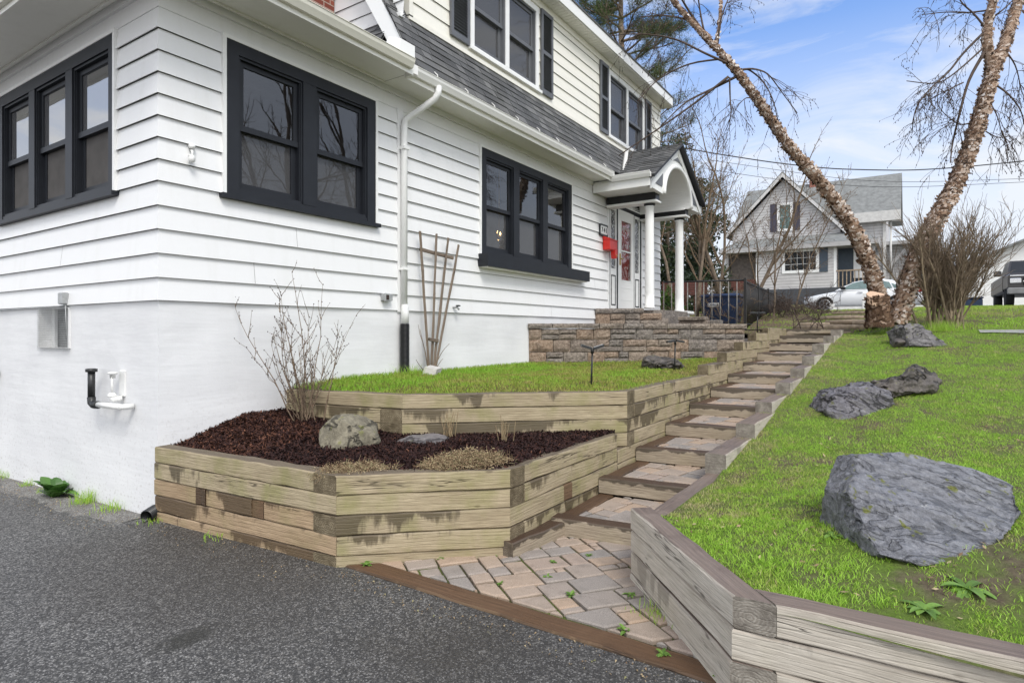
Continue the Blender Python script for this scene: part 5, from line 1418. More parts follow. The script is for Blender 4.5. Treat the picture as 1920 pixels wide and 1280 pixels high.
c = atZ(795, 828, .62); rock('flat_stone', 'flat purplish stone half sunk in the mulch bed', blob((c.x, c.y, .585), .31, .26, .115, 40, 72), M['flatrock'], 3, .015, 6, 4, 2)
c = atZ(1235, 690, upper_z(6.4, -2.2)); rock('lawn_rock', 'dark low rock on the raised lawn before the stone wall', blob((c.x+.1, c.y, c.z+.06), .28, .36, .17, 40, 73), M['darkrock'], 3, .05, 4, 6, 1)
mb = MB(); mb.fbox((3.15, -.42, 1.04), (.17, .05, .015), (-.05, .16, .03), (.03, -.02, .10)); tag(mb.build('concrete_block', M['concrete']), 'broken pale concrete lump at the foot of the lattice', 'block')

# ================================================================== GARDEN BITS
tr = thing('trellis', 'weathered fan shaped wooden trellis leaning on the white wall', 'trellis', (3.42, -.12, 1.05))
def tl(a, b, w=.044, t=.02):
    a = Vector(a)-Vector((3.42, -.12, 1.05)); b = Vector(b)-Vector((3.42, -.12, 1.05)); d = (b-a).normalized(); s = Vector((d.z, 0, -d.x)).normalized()*w
    o = timber_poly(tr, (0, 0), ((b-a).length, 0), ((b-a).length, w), (0, w), 0, t, M['post'], 'slat', int(a.x*91) & 63)
    o.matrix_local = Matrix(((d.x, s.x/w, 0, a.x-s.x/2), (d.y, 0, -1, a.y), (d.z, s.z/w, 0, a.z-s.z/2), (0, 0, 0, 1)))
    return o
for k, ((bx_, tx, tz)) in enumerate(((3.37, 3.28, 2.93), (3.405, 3.52, 2.94), (3.44, 3.77, 2.92), (3.475, 4.0, 2.86))):
    tl((bx_, -.14, 1.06), (tx, -.055, tz))
tl((3.26, -.075, 2.70), (3.95, -.065, 2.66), .05)
tl((3.33, -.165, 1.52), (3.52, -.165, 1.50), .05)
def stake_light(name, label, base, h, wrapz, tilt=.25, wide=.23, az=0.):
    t = thing(name, label, 'garden light', base, 'stake lights along the steps')
    mb = MB(); mb.tube([(0, 0, -.05), (0.012, 0, h*.5), (.03, 0, h)], .011, 8); mb.tube([(.03, 0, h-.02), (.03, 0, h+.03)], .018, 8); mb.build('stake', M['plastic'], t)
    d = Vector((math.sin(YAW+az), -math.cos(YAW+az), 0)); f = Vector((d.y, -d.x, 0))
    mb = MB(); o = Vector((.03, 0, h+.02))
    for s in (-1, 1):
        mb.fbox(o+d*(s*.01)-f*.06, d*(s*wide*.48)+Vector((0, 0, tilt*wide*.42)), f*.12, Vector((0, 0, .026)))
    mb.build('lamp_head', M['plastic'], t)
    mb = MB()
    for s in (-1, 1): mb.fbox(o+d*(s*.014)-f*.05+Vector((0, 0, .0275)), d*(s*wide*.44)+Vector((0, 0, tilt*wide*.39)), f*.10, Vector((0, 0, .002)))
    mb.build('solar_cell', simple('solar_cell_glass', (.20, .21, .23), .15, .8), t)
    return t
stake_light('garden_light', 'black stake light with two winged heads at the front of the raised lawn', (3.28, -2.55, 1.0), .40, 0, .35)
stake_light('garden_light', 'black stake light standing before the low dark rock', (6.19, -2.5, 1.03), .42, 0, -.15, .24)
stake_light('garden_light', 'black stake light on the terrace edge in front of the iron fence', (9.95, -2.9, 1.66), .30, 0, .02, .26)
dr = thing('drain_pipe', 'black corrugated drain pipe end poking out at the house corner', 'pipe', (-.06, -.02, .06))
mb = MB(); pr = []
for k in range(9): pr += [(.058, .006+k*.016), (.058, .011+k*.016), (.05, .013+k*.016), (.05, .02+k*.016)]
tmp = MB(); tmp.lathe((0, 0, 0), pr, 16); 
mb = MB()
dvec = Vector((-.78, -.45, -.1)).normalized(); a_ = dvec.orthogonal().normalized(); b_ = dvec.cross(a_)
mb.v = [tuple(a_*v[0]+b_*v[1]+dvec*(v[2]-.06)) for v in tmp.v]; mb.f = tmp.f[:-2]; mb.m = tmp.m[:-2]; mb.t = tmp.t[:-2]; mb.sm = tmp.sm[:-2]
mb.build('corrugated_tube', M['plastic'], dr)

# ------------------------------------------------------------------ shrubs and stems
def stick(mb, p, d, L, r, rng, n=5, curl=.12, up=.0, mi=0, sides=4, tip=.25):
    pts = [Vector(p)]; d = Vector(d).normalized(); rs = [r]
    for i in range(n):
        d = (d+Vector((rng.gauss(0, curl), rng.gauss(0, curl), rng.gauss(0, curl)+up))).normalized()
        pts.append(pts[-1]+d*(L/n)); rs.append(r*(1-(1-tip)*(i+1)/n))
    mb.tube(pts, rs, sides, mi, cap=False); return pts, d
def bud(mb, p, r, rng):
    p = Vector(p); mb.tube([p-Vector((0, 0, r)), p, p+Vector((rng.uniform(-1, 1)*r*.4, rng.uniform(-1, 1)*r*.4, r*1.5))], [r*.5, r, r*.2], 5, 0, cap=False)
sh = thing('bare_shrub', 'bare budding shrub with thin tan stems in the mulch bed by the wall', 'shrub', (1.2, -.42, .72))
rng = random.Random(5); mb = MB(); bb_ = MB()
for k in range(26):
    a = rng.uniform(0, 2*math.pi); s = rng.uniform(.1, .62) if k > 3 else .75
    d = Vector((math.cos(a)*s-.12, math.sin(a)*s*.9-.02, 1)); L = rng.uniform(.6, 1.35)*(1.12-.35*s)
    if k < 4: L = 1.5-.12*k; d = Vector(((-.28, .05, -.42, .22)[k], (.0, -.1, .1, -.25)[k], 1))
    p0 = (rng.gauss(0, .05), rng.gauss(0, .05), 0)
    pts, dd = stick(mb, p0, d, L, rng.uniform(.004, .0085), rng, 8, .07, .02, 0, 5, .22)
    for i in range(2, 9):
        for _ in range(rng.choice((0, 1, 1, 2))):
            b = rng.uniform(0, 2*math.pi); p2, _d = stick(mb, pts[i], (math.cos(b)*.7+d.x*.5, math.sin(b)*.7+d.y*.5, .9), rng.uniform(.06, .32), .0028, rng, 4, .12, .03, 0, 4, .4)
            for q in p2[1:]:
                if rng.random() < .8: bud(bb_, q+Vector((rng.uniform(-.006, .006), rng.uniform(-.006, .006), 0)), rng.uniform(.0035, .006), rng)
        if rng.random() < .9: bud(bb_, pts[i]+Vector((.004, -.004, 0)), .0055, rng)
mb.build('stems', M['stem'], sh); kind(bb_.build('buds', M['bud'], sh), 'stuff')
def dead_stalks(label, base, n, h, seed, mat='dry'):
    t = thing('dead_stalks', label, 'plant', base); rng = random.Random(seed); mb = MB()
    for _ in range(n):
        mb2 = rng.random(); pts, _d = stick(mb, (rng.gauss(0, .035), rng.gauss(0, .035), -.01), (rng.gauss(0, .12), rng.gauss(0, .12), 1), h*rng.uniform(.5, 1.1), .0042, rng, 3, .04, 0, 0, 4, .6)
    for i in range(len(mb.t)): mb.t[i] = .35+.5*((i*37) % 11)/11
    mb.build('stalks', M[mat], t); return t
dead_stalks('tuft of dry reddish stalks beside the flat stone in the mulch', (1.72, -1.86, .60), 16, .26, 3)
dead_stalks('cluster of pale dead stems standing alone in the right of the mulch bed', (1.80, -2.40, .60), 11, .27, 4)
def dry_cover(label, poly_c, rx, ry, rot, n, seed, h=.09):
    """low springy mat of dead creeping stems"""
    t = thing('dried_ground_cover', label, 'plant', poly_c, rotz=rot); rng = random.Random(seed); mb = MB()
    for _ in range(n):
        a = rng.uniform(0, 2*math.pi); q = rng.random()**.5; x, y = rx*q*math.cos(a), ry*q*math.sin(a)
        hz = h*(1-q*q)*rng.uniform(.5, 1.1)
        p = Vector((x, y, rng.uniform(0, hz))); d = Vector((rng.gauss(0, 1), rng.gauss(0, 1), rng.gauss(.1, .5)))
        f0 = len(mb.f); stick(mb, p, d, rng.uniform(.03, .10), .0022, rng, 3, .35, 0, 0, 3, .6)
        tn = rng.random()
        for i in range(f0, len(mb.f)): mb.t[i] = tn
        for _k in range(3):
            c = p+Vector((rng.gauss(0, .02), rng.gauss(0, .02), rng.gauss(.01, .012))); a2 = Vector((rng.gauss(0, 1), rng.gauss(0, 1), rng.gauss(0, 1))).normalized()*.007; b2 = a2.orthogonal().normalized()*.004
            mb.add([c-a2, c+b2, c+a2, c-b2], [(0, 1, 2, 3)], 0, rng.random())
    mb.build('dead_stems', M['dry'], t); return t
dry_cover('brownish dried creeping plant spilling over the timber edge, left of the two', (.30, -2.13, .60), .30, .13, rad(-45), 900, 1, .07)
dry_cover('paler straw coloured dried creeping plant at the planter corner, right of the two', (.86, -2.72, .62), .36, .16, rad(-40), 1500, 2, .13)
def rosette(name, label, base, n, L, W, mat, seed, up=.7, cat='weed'):
    t = thing(name, label, cat, base); rng = random.Random(seed); mb = MB()
    for k in range(n):
        a = 2*math.pi*k/n+rng.uniform(-.3, .3); e = rng.uniform(.3, 1)*up; l = L*rng.uniform(.6, 1.1); w = W*rng.uniform(.7, 1.1)
        d = Vector((math.cos(a), math.sin(a), 0)); s = Vector((-d.y, d.x, 0)); tn = rng.random(); rows = []
        for i in range(6):
            u = i/5; c = d*(l*u*math.cos(e*.7))+Vector((0, 0, l*(math.sin(e*1.2)*u-.55*u*u*(1-.3*e)))); ww = w*math.sin(math.pi*min(.98, .12+u*.86))**.8
            rows.append((c-s*ww+Vector((0, 0, .25*ww)), c, c+s*ww+Vector((0, 0, .25*ww))))
        for i in range(5):
            for j in (0, 1): mb.add([rows[i][j], rows[i][j+1], rows[i+1][j+1], rows[i+1][j]], [(0, 1, 2, 3)], 0, tn, True)
    mb.build('leaves', M[mat], t); return t
rosette('broadleaf_weed', 'large leafy green weed growing at the foot of the white side wall', (-.15, 1.72, -.05), 20, .30, .075, 'hosta', 2, 1.5)
def tuft(label, base, n, h, seed, spread=.05, mat='grass', name='grass_tuft'):
    t = thing(name, label, 'grass', base); rng = np.random.default_rng(seed)
    pts = np.stack([rng.normal(0, spread, n), rng.normal(0, spread, n), np.zeros(n)], 1).astype(np.float32)
    o = blades('blades', pts, h*rng.uniform(.4, 1.1, n), .0022, .6, seed, M[mat], np.clip(rng.normal(.65, .2, n), 0, 1)); o.parent = t; kind(o, 'stuff'); return t
tuft('long grass tuft right of the leafy weed by the side wall', (-.10, 1.15, -.03), 160, .15, 1, .07)
tuft('thin grass tuft near the drain pipe by the side wall', (-.10, .62, -.02), 110, .12, 2, .075)
tuft('leafy grass clump at the left edge of the side wall foot', (-.09, 3.45, -.10), 120, .11, 3, .09)
tuft('wispy tuft between the left edge clump and the leafy weed', (-.10, 2.6, -.07), 35, .10, 4, .03)
tuft('small tuft just left of the leafy weed', (-.12, 2.08, -.06), 40, .07, 5, .045)
tuft('tall bright grass round the corrugated downspout foot', (2.95, -.16, 1.03), 260, .20, 6, .10)
tuft('bright green grass clump in front of the bare bush on the crest', (11.9, -5.95, lawn_z(11.9, -5.95)), 500, .24, 7, .17)
tuft('tiny sprouts at the foot of the planter on the driveway side', (-.02, -.95, .01), 40, .06, 8, .05)
tuft('tiny sprouts by the drain pipe at the house corner', (-.1, -.12, .01), 50, .05, 9, .06)
tuft('grass sprouting under the end of the grey timber wall', (.62, -4.28, .02), 120, .06, 10, .07)
wl = [(.20, -2.36, .05), (.55, -2.72, .04), (.85, -2.98, .035), (.70, -3.5, .04), (.95, -3.4, .035), (.55, -3.75, .045), (.32, -4.2, .05), (.20, -4.45, .045), (.75, -4.05, .05), (.14, -4.75, .06), (1.2, -3.55, .03), (.45, -3.3, .03)]
for k, (x, y, l) in enumerate(wl):
    rosette('paving_weed', ['small green weed at the planter end of the paved landing', 'weed in the paving by the planter face, left of centre', 'weed where the planter meets the lowest step', 'weed in a middle joint of the paving', 'weed in the paving just before the lowest step', 'weed among the tan pavers in the middle of the landing', 'weed by the brown edging board, towards the right', 'weed between the right end pavers and the edging board', 'weed growing against the grey timber wall on the paving', 'bright lettuce like weed at the right end of the edging board', 'weed under the lowest step riser, right side', 'tiny weed in a left paving joint'][k], (x, y, .02), 11, l, l*.24, 'leaf', 20+k, .8)
rosette('lawn_weed', 'pale green dandelion rosette in the bare soil before the slate slab', (.62, -5.68, lawn_z(.62, -5.68)), 14, .12, .02, 'leaf', 50, .5)
rosette('lawn_weed', 'bright green rosette on the bare soil near the timber wall', (.36, -5.52, lawn_z(.36, -5.52)), 13, .10, .018, 'leaf', 51, .5)
rosette('lawn_weed', 'rosette weed half under the front lip of the slate slab', (.95, -5.12, lawn_z(.95, -5.12)), 10, .07, .014, 'leaf', 52, .7)
vn = thing('dead_vine', 'bare grey vine stems at the foot of the lattice', 'vine', (3.32, -.2, 1.05)); rng = random.Random(9); mb = MB()
for d, L in (((-.25, -.02, 1), .62), ((.0, 0, 1), .72), ((-.9, -.1, .55), .4), ((.9, 0, .6), .35), ((.3, -.1, .8), .5)): stick(mb, (0, 0, 0), d, L, .008, rng, 6, .14, .03, 0, 5, .3)
mb.build('stems', M['stem'], vn)
# ================================================================== TREES
def grow(mb, p, d, L, r, lvl, rng, P, tips):
    n = P.get('n', 5); pts, dd = stick(mb, p, d, L, r, rng, n, P['curl'], P['up'], 0, P['sides'][min(lvl, len(P['sides'])-1)], P['taper'])
    if lvl >= P['levels']: tips.append((pts[-1], dd)); return
    k = P['kids'][lvl]
    for i in range(k):
        t = P['from']+(1-P['from'])*(i+rng.random())/k; f = t*n; j = min(n-1, int(f)); q = pts[j].lerp(pts[j+1], f-j)
        ax = (pts[j+1]-pts[j]).normalized(); o = ax.orthogonal().normalized(); a = rng.uniform(0, 2*math.pi)
        o = (Matrix.Rotation(a, 3, ax) @ o); an = rad(P['ang'])*rng.uniform(.6, 1.3)
        cd = ax*math.cos(an)+o*math.sin(an); rr_ = max(P['rmin'], r*(1-(1-P['taper'])*t)*P['rr'])
        grow(mb, q, cd, L*P['lr']*rng.uniform(.6, 1.15)*(1-.35*t), rr_, lvl+1, rng, P, tips)
    if P.get('ext', True): grow(mb, pts[-1], dd, L*P['lr']*.9, max(P['rmin'], r*P['taper']), lvl+1, rng, P, tips)
PB = dict(levels=4, kids=(4, 3, 4, 3), curl=.09, up=.03, sides=(7, 5, 4, 3, 3), taper=.5, ang=38, lr=.62, rr=.6, rmin=.006, **{'from': .3})
def bare_tree(name, label, base, h, r, seed, lean=(0, 0), P=PB, mat='bgbark', group='bare trees behind the iron fence', stems=1, cat='tree', twig='twigb', trunk_len=.42):
    t = thing(name, label, cat, base, group); rng = random.Random(seed); mb = MB(); mt = MB(); tips = []
    for s in range(stems):
        a = rng.uniform(0, 6.28); d = Vector((lean[0]+(.18*math.cos(a) if stems > 1 else 0), lean[1]+(.18*math.sin(a) if stems > 1 else 0), 1))
        pts, dd = stick(mt, (.12*math.cos(a)*(stems > 1), .12*math.sin(a)*(stems > 1), -.1), d, h*trunk_len, r, rng, 6, .05, .01, 0, 8, .7)
        for k in range(P['kids'][0]):
            j = rng.randint(2, 6); q = pts[j]; an = rng.uniform(0, 6.28)
            grow(mb, q, dd*.9+Vector((math.cos(an)*.6, math.sin(an)*.6, .1)), h*.34*rng.uniform(.7, 1.1), r*.42, 1, rng, P, tips)
        grow(mb, pts[-1], dd, h*.36, r*.7, 1, rng, P, tips)
    for (p, d) in tips:
        if rng.random() < .5: mb.tube([p-d*.01, p+d*.03], [.012, .004], 3, 0, cap=False)
    mt.build('trunk', M[mat], t); mb.build('branches', M[twig], t); return t
def zt(p): return Vector((p.x, p.y, lawn_z(p.x, p.y)))
specs = [('tan twin stemmed bare tree directly right of the right column', (1300, 600, 17.0), 5.6, .055, 2, (0, 0), 2),
         ('slanting bare tree leaning left over the blue bin', (1378, 590, 17.8), 5.0, .08, 4, (-.42, .5), 1),
         ('dark forked bare tree crossing in front of the grey house gable', (1402, 590, 19), 5.6, .065, 6, (.16, -.28), 1),
         ('thin pale bare sapling inside the end of the iron fence', (1450, 600, 17), 4.4, .03, 8, (.05, -.05), 1),
         ('bare tree right behind the columned porch roof', (1262, 590, 21), 8.5, .06, 10, (-.05, .05), 1),
         ('thin bare sapling standing before the big window of the grey house', (1488, 600, 18), 4.2, .028, 12, (.1, -.12), 1),
         ('tall bare tree behind the bin, reaching into the sky beside the porch gable', (1345, 590, 22), 7.5, .06, 14, (.0, -.05), 1)]
for lab, (x, y, d), h, r, sd_, ln, st_ in specs:
    bare_tree('bare_tree', lab, zt(atD(x, y, d)), h, r, sd_, ln, stems=st_, trunk_len=.45)
PS = dict(levels=3, kids=(4, 4, 3), curl=.22, up=.02, sides=(5, 4, 3), taper=.45, ang=45, lr=.6, rr=.6, rmin=.005, **{'from': .25})
p = zt(atD(1512, 606, 13.6)); t = thing('bare_shrub', 'dark straggly bare shrub at the head of the timber steps', 'shrub', p); rng = random.Random(3); mb = MB(); tips = []
for d in ((.5, -.5, .8), (.2, -.2, 1), (-.3, .3, 1), (.6, -.8, .5), (-.5, .6, .7), (.1, -.6, .9), (-.2, .1, 1.2)): grow(mb, Vector((rng.gauss(0, .12), rng.gauss(0, .25), 0)), d, .75, .016, 1, rng, PS, tips)
mb.build('stems', M['twig'], t)
PT = dict(levels=2, kids=(5, 5), curl=.28, up=.0, sides=(4, 3, 3), taper=.5, ang=55, lr=.6, rr=.6, rmin=.006, n=5, **{'from': .2})
for lab, x0, y0, nst, sdd in (('tangle of bare brown brambles behind the near half of the iron fence', 14.6, -1.2, 42, 5), ('tangle of bare twigs and dry stems between iron fence and cut logs', 16.6, -2.6, 46, 6)):
    t = thing('bramble_thicket', lab, 'shrub', (x0, y0, lawn_z(x0, y0))); rng = random.Random(sdd); mb = MB(); tips = []
    for k in range(nst):
        grow(mb, Vector((rng.uniform(-1.2, 1.4), rng.uniform(-.7, .8), -.02)), Vector((rng.gauss(0, .5), rng.gauss(0, .5), 1)), rng.uniform(.5, 1.1)*(.55 if sdd == 6 else 1), .011, 0, rng, PT, tips)
    kind(mb.build('stems', M['twigb'] if sdd == 5 else M['twig'], t), 'stuff')
# dense bare bush on the crest
base = zt(atD(1768, 610, 12.4)); t = thing('bare_bush', 'dense brown leafless multi stemmed bush right of the birch', 'shrub', base); rng = random.Random(8); mb = MB(); mb2 = MB(); tips = []
PBU = dict(levels=3, kids=(6, 6, 4), curl=.11, up=.045, sides=(6, 4, 3, 3), taper=.45, ang=30, lr=.50, rr=.55, rmin=.0042, n=5, **{'from': .22})
for k in range(42):
    a = rng.uniform(0, 6.28); s = rng.random()**.6*.40; d = Vector((math.cos(a)*s, math.sin(a)*s-.05, 1)); L = rng.uniform(1.2, 1.95)
    pts, dd = stick(mb, (rng.gauss(0, .16), rng.gauss(0, .22), -.05), d, L, rng.uniform(.012, .03), rng, 6, .06, -.01, 0, 6, .4)
    for q in pts[2:]:
        for _ in range(5):
            an = rng.uniform(0, 6.28); grow(mb2, q, dd+Vector((math.cos(an)*.55, math.sin(an)*.55, .2)), rng.uniform(.3, .6), .008, 2, rng, PBU, tips)
    if k % 2 == 0: stick(mb2, pts[-1], dd+Vector((0, 0, .6)), rng.uniform(.5, 1.15), .008, rng, 5, .06, .03, 0, 4, .3)
for k in range(10):
    a = -1.5+rng.gauss(0, .5); d = Vector((math.cos(a)*.5, math.sin(a)*.65, 1)); pts, dd = stick(mb2, (0, -.1, .3), d, rng.uniform(1.4, 2.4), .011, rng, 6, .09, .02, 0, 4, .3)
    for q in pts[2:]: grow(mb2, q, dd+Vector((rng.gauss(0, .4), rng.gauss(0, .4), .3)), .45, .006, 2, rng, PBU, tips)
mb.build('stems', M['twigl'], t); kind(mb2.build('twigs', simple('bush_twig_bark', (.20, .15, .105), .85, .25, .4, 9), t), 'stuff')

# river birch: two leaning trunks and a sawn stump from one base
def flakes(mb, pts, rs, n, rng, size=(.03, .10), lo=0):
    cum = [0]
    for a, b in zip(pts[:-1], pts[1:]): cum.append(cum[-1]+(b-a).length)
    for _ in range(n):
        s = rng.uniform(lo, 1)*cum[-1]; i = max(k for k in range(len(cum)) if cum[k] <= s); i = min(i, len(pts)-2); f = (s-cum[i])/(cum[i+1]-cum[i])
        c = pts[i].lerp(pts[i+1], f); r = rs[i]+(rs[i+1]-rs[i])*f; ax = (pts[i+1]-pts[i]).normalized(); o = ax.orthogonal().normalized(); o = Matrix.Rotation(rng.uniform(0, 6.28), 3, ax) @ o; tg = ax.cross(o)
        w = rng.uniform(*size)*.5; h = rng.uniform(*size)*.62; sk = rng.uniform(-.6, .6); tg = (tg+ax*sk).normalized(); p0 = c+o*(r*1.0); lift = (rng.uniform(.006, .028) if rng.random() < .8 else rng.uniform(.03, .065))*min(1, r/.10)
        jj = lambda: o*rng.uniform(-.004, .006)+ax*rng.uniform(-.3, .3)*h
        q = [p0-tg*w-ax*h*.5+jj(), p0-tg*w*.3+o*lift*.5-ax*h*.55, p0+tg*w*.6+o*lift-ax*h*rng.uniform(.2, .6), p0+tg*w*.6+o*lift*1.1+ax*h*rng.uniform(.1, .6)+jj(), p0-tg*w*.3+o*lift*.5+ax*h*.5+jj(), p0-tg*w+ax*h*.5]
        mb.add(q, [(0, 1, 4, 5), (1, 2, 3, 4)], 0, min(1, max(0, rng.gauss(.56, .28))))
bird = thing('river_birch', 'peeling river birch with two trunks leaning apart in a V from one base', 'tree', (0, 0, 0))
DB = 12.8
def trunk_path(px, n=5):
    P = [atD(x, y, d) for (x, y, d) in px]; out = []
    for a, b in zip(P[:-1], P[1:]):
        for i in range(n): out.append(a.lerp(b, i/n))
    out.append(P[-1]); 
    for _ in range(3): out = [out[0]]+[(out[i-1]+out[i]*2+out[i+1])/4 for i in range(1, len(out)-1)]+[out[-1]]
    return out
def trunk(px, r0, r1, name, nfl, seed, pw=1., lo=0):
    rng = random.Random(seed); pts = trunk_path(px); n = len(pts); rs = [r0+(r1-r0)*(i/(n-1))**pw for i in range(n)]
    rs = [r*(1+.06*math.sin(i*2.3+seed)) for i, r in enumerate(rs)]
    mb = MB(); mb.tube(pts, rs, 12); o = mb.build(name, M['birch'], bird)
    mf = MB(); flakes(mf, pts, rs, nfl, rng, (.03, .105), lo); kind(mf.build('peeling_bark', M['peel'], o), 'stuff')
    return pts, rs
t1, r1_ = trunk([(1660, 606, DB), (1648, 560, DB), (1632, 500, DB), (1600, 428, DB), (1545, 348, DB), (1482, 280, DB), (1432, 205, DB), (1388, 140, DB), (1345, 92, DB), (1312, 58, DB)], .168, .045, 'trunk', 4000, 1, .85)
t1b, _ = trunk([(1330, 75, DB), (1300, 45, DB), (1268, 10, DB-.1), (1235, -40, DB-.1), (1190, -110, DB)], .062, .03, 'trunk', 300, 2)
t1c, _ = trunk([(1342, 92, DB), (1350, 40, DB), (1353, -20, DB+.1), (1365, -80, DB+.2)], .04, .02, 'trunk', 120, 3)
t2, r2_ = trunk([(1680, 606, DB-.1), (1695, 560, DB-.1), (1715, 490, DB-.1), (1755, 410, DB-.1), (1790, 350, DB-.1), (1822, 270, DB-.1), (1846, 190, DB-.1), (1862, 128, DB-.1)], .185, .115, 'trunk', 4600, 4, .8)
t2b, _ = trunk([(1862, 132, DB-.1), (1850, 85, DB-.1), (1852, 40, DB-.1), (1866, -10, DB-.2), (1880, -80, DB-.2)], .10, .07, 'trunk', 300, 5)
t2c, _ = trunk([(1862, 132, DB-.1), (1884, 85, DB-.1), (1898, 40, DB), (1912, -5, DB), (1930, -80, DB)], .12, .09, 'trunk', 420, 6)
rng = random.Random(2)
pts = trunk_path([(1648, 612, DB-.35), (1646, 585, DB-.35), (1642, 555, DB-.35)], 4); rs = [.24, .225, .21, .20, .195, .19, .188, .186, .184][:len(pts)]
mb = MB(); mb.tube(pts, rs, 14); so = mb.build('stump', M['birch'], bird)
mf = MB(); flakes(mf, pts, rs, 420, rng, (.04, .12)); 
for i in range(len(mf.t)): mf.t[i] *= .45
kind(mf.build('peeling_bark', M['peel'], so), 'stuff')
mb = MB(); top = pts[-1]+Vector((0, 0, .02))-FW*.02; tv = Vector((FW.x*.16, FW.y*.16, .085)); cap_ = [top+RT*(.185*math.cos(a*math.pi/9))+tv*math.sin(a*math.pi/9)+Vector((0, 0, .006*math.sin(a*1.7))) for a in range(18)]; mb.prism(cap_, (0, 0, -.16)); mb.build('sawn_face', M['cut'], so)
# limbs and hanging twigs
limbs = MB(); tw = MB(); cat_ = MB(); rng = random.Random(17)
def limb(px, d, r0, r1, twigs, tl=(.4, 1.1), droop=-.16, spread=1.):
    pts = trunk_path([(x, y, d+rng.uniform(-.25, .25)*(i > 0)) for i, (x, y) in enumerate(px)], 4); n = len(pts)
    lm = MB(); lm.tube(pts, [r0+(r1-r0)*i/(n-1) for i in range(n)], 6); lm.build('limb', M['twig'], bird)
    for _ in range(twigs):
        j = int(rng.uniform(.25, 1)*(n-1)); dd = (pts[min(j+1, n-1)]-pts[j-1]).normalized()
        a = Vector((rng.gauss(0, .6), rng.gauss(0, .6), rng.gauss(-.1, .45)))*spread
        tp, td = stick(tw, pts[j], dd*.7+a, rng.uniform(*tl), rng.uniform(.0045, .008), rng, 6, .14, droop, 0, 3, .45)
        for q in tp[2:]:
            for _k in range(rng.choice((0, 1, 2))):
                sp_, s_d = stick(tw, q, td+Vector((rng.gauss(0, .7), rng.gauss(0, .7), rng.gauss(-.2, .4))), rng.uniform(.12, .4), .0042, rng, 3, .15, droop, 0, 3, .6)
                for z in sp_[1:]:
                    if rng.random() < .55: cat_.tube([z, z+Vector((rng.gauss(0, .01), rng.gauss(0, .01), -.03))], [.009, .005], 3, 0, cap=False)
L1 = [([(1388, 140), (1330, 170), (1285, 190), (1240, 236)], .030, .010, 9), ([(1372, 122), (1320, 100), (1268, 72), (1200, 62), (1140, 68)], .030, .010, 14), ([(1360, 110), (1290, 118), (1230, 150), (1195, 190)], .022, .008, 10),
      ([(1388, 132), (1402, 128), (1430, 150), (1450, 185), (1458, 225)], .024, .008, 8), ([(1388, 132), (1410, 128), (1440, 136), (1462, 168), (1495, 212)], .024, .008, 10), ([(1368, 145), (1369, 190), (1372, 215), (1361, 245)], .018, .007, 8),
      ([(1330, 75), (1290, 20), (1268, -20), (1230, -60)], .03, .012, 14), ([(1320, 60), (1312, 20), (1306, -30)], .022, .010, 9), ([(1345, 90), (1350, 40), (1362, 5), (1376, -20)], .02, .010, 9), ([(1300, 40), (1250, 28), (1200, 32)], .022, .008, 10),
      ([(1366, 144), (1300, 196), (1240, 238), (1160, 292)], .028, .010, 8), ([(1420, 190), (1400, 180), (1382, 200)], .016, .006, 6)]
for px, a, b, n in L1: limb(px, DB, a, b, n)
L2 = [([(1846, 98), (1815, 150), (1800, 210), (1785, 270), (1782, 305)], .034, .012, 16), ([(1846, 60), (1805, 100), (1780, 135), (1750, 160), (1715, 200), (1710, 250)], .026, .008, 20), ([(1844, 90), (1800, 130), (1760, 160), (1700, 152)], .02, .008, 14), ([(1850, 56), (1826, 25), (1800, 5), (1790, -30)], .024, .01, 12), ([(1852, 20), (1810, 25), (1775, 22), (1730, 28)], .018, .007, 10),
      ([(1822, 230), (1800, 236), (1770, 215), (1755, 190)], .016, .006, 8), ([(1862, 110), (1850, 40), (1880, 20), (1900, 0)], .024, .012, 10), ([(1880, 90), (1905, 120), (1915, 170)], .02, .008, 12), ([(1868, 160), (1890, 175), (1915, 205), (1925, 250)], .022, .008, 14), ([(1855, 190), (1872, 220), (1880, 260)], .016, .006, 10), ([(1806, 155), (1770, 172), (1740, 190)], .016, .006, 10), ([(1838, 240), (1870, 260), (1890, 255)], .014, .006, 6)]
for px, a, b, n in L2: limb(px, DB-.1, a, b, n)
kind(tw.build('twigs', M['twig'], bird), 'stuff'); kind(cat_.build('catkins', M['bud'], bird), 'stuff')

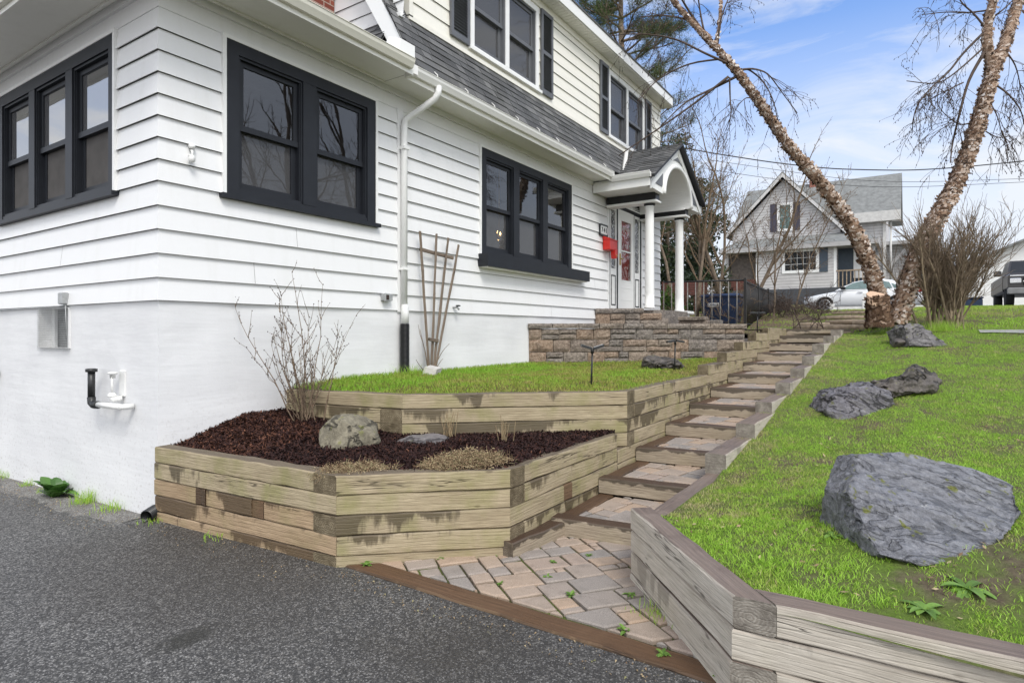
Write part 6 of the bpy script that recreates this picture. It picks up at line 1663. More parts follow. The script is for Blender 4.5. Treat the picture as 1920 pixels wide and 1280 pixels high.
# evergreens
def needle_tree(name, label, base, trunk_r, H, levels, seed, rmax, cat='tree', mat='needle'):
    t = thing(name, label, cat, base); rng = random.Random(seed); mt = MB(); nr = np.random.default_rng(seed); C_ = []
    mt.tube([(0, 0, -.3), (.1, 0, H*.5), (0, .1, H)], [trunk_r, trunk_r*.7, trunk_r*.15], 8)
    for k in range(levels):
        z = H*(.18+.80*k/levels)+rng.uniform(-.2, .2); L = rmax*(1-(z/H))**.6*rng.uniform(.7, 1.1)
        for _ in range(4):
            a = rng.uniform(0, 6.28); pts, dd = stick(mt, (0, 0, z), (math.cos(a), math.sin(a), .18), L, .05, rng, 6, .09, .03, 0, 5, .25)
            for q in pts[2:]:
                for _k in range(4):
                    b = rng.uniform(0, 6.28); p2, d2 = stick(mt, q, dd+Vector((math.cos(b)*.8, math.sin(b)*.8, .25)), rng.uniform(.35, .8), .016, rng, 3, .12, .04, 0, 3, .5)
                    C_ += [p2[2], p2[3], p2[1].lerp(p2[2], .5)]
    mt.build('trunk', M['bgbark'], t)
    c = np.array([tuple(x) for x in C_]); n = 26; P = np.repeat(c, n, 0)+nr.normal(0, .10, (len(c)*n, 3)); m = len(P)
    d = nr.normal(0, 1, (m, 3)); d[:, 2] += .5; d /= np.linalg.norm(d, axis=1)[:, None]; s = np.cross(d, nr.normal(0, 1, (m, 3))); s /= np.linalg.norm(s, axis=1)[:, None]
    V = np.stack([P-s*.006, P+s*.006, P+d*.13], 1).reshape(-1, 3); F_ = np.arange(m*3).reshape(-1, 3)
    np_mesh('needles', V, F_, M[mat], np.clip(np.repeat(nr.normal(.5, .25, len(c)), n)+nr.normal(0, .12, m), 0, 1), t)
    return t
b = atD(1165, 560, 24); needle_tree('pine_tree', 'tall open crowned pine showing its needles above the house roof', (b.x, b.y, 1.8), .22, 17.5, 30, 5, 4.6)
def leaf_mass(name, label, base, blobs, n, size, seed, mat='ever', cat='tree', group=None, trunk=True):
    t = thing(name, label, cat, base, group); nr = np.random.default_rng(seed); PP = []; TT = []
    for (cx_, cy_, cz_, rx, ry, rz) in blobs:
        k = int(n*rx*rz); v = nr.normal(0, 1, (k, 3)); v /= np.linalg.norm(v, axis=1)[:, None]; q = nr.uniform(.25, 1.08, (k, 1))**.5
        PP.append(v*q*np.array([rx, ry, rz])+np.array([cx_, cy_, cz_])); TT.append(np.full(k, nr.normal(.45, .16)))
    P = np.concatenate(PP); T = np.concatenate(TT); m = len(P)
    d = nr.normal(0, 1, (m, 3)); d /= np.linalg.norm(d, axis=1)[:, None]; s = np.cross(d, nr.normal(0, 1, (m, 3))); s /= np.linalg.norm(s, axis=1)[:, None]; sz = size*nr.uniform(.5, 1.3, (m, 1))
    V = np.stack([P-d*sz, P-s*sz*.45, P+d*sz, P+s*sz*.45], 1).reshape(-1, 3)
    np_mesh('foliage', V, np.arange(m*4).reshape(-1, 4), M[mat], np.clip(T+nr.normal(0, .2, m), 0, 1), t)
    if trunk:
        mb = MB(); H = max(b_[2] for b_ in blobs); mb.tube([(0, 0, -.2), (.05, 0, H)], [.12, .03], 7); mb.build('trunk', M['bgbark'], t)
    return t
rng = random.Random(4)
def column_blobs(H, R, n, rng): return [(rng.gauss(0, R*.45), rng.gauss(0, R*.45), H*(k+.5)/n, R*rng.uniform(.4, .75)*(1-.4*k/n), R*rng.uniform(.4, .75)*(1-.4*k/n), H/n*rng.uniform(.6, 1.0)) for k in range(n) for _ in range(3)]
leaf_mass('evergreen_tree', 'dark evergreen between the house corner and the right column', zt(atD(1252, 580, 27)), column_blobs(6.6, 1.4, 7, rng), 900, .10, 3)
leaf_mass('evergreen_tree', 'dark evergreen behind the bare trees right of the right column', zt(atD(1312, 580, 30)), column_blobs(5.0, 1.4, 6, rng), 900, .11, 4)
leaf_mass('evergreen_tree', 'green topped evergreen just past the upper house corner', zt(atD(1252, 580, 33)), column_blobs(9.6, 1.4, 8, rng), 330, .11, 6)
leaf_mass('green_shrub', 'bright green shrub glimpsed past the house corner', zt(atD(1254, 590, 19)), [(0, 0, .55, .42, .42, .5), (.1, -.2, .4, .4, .4, .35)], 2400, .05, 5, 'bushleaf', 'shrub', None, False)
# bare trees across the drive, which the window glass reflects
PR = dict(PB); PR['levels'] = 4; PR['rmin'] = .011
for lab, x, y, h, sd_ in (('broad bare tree mirrored in the left pane of the twin window', 7.5, -15.5, 13, 31), ('bare tree mirrored in the right pane of the twin window', 11.5, -13.5, 12, 32), ('bare tree mirrored in the triple window', 17, -16.5, 14, 33), ('bare tree mirrored in the upper windows', 24, -19, 15, 34), ('bare tree mirrored in the side wall windows', -11, 8, 13, 35)):
    bare_tree('bare_tree', lab, (x, y, lawn_z(x, y) if x > 0 else 0), h, .19, sd_, P=PR, group='bare trees reflected in the window glass', twig='twig', trunk_len=.3)

# ================================================================== NEIGHBOUR'S HOUSE
gs = Mat('grey_clapboard'); p_ = gs.pos(); zf = gs.math('FRACT', gs.math('DIVIDE', gs.sep(p_)[2], .19))
gs.color(gs.mix(gs.ramp(zf, [(.0, .6), (.16, .5), (.22, 0)]), gs.ramp(gs.noise(p_, 2.5, 5), [(.35, (.50, .485, .485)), (.65, (.58, .565, .56))]), (.12, .115, .115))).rough(.6); gs.bump(zf, .5, .02)
M['clap'] = gs.m
XN = 42.0
nh = thing('neighbour_house', 'grey clapboard neighbour house with a steep front gable and wrapped porch', 'house', (XN, -4, 3.6))
nh_inv = Vector((XN, -4, 3.6))
def NB(mb, name, mat, parent=None, **k):
    if parent is None or parent is nh:
        o = mb.build(name, mat, nh, **k); o.location = -nh_inv
    else: o = mb.build(name, mat, parent, **k)
    return o
def YZ(x, y, X=XN): q = atX(x, y, X); return q.y, q.z
gpy, gpz = YZ(1469, 327); gly, glz = YZ(1360, 446); gry, grz = YZ(1592, 436)
hw_ = (gly-gry)/2; gcy = (gly+gry)/2; 
mb = MB(); mb.prism([(XN, gly-.5, 3.6), (XN, gry+.5, 3.6), (XN, gry+.5, grz+.25), (XN, gpy, gpz-.35), (XN, gly-.5, glz+.25)], (7, 0, 0)); NB(mb, 'gable_wall', M['clap'], recalc=True)
mb = MB()
for (ya, za_) in ((gly, glz), (gry, grz)):
    d = Vector((0, ya-gpy, za_-gpz)); mb.fbox((XN-.45, gpy, gpz), d, (8, 0, 0), (0, 0, .10))
NB(mb, 'gable_roof', M['greyroof'])
mb = MB()
for (ya, za_) in ((gly, glz), (gry, grz)):
    d = Vector((0, ya-gpy, za_-gpz)); mb.fbox((XN-.47, gpy, gpz-.26), d, (.05, 0, 0), (0, 0, .26)); mb.fbox((XN-.42, gpy, gpz-.05), d, (.44, 0, 0), (0, 0, .03))
NB(mb, 'rake_trim', M['white'] if False else simple('pale_grey_trim', (.55, .54, .53), .6))
# main block behind, ridge running crosswise
ry0, rz0 = YZ(1402, 348, 46.5); ry1, rz1 = YZ(1683, 325, 46.5); ey1, ez1 = YZ(1679, 394, 43.0); rz0 = rz1
mb = MB(); mb.quad((46.5, ry0, rz0), (46.5, ey1-.3, rz1), (43.0, ey1-.3, ez1), (43.0, ry0+.2, ez1)); mb.quad((46.5, ry0, rz0), (46.5, ey1-.3, rz1), (50, ey1-.3, ez1), (50, ry0+.2, ez1)); mb.quad((46.5, ry0, rz0-.06), (46.5, ey1-.3, rz1-.06), (43.0, ey1-.3, ez1-.06), (43.0, ry0+.2, ez1-.06)); NB(mb, 'main_roof', M['greyroof'])
wy1, _ = YZ(1660, 500, 43.4)
mb = MB(); mb.box(43.4, 50, ry0-.2, wy1, 3.6, ez1+.1); mb.prism([(43.4, wy1, ez1+.05), (46.5, wy1, rz1-.2), (49.8, wy1, ez1+.05)], (0, .2, 0)); NB(mb, 'main_wall', M['clap'], recalc=True)
mb = MB(); mb.box(42.9, 42.98, ey1-.3, gry-.2, ez1-.62, ez1+.02); mb.box(42.98, 43.4, ey1-.3, gry-.2, ez1-.64, ez1-.58); mb.box(43.28, 43.42, wy1-.05, wy1+.13, 3.6, ez1-.6); mb.tube([(43.3, wy1-.3, ez1-.6), (43.3, wy1-.3, 4.4)], .07, 6); NB(mb, 'eave_trim', simple('pale_fascia', (.55, .54, .52), .6))
cy_, cz_ = YZ(1529, 338, 46.5)
mb = MB(); mb.box(46.1, 46.9, cy_-.35, cy_+.35, rz1-.6, cz_+.35); NB(mb, 'chimney', M['brick'])
# porch roof
pl, plz = YZ(1350, 468, 40.2); pr_, prz = YZ(1648, 448, 40.2); plz = prz = (plz+prz)/2
mb = MB(); mb.add([(40.0, pl, prz), (40.0, pr_, prz), (42, pr_+.9, prz+.8), (42, pl-.9, prz+.8), (44, pr_, prz)], [(0, 1, 2, 3), (1, 4, 2)]); NB(mb, 'porch_roof', M['greyroof'])
mb = MB(); mb.box(40.0, 40.1, pr_, pl, prz-.30, prz-.01); mb.box(40.1, 44, pr_, pr_+.1, prz-.30, prz-.01); mb.box(40.1, 42, pr_+.1, pl, prz-.30, prz-.24)
y_, _ = YZ(1568, 500, 40.5); y2_, _ = YZ(1637, 500, 40.5); y3_, _ = YZ(1418, 500, 40.5); y4_, _ = YZ(1363, 500, 40.5)
for yy in (y2_, y4_): mb.box(40.45, 40.65, yy-.1, yy+.1, 4.6, prz-.3)
NB(mb, 'porch_trim', M['greysiding'])
zb = YZ(1500, 541, 40.5)[1]
mb = MB(); mb.box(40.5, 42, y_, y3_, zb, prz-.28); NB(mb, 'porch_wall', M['clap'])
mb = MB(); mb.box(40.48, 40.5, y_-.02, y_+.14, zb, prz-.3); mb.box(40.48, 40.5, y3_-.14, y3_+.02, zb, prz-.3); NB(mb, 'corner_board', M['white'])
mb = MB(); mb.box(40.4, 44, y2_-.3, y4_+.4, 3.0, zb); NB(mb, 'foundation', M['slateblue'])
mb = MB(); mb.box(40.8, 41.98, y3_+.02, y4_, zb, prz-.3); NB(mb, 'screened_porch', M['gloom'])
mb = MB(); mb.box(40.55, 40.6, y3_+.02, y4_, zb+.02, zb+.75); NB(mb, 'porch_panel', M['deckred'])
def nwin(c0, c1, X, sash='', trim=.16, grid=(2, 2), shut=None, glass='carglass'):
    ya, z1 = YZ(c0[0], c0[1], X); yb, z0 = YZ(c1[0], c1[1], X)
    mb = MB(); mb.box(X-.06, X-.002, yb-trim, ya+trim, z0-trim, z0); mb.box(X-.06, X-.002, yb-trim, ya+trim, z1, z1+trim); mb.box(X-.06, X-.002, ya, ya+trim, z0, z1); mb.box(X-.06, X-.002, yb-trim, yb, z0, z1)
    w = NB(mb, 'window', M['white']); mb = MB(); mb.quad((X-.02, ya, z0), (X-.02, yb, z0), (X-.02, yb, z1), (X-.02, ya, z1)); NB(mb, 'pane', M[glass], w)
    mb = MB()
    for i in range(1, grid[0]): y = ya+(yb-ya)*i/grid[0]; mb.box(X-.035, X-.021, y-.009, y+.009, z0, z1)
    for i in range(1, grid[1]): z = z0+(z1-z0)*i/grid[1]; mb.box(X-.035, X-.021, yb, ya, z-.011, z+.011)
    NB(mb, 'glazing_bar', M['white'], w)
    for s in (shut or []):
        a = ya+trim+.02 if s[0] > 0 else yb-trim-.02
        mb = MB(); b2 = a+s[0]*s[1]; mb.box(X-.05, X-.003, min(a, b2), max(a, b2), z0-trim, z1+trim); mb.box(X-.06, X-.05, min(a, b2)+.08, max(a, b2)-.08, z0, (z0+z1)/2-.08); mb.box(X-.06, X-.05, min(a, b2)+.08, max(a, b2)-.08, (z0+z1)/2+.08, z1); NB(mb, 'shutter', M[s[2]])
nwin((1462, 386), (1482, 428), XN, grid=(2, 2), shut=[(1, .42, 'violet'), (-1, .42, 'violet')], glass='glass' if False else 'carglass')
M['nightglass'] = simple('dark_window_glass', (.02, .022, .024), .2, .35)
nwin((1472, 474), (1530, 505), 40.5, grid=(5, 3), trim=.18, shut=[(-1, .48, 'bluegrey')], glass='nightglass')
# open porch: door wall, rail
mb = MB(); mb.box(41.6, 41.7, y2_, y_, zb+.15, prz-.3); NB(mb, 'porch_back', M['bluegrey'])
ya, z1 = YZ(1604, 470, 41.6); yb, z0 = YZ(1637, 520, 41.6)
mb = MB(); mb.box(41.5, 41.6, yb-.1, ya+.1, z0, z1+.15); dn = NB(mb, 'door', M['white']); mb = MB(); mb.box(41.46, 41.5, yb+.2, ya-.2, z0+.9, z1-.1); NB(mb, 'pane', M['nightglass'], dn)
mb = MB(); zr = YZ(1600, 505, 40.5)[1]; mb.box(40.45, 40.6, y2_, y_, zr-.08, zr)
k = y2_+.1
while k < y_: mb.box(40.5, 40.55, k-.03, k+.03, zb, zr-.08); k += .22
NB(mb, 'porch_rail', M['logs'])
# side annex, its awning and white stair rail
ax_, az_ = YZ(1662, 446, 43.6); bx_2, bz_ = YZ(1752, 455, 43.6); w0, wz = YZ(1664, 462, 44.2)
mb = MB(); mb.box(44.2, 49, bx_2, wy1-.02, 3.6, wz); NB(mb, 'annex_wall', M['clap']); mb = MB(); mb.box(43.3, 49, bx_2-.2, wy1-.02, wz, wz+.22); mb.box(44, 47, bx_2+.6, wy1-.4, wz+.22, wz+.30); mb.box(44, 44.1, bx_2+.6, wy1-.4, wz+.55, wz+.62); mb.fbox((43.7, wy1-.15, YZ(1666, 505, 43.7)[1]), (0, YZ(1704, 466, 43.7)[0]-wy1+.15, YZ(1704, 466, 43.7)[1]-YZ(1666, 505, 43.7)[1]), (.08, 0, 0), (0, .05, .25)); NB(mb, 'annex_roof', M['greysiding'])
nwin((1702, 492), (1712, 512), 44.2, grid=(1, 1), trim=.12)
a = atX(1650, 519, 39.5); b = atX(1696, 552, 39.5); mb = MB(); d = b-a; mb.fbox(a, d, (.08, 0, 0), (0, 0, .1)); mb.fbox(a-Vector((0, 0, .8)), d, (.08, 0, 0), (0, 0, .08))
for k in range(12): q = a+d*(k/11); mb.box(q.x, q.x+.04, q.y-.02, q.y+.02, q.z-.8, q.z)
NB(mb, 'stair_rail', M['white'])
for o in nh.children:
    for c in o.children: pass

# white garage further right
wg = thing('white_garage', 'white walled garage with grey roof behind the bare bush', 'garage', (38, -10, 2.8)); gi = Vector((38, -10, 2.8))
ya, _ = YZ(1792, 560, 38); yb = ya-7.5; zt_ = YZ(1850, 500, 38)[1]
def GB(mb, n, m): o = mb.build(n, m, wg, recalc=True); o.location = -gi; return o
mb = MB(); mb.box(38, 46, yb, ya, 2.2, zt_); mb.prism([(38, ya, zt_), (38, yb, zt_), (38, (ya+yb)/2, zt_+1.6)], (8, 0, 0)); GB(mb, 'wall', M['white'])
mb = MB()
for s in (ya+.2, yb-.2): mb.fbox((37.6, (ya+yb)/2, zt_+1.62), (0, s-(ya+yb)/2, -1.78), (8.8, 0, 0), (0, 0, .12))
GB(mb, 'roof', M['greyroof'])

# ================================================================== VEHICLES
def sedan():
    y0 = atX(1511, 575, 29).y
    t = thing('parked_car', 'white four door saloon car parked on the street behind the birch', 'car', (29.0, y0-2.28, lawn_z(29, -4)+.05), rotz=rad(90))
    xs = [2.28, 2.2, 2.0, 1.6, 1.2, .85, .3, -.5, -1.2, -1.75, -2.1, -2.24, -2.28]
    zt2 = [.58, .66, .72, .80, .87, .93, .95, .96, .98, 1.02, 1.04, .98, .9]; zb2 = [.34, .24, .2, .19, .18, .18, .18, .18, .18, .2, .24, .3, .4]; hw2 = [.58, .70, .80, .86, .88, .89, .895, .895, .89, .86, .80, .72, .66]
    mb = MB(); R_ = []
    for x, a, b, w in zip(xs, zt2, zb2, hw2):
        m_ = (a+b)/2; R_.append([(x, -w*.88, b), (x, -w, b+.16), (x, -w, m_+.05), (x, -w*.965, a-.06), (x, -w*.86, a), (x, 0, a+.03), (x, w*.86, a), (x, w*.965, a-.06), (x, w, m_+.05), (x, w, b+.16), (x, w*.88, b)])
    V = [p for r_ in R_ for p in r_]; n = 11; Fc = []
    for i in range(len(R_)-1):
        for k in range(n): Fc.append((i*n+k, i*n+(k+1) % n, (i+1)*n+(k+1) % n, (i+1)*n+k))
    Fc += [tuple(range(n)), tuple(range((len(R_)-1)*n, len(R_)*n))[::-1]]
    mb.add(V, Fc, 0, .5, True)
    # roof shell
    gx = [.98, .62, .25, -.2, -.75, -1.2, -1.62, -1.85]; gz = [.94, 1.16, 1.33, 1.42, 1.43, 1.36, 1.16, 1.03]; V = []
    for x, z in zip(gx, gz):
        k = (z-.93)/.5; wb = .84; wt = .84-.26*k; V += [(x, -wb, .93), (x, -wt-.02, z-.05*k), (x, -wt*.8, z), (x, wt*.8, z), (x, wt+.02, z-.05*k), (x, wb, .93)]
    Fc = []
    for i in range(len(gx)-1):
        for k in range(5): Fc.append((i*6+k, i*6+k+1, (i+1)*6+k+1, (i+1)*6+k))
    mb.add(V, Fc, 0, .5, True)
    body = mb.build('body', M['carwhite'], t, recalc=True)
    mb = MB()
    def sy(z): return .84-.26*(z-.93)/.5+.022
    for s in (-1, 1):
        for poly in ([(.72, .99), (.52, 1.14), (.28, 1.27), (-.02, 1.345), (-.30, 1.355), (-.30, .99)], [(-.40, .99), (-.40, 1.355), (-.75, 1.345), (-1.10, 1.26), (-1.22, .99)], [(-1.28, .995), (-1.17, 1.22), (-1.45, 1.08), (-1.55, 1.0)]):
            mb.poly([(x, s*sy(z), z) for x, z in poly])
    mb.build('side_window', M['carglass'], t)
    mb = MB(); mb.quad((.95, -.7, .97), (.95, .7, .97), (.30, .56, 1.33), (.30, -.56, 1.33)); mb.quad((-1.78, -.66, 1.09), (-1.78, .66, 1.09), (-1.25, .55, 1.37), (-1.25, -.55, 1.37)); o = mb.build('windscreen', M['carglass'], t)
    for v in o.data.vertices: v.co.z += .012
    for x in (1.38, -1.38):
        for s in (-1, 1):
            tmp = MB(); tmp.lathe((0, 0, 0), [(.2, 0), (.31, .02), (.325, .06), (.325, .16), (.31, .2)], 22); mb = MB(); yo = s*.70
            mb.v = [(x+v[0], yo+s*v[2], .32+v[1]) for v in tmp.v]; mb.f = tmp.f; mb.m = tmp.m; mb.t = tmp.t; mb.sm = tmp.sm; w = mb.build('wheel', M['rubber'], t)
            mb = MB(); mb.poly([(x+.36*math.cos(k*.314), s*.899, .33+.36*math.sin(k*.314)) for k in range(20)]); mb.build('wheel_arch', M['rubber'], w)
            mb = MB(); mb.poly([(x+.09*math.cos(k*.63), s*.917, .32+.09*math.sin(k*.63)) for k in range(10)])
            for k in range(5): a = k*1.257; d = Vector((math.cos(a), 0, math.sin(a))); mb.fbox(Vector((x, s*.912, .32))-Vector((-d.z, 0, d.x))*.035, d*.22, Vector((-d.z, 0, d.x))*.07, (0, s*.01, 0))
            mb.tube([(x+.225*math.cos(k*.314), s*.912, .32+.225*math.sin(k*.314)) for k in range(21)], .018, 5); mb.build('rim', M['chrome'], w)
    for s in (-1, 1):
        mb = MB(); mb.box(-2.29, -1.98, s*.50, s*.80, .80, .98, ch=.03); mb.build('tail_light', M['taillight'], t)
        mb = MB(); mb.box(2.02, 2.25, s*.46, s*.76, .58, .70, ch=.03); mb.build('headlight', M['chrome'], t)
        mb = MB(); mb.box(.55, .75, s*.88, s*1.04, .98, 1.10, ch=.03); mb.build('wing_mirror', M['rubber'], t)
        for x in (-.12, -1.05): mb = MB(); mb.box(x, x+.2, s*.885, s*.925, .84, .87, ch=.006); mb.build('door_handle', M['carwhite'], t)
        mb = MB(); mb.box(-.355, -.35, s*.897, s*.901, .3, .93); mb.box(.75, .756, s*.893, s*.9, .3, .9); mb.box(-1.28, -1.274, s*.89, s*.899, .45, .93); mb.build('door_seam', M['rubber'], t)
sedan()
def pickup():
    c = atD(1888, 580, 21); t = thing('parked_truck', 'dark pickup truck cut off by the right edge of the picture', 'truck', (c.x, c.y-.98, lawn_z(c.x, c.y)+.02))
    mb = MB(); mb.box(.02, 1.6, -.96, .96, .62, 1.22, ch=.10); mb.box(1.4, 5.4, -.97, .97, .60, 1.28, ch=.08)
    V = [(1.35, -.86, 1.2), (1.95, -.70, 1.80), (3.4, -.70, 1.82), (3.6, -.86, 1.2)]; mb.add([(x, y, z) for x, y, z in V]+[(x, -y, z) for x, y, z in V], [(0, 1, 2, 3), (7, 6, 5, 4), (0, 4, 5, 1), (1, 5, 6, 2), (2, 6, 7, 3)]); mb.build('body', M['truck'], t, recalc=True)
    mb = MB(); mb.quad((1.40, -.76, 1.27), (1.40, .76, 1.27), (1.88, .66, 1.75), (1.88, -.66, 1.75)); o = mb.build('windscreen', M['nightglass'], t); o.location.x = -.03
    mb = MB(); mb.box(-.01, .05, -.55, .55, .78, 1.05, ch=.02); gr = mb.build('grille', M['rubber'], t); mb = MB(); mb.box(-.03, -.01, -.55, .55, .90, .94); mb.box(-.03, -.008, -.9, .9, 1.10, 1.14); mb.build('grille_bar', M['chrome'], gr)
    mb = MB(); mb.box(-.14, .10, -.97, .97, .48, .70, ch=.03); mb.build('bumper', simple('bumper_grey', (.20, .20, .20), .4), t)
    for s in (-1, 1):
        mb = MB(); mb.box(-.02, .08, s*.60, s*.90, .86, 1.04, ch=.02); mb.build('headlight', M['chrome'], t)
        mb = MB(); mb.box(1.55, 1.75, s*.98, s*1.20, 1.22, 1.42, ch=.03); mb.build('wing_mirror', M['truck'], t)
        for x in (.9, 4.4):
            tmp = MB(); tmp.lathe((0, 0, 0), [(.2, 0), (.36, .02), (.38, .07), (.38, .2), (.36, .25)], 20); mb = MB(); mb.v = [(x+v[0], s*(.70+v[2]), .38+v[1]) for v in tmp.v]; mb.f = tmp.f; mb.m = tmp.m; mb.t = tmp.t; mb.sm = tmp.sm; mb.build('wheel', M['rubber'], t)
pickup()

# ================================================================== FENCES, BIN, WIRES, DEBRIS
ir = thing('iron_fence', 'black iron picket fence running away from the terrace towards the street', 'fence', (12.97, -2.0, 1.7)); a = Vector((12.97, -2.0, 0)); b = Vector((23.5, -1.35, 0)); n = 62; mb = MB()
def P3(t, h): q = a.lerp(b, t); return Vector((q.x-12.97, q.y+2.0, h))
for k in range(n+1): mb.tube([P3(k/n, .02), P3(k/n, 1.2)], .012, 5)
mb.tube([P3(t/20, 1.16) for t in range(21)], .018, 5); mb.tube([P3(t/20, .12) for t in range(21)], .016, 5); mb.build('pickets', M['iron'], ir)
for k in range(6): mb = MB(); q = P3(k/5, 0); mb.box(q.x-.03, q.x+.03, q.y-.03, q.y+.03, q.z-.1, q.z+1.25); mb.build('post', M['iron'], ir)
rl = thing('metal_railing', 'grey metal railing closing the back of the terrace behind the columns', 'railing', (12.5, -.1, 1.66)); a = Vector((0, 0, 0)); b = Vector((.5, -1.9, 0)); mb = MB()
for k in range(11): q = a.lerp(b, k/10); mb.tube([q, q+Vector((0, 0, 1.22))], .013, 5)
mb.build('bars', M['rail'], rl); mb = MB(); mb.tube([a+Vector((0, 0, 1.24)), b+Vector((0, 0, 1.24))], .022, 6); mb.tube([a+Vector((0, 0, .1)), b+Vector((0, 0, .1))], .015, 6); mb.build('top_rail', M['iron'], rl)
bp_ = atD(1354, 590, 16.6); bn = thing('waste_bin', 'navy blue waste bin with a white lettered label behind the railing', 'bin', (bp_.x, bp_.y, lawn_z(bp_.x, bp_.y)-.1)); mb = MB()
w = .47; mb.add([(-.3, -w*.86, .05), (.3, -w*.86, .05), (.3, w*.86, .05), (-.3, w*.86, .05), (-.38, -w, .80), (.38, -w, .80), (.38, w, .80), (-.38, w, .80)], [(0,3,2,1),(4,5,6,7),(0,1,5,4),(1,2,6,5),(2,3,7,6),(3,0,4,7)]); mb.box(-.41, .41, -w-.03, w+.03, .80, .84, ch=.01); mb.build('bin_body', M['binblue'], bn)
mb = MB(); mb.add([(-.42, -w-.04, .842), (.42, -w-.04, .842), (.42, w+.04, .842), (-.42, w+.04, .842), (-.3, -w+.05, .90), (.32, -w+.05, .92), (.32, w-.05, .92), (-.3, w-.05, .90)], [(4,5,6,7),(0,1,5,4),(1,2,6,5),(2,3,7,6),(3,0,4,7)]); mb.build('lid', M['binblue'], bn)
mb = MB(); mb.fbox((-.385, .28, .55), (0, -.30, 0), (-.015, 0, .10), (-.004, 0, 0)); lb = mb.build('label', M['white'], bn)
text_mesh('lettering', 'CASELLA', .07, M['binblue'], lb, Matrix.Translation((-.40, .13, .60)) @ Matrix.Rotation(rad(-90), 4, 'Z') @ Matrix.Rotation(rad(90), 4, 'X'))
for k in (-.34, .34): mb = MB(); tmp = MB(); tmp.lathe((0, 0, 0), [(.05, 0), (.1, .01), (.1, .05), (.05, .06)], 14); mb.v = [(.30+v[0], k+v[2], .10+v[1]) for v in tmp.v]; mb.f = tmp.f; mb.m = tmp.m; mb.t = tmp.t; mb.sm = tmp.sm; mb.build('wheel', M['rubber'], bn)
dk = thing('deck', 'red brown boarded deck front beyond the railing and bin', 'deck', zt(atD(1250, 590, 23))); e0 = atD(1242, 553, 23)-dk.location; e1 = atD(1322, 553, 24)-dk.location; mb = MB()
for k in range(5): mb.fbox(e0+Vector((0, 0, .1*k)), e1-e0, (.05, .02, 0), (0, 0, .09))
for k in range(5): q = e0.lerp(e1, k/4); mb.box(q.x+.05, q.x+.16, q.y-.05, q.y+.05, -.3, q.z+.5)
mb.build('deck_boards', M['deckred'], dk)
wf = thing('white_rail_fence', 'low white post and rail fence along the street before the white car', 'fence', (20.5, -5, 2.3)); mb = MB()
q0 = atX(1556, 582, 20.5); q1 = atX(1772, 580, 20.5); mb.box(-.04, .04, q1.y+5, q0.y+5, .05, .17); mb.build('rail', M['white'], wf)
for x in (1560, 1622, 1700): q = atX(x, 582, 20.5); mb = MB(); mb.box(-.07, .07, q.y+5-.07, q.y+5+.07, -.05, .62 if x == 1622 else .3, ch=.02); mb.build('post', M['white'], wf)
rng = random.Random(44)
logl = ['long split log nearest the head of the steps', 'pale split log lying before the white fence', 'grey plank lying left of the stump', 'short log by the dark straggly shrub', 'thin branch lying among the cut logs', 'thick log piece beside the stump']
for k, (x, y, d, L) in enumerate(((1560, 606, 13.8, 1.5), (1580, 598, 15.5, 1.0), (1600, 603, 14.5, 1.2), (1525, 603, 14.5, .7), (1615, 594, 16.5, 1.4), (1632, 603, 13.8, .7))):
    p = zt(atD(x, y, d)); t = MB(); a = rng.uniform(-.5, .5); t.tube([(-.0, -L/2, .05), (L*.1*a, 0, .06), (L*.3*a, L/2, .05)], [.06, .065, .055] if k != 4 else [.03, .03, .02], 7); o = t.build('log', M['logs']); o.location = p; tag(o, logl[k], 'log', 'cut logs and planks near the stump')
p = zt(atD(1815, 572, 17.5)); bt = MB(); bt.box(-.25, .25, -.32, .32, 0, .26, ch=.03); bt.box(-.27, .27, -.34, .34, .262, .30, ch=.01); o = bt.build('storage_tub', M['binblue']); o.location = p; tag(o, 'dark blue lidded tub on the crest right of the bare bush', 'tub')
kind(region('stone_path', 11.5, 11.85, -14, -6.5, .12, lambda x, y: lawn_z(x, y)+.022, None, M['slab']), 'structure')
def wire(label, px, d, r=.012):
    P_ = [atD(x, y, d) for x, y in px]; pts = []
    for i in range(len(P_)-1):
        for k in range(6): pts.append(P_[i].lerp(P_[i+1], k/6))
    pts.append(P_[-1])
    for _ in range(4): pts = [pts[0]]+[(pts[i-1]+pts[i]*2+pts[i+1])/4 for i in range(1, len(pts)-1)]+[pts[-1]]
    mb = MB(); mb.tube(pts, r, 5); tag(mb.build('utility_cable', M['wire']), label, 'cable', 'overhead cables')
wire('thickest overhead cable, drooping from behind the porch gable across both birch trunks', [(1150, 258), (1280, 277), (1340, 288), (1450, 305), (1560, 317), (1700, 320), (1800, 314), (1920, 302), (2050, 288)], 24, .022)
wire('thin overhead cable just above the grey house ridge', [(1330, 300), (1480, 322), (1600, 338), (1720, 342), (1950, 334)], 36, .013)
wire('thin overhead cable crossing the grey house roof', [(1330, 318), (1480, 340), (1620, 350), (1720, 351), (1950, 340)], 36, .014)

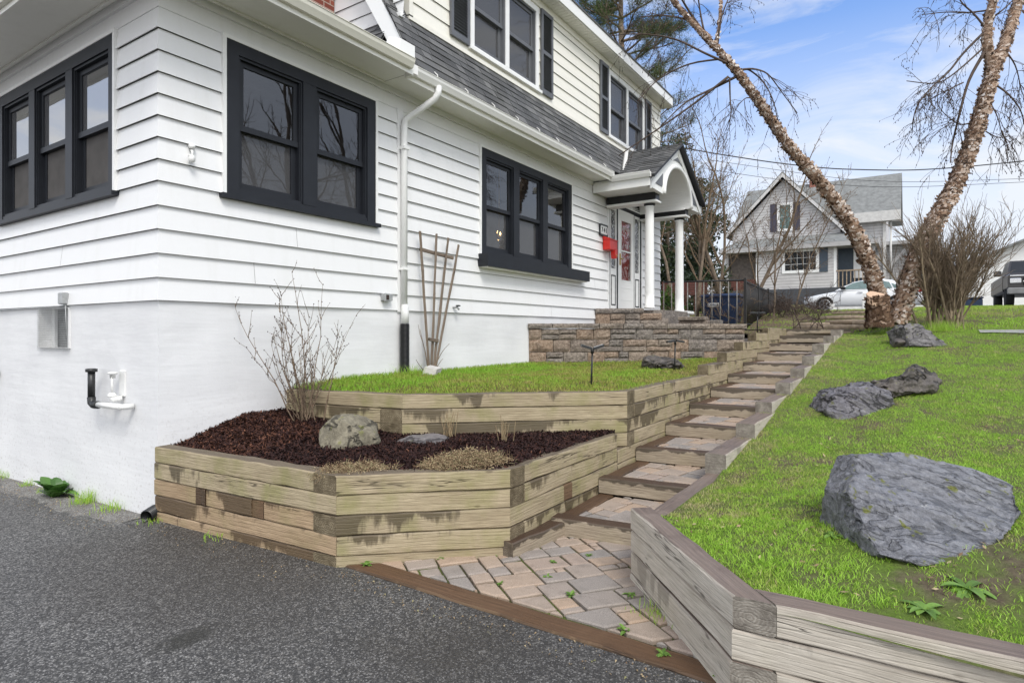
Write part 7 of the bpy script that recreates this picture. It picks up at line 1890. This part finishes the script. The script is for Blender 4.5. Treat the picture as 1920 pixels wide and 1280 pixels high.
# ================================================================== SKY, SUN, CAMERA
W = bpy.data.worlds.new('World'); bpy.context.scene.world = W; W.use_nodes = True
N = W.node_tree.nodes; Lk = W.node_tree.links; bg = N['Background']
SUN = Vector((-.45, -.62, .95)).normalized()
sky = N.new('ShaderNodeTexSky'); sky.sky_type = 'NISHITA'; sky.sun_disc = False
sky.sun_elevation = math.asin(SUN.z); sky.sun_rotation = math.atan2(SUN.x, SUN.y); sky.altitude = 200; sky.air_density = 1.0; sky.dust_density = .6; sky.ozone_density = 2.0
class WM(Mat):
    def __init__(s): s.N = N; s.L = Lk; s._tc = None
w_ = WM(); dirv = w_.tc('Generated'); dz = w_.sep(dirv)
cl = w_.noise(w_.map(dirv, (1.6, 1.6, 4.2), (.35, 1.1, .2), (0, .25, .6)), 1.7, 7, .58, .9)
wisps = w_.ramp(cl, [(.38, 0), (.52, .5), (.66, .95)])
hz = w_.ramp(dz[2], [(.0, 1), (.16, .92), (.30, .58), (.42, .22), (.55, 0)])
# bright cloud added out of view, behind and beside, for wall light and reflections
dp = w_.n('ShaderNodeVectorMath', operation='DOT_PRODUCT'); w_.lk(dirv, dp.inputs[0]); dp.inputs[1].default_value = (-FW.x, -FW.y, .25)
dl = w_.n('ShaderNodeVectorMath', operation='DOT_PRODUCT'); w_.lk(dirv, dl.inputs[0]); dl.inputs[1].default_value = (-RT.x, -RT.y, 0)
back = w_.math('MAXIMUM', w_.ramp(dp.outputs['Value'], [(.0, 0), (.45, .9)]), w_.ramp(dl.outputs['Value'], [(.55, 0), (.85, .6)]))
right = w_.n('ShaderNodeVectorMath', operation='DOT_PRODUCT'); w_.lk(dirv, right.inputs[0]); right.inputs[1].default_value = (RT.x, RT.y, 0)
rgt = w_.math('MULTIPLY', w_.ramp(right.outputs['Value'], [(.35, 0), (.85, .55)]), w_.ramp(dz[2], [(.15, 1), (.5, 0)]))
rg2 = w_.ramp(right.outputs['Value'], [(.66, 0), (.86, .8)])
f = w_.math('MAXIMUM', w_.math('MAXIMUM', wisps, hz), w_.math('MAXIMUM', back, w_.math('MAXIMUM', rgt, rg2)))
skycol = w_.mix(1.0, sky.outputs[0], (.30, .84, 1.36), 'MULTIPLY')
ccol = w_.mix(back, (4.75, 4.92, 5.2), (9.4, 9.4, 9.4))
w_.lk(w_.mix(f, skycol, ccol), bg.inputs['Color'])
bg.inputs['Strength'].default_value = .12
sl = bpy.data.lights.new('sun', 'SUN'); sl.energy = 1.5; sl.angle = rad(20); sl.color = (1, .965, .91)
so_ = bpy.data.objects.new('sun', sl); C.objects.link(so_); so_.rotation_euler = (-SUN).to_track_quat('-Z', 'Y').to_euler(); so_.location = (0, 0, 30)
cd = bpy.data.cameras.new('camera'); cd.sensor_width = 36; cd.lens = FPX/1920*36; cd.shift_y = (CY-640)/1920; cd.clip_end = 800; cd.clip_start = .05
co = bpy.data.objects.new('camera', cd); C.objects.link(co); co.location = CAM; co.rotation_euler = (rad(90), 0, YAW-rad(90))
sc = bpy.context.scene; sc.camera = co
sc.view_settings.view_transform = 'Standard'; sc.view_settings.look = 'None'; sc.view_settings.exposure = .68; sc.view_settings.gamma = 1
sc.cycles.max_bounces = 8; sc.cycles.transparent_max_bounces = 16
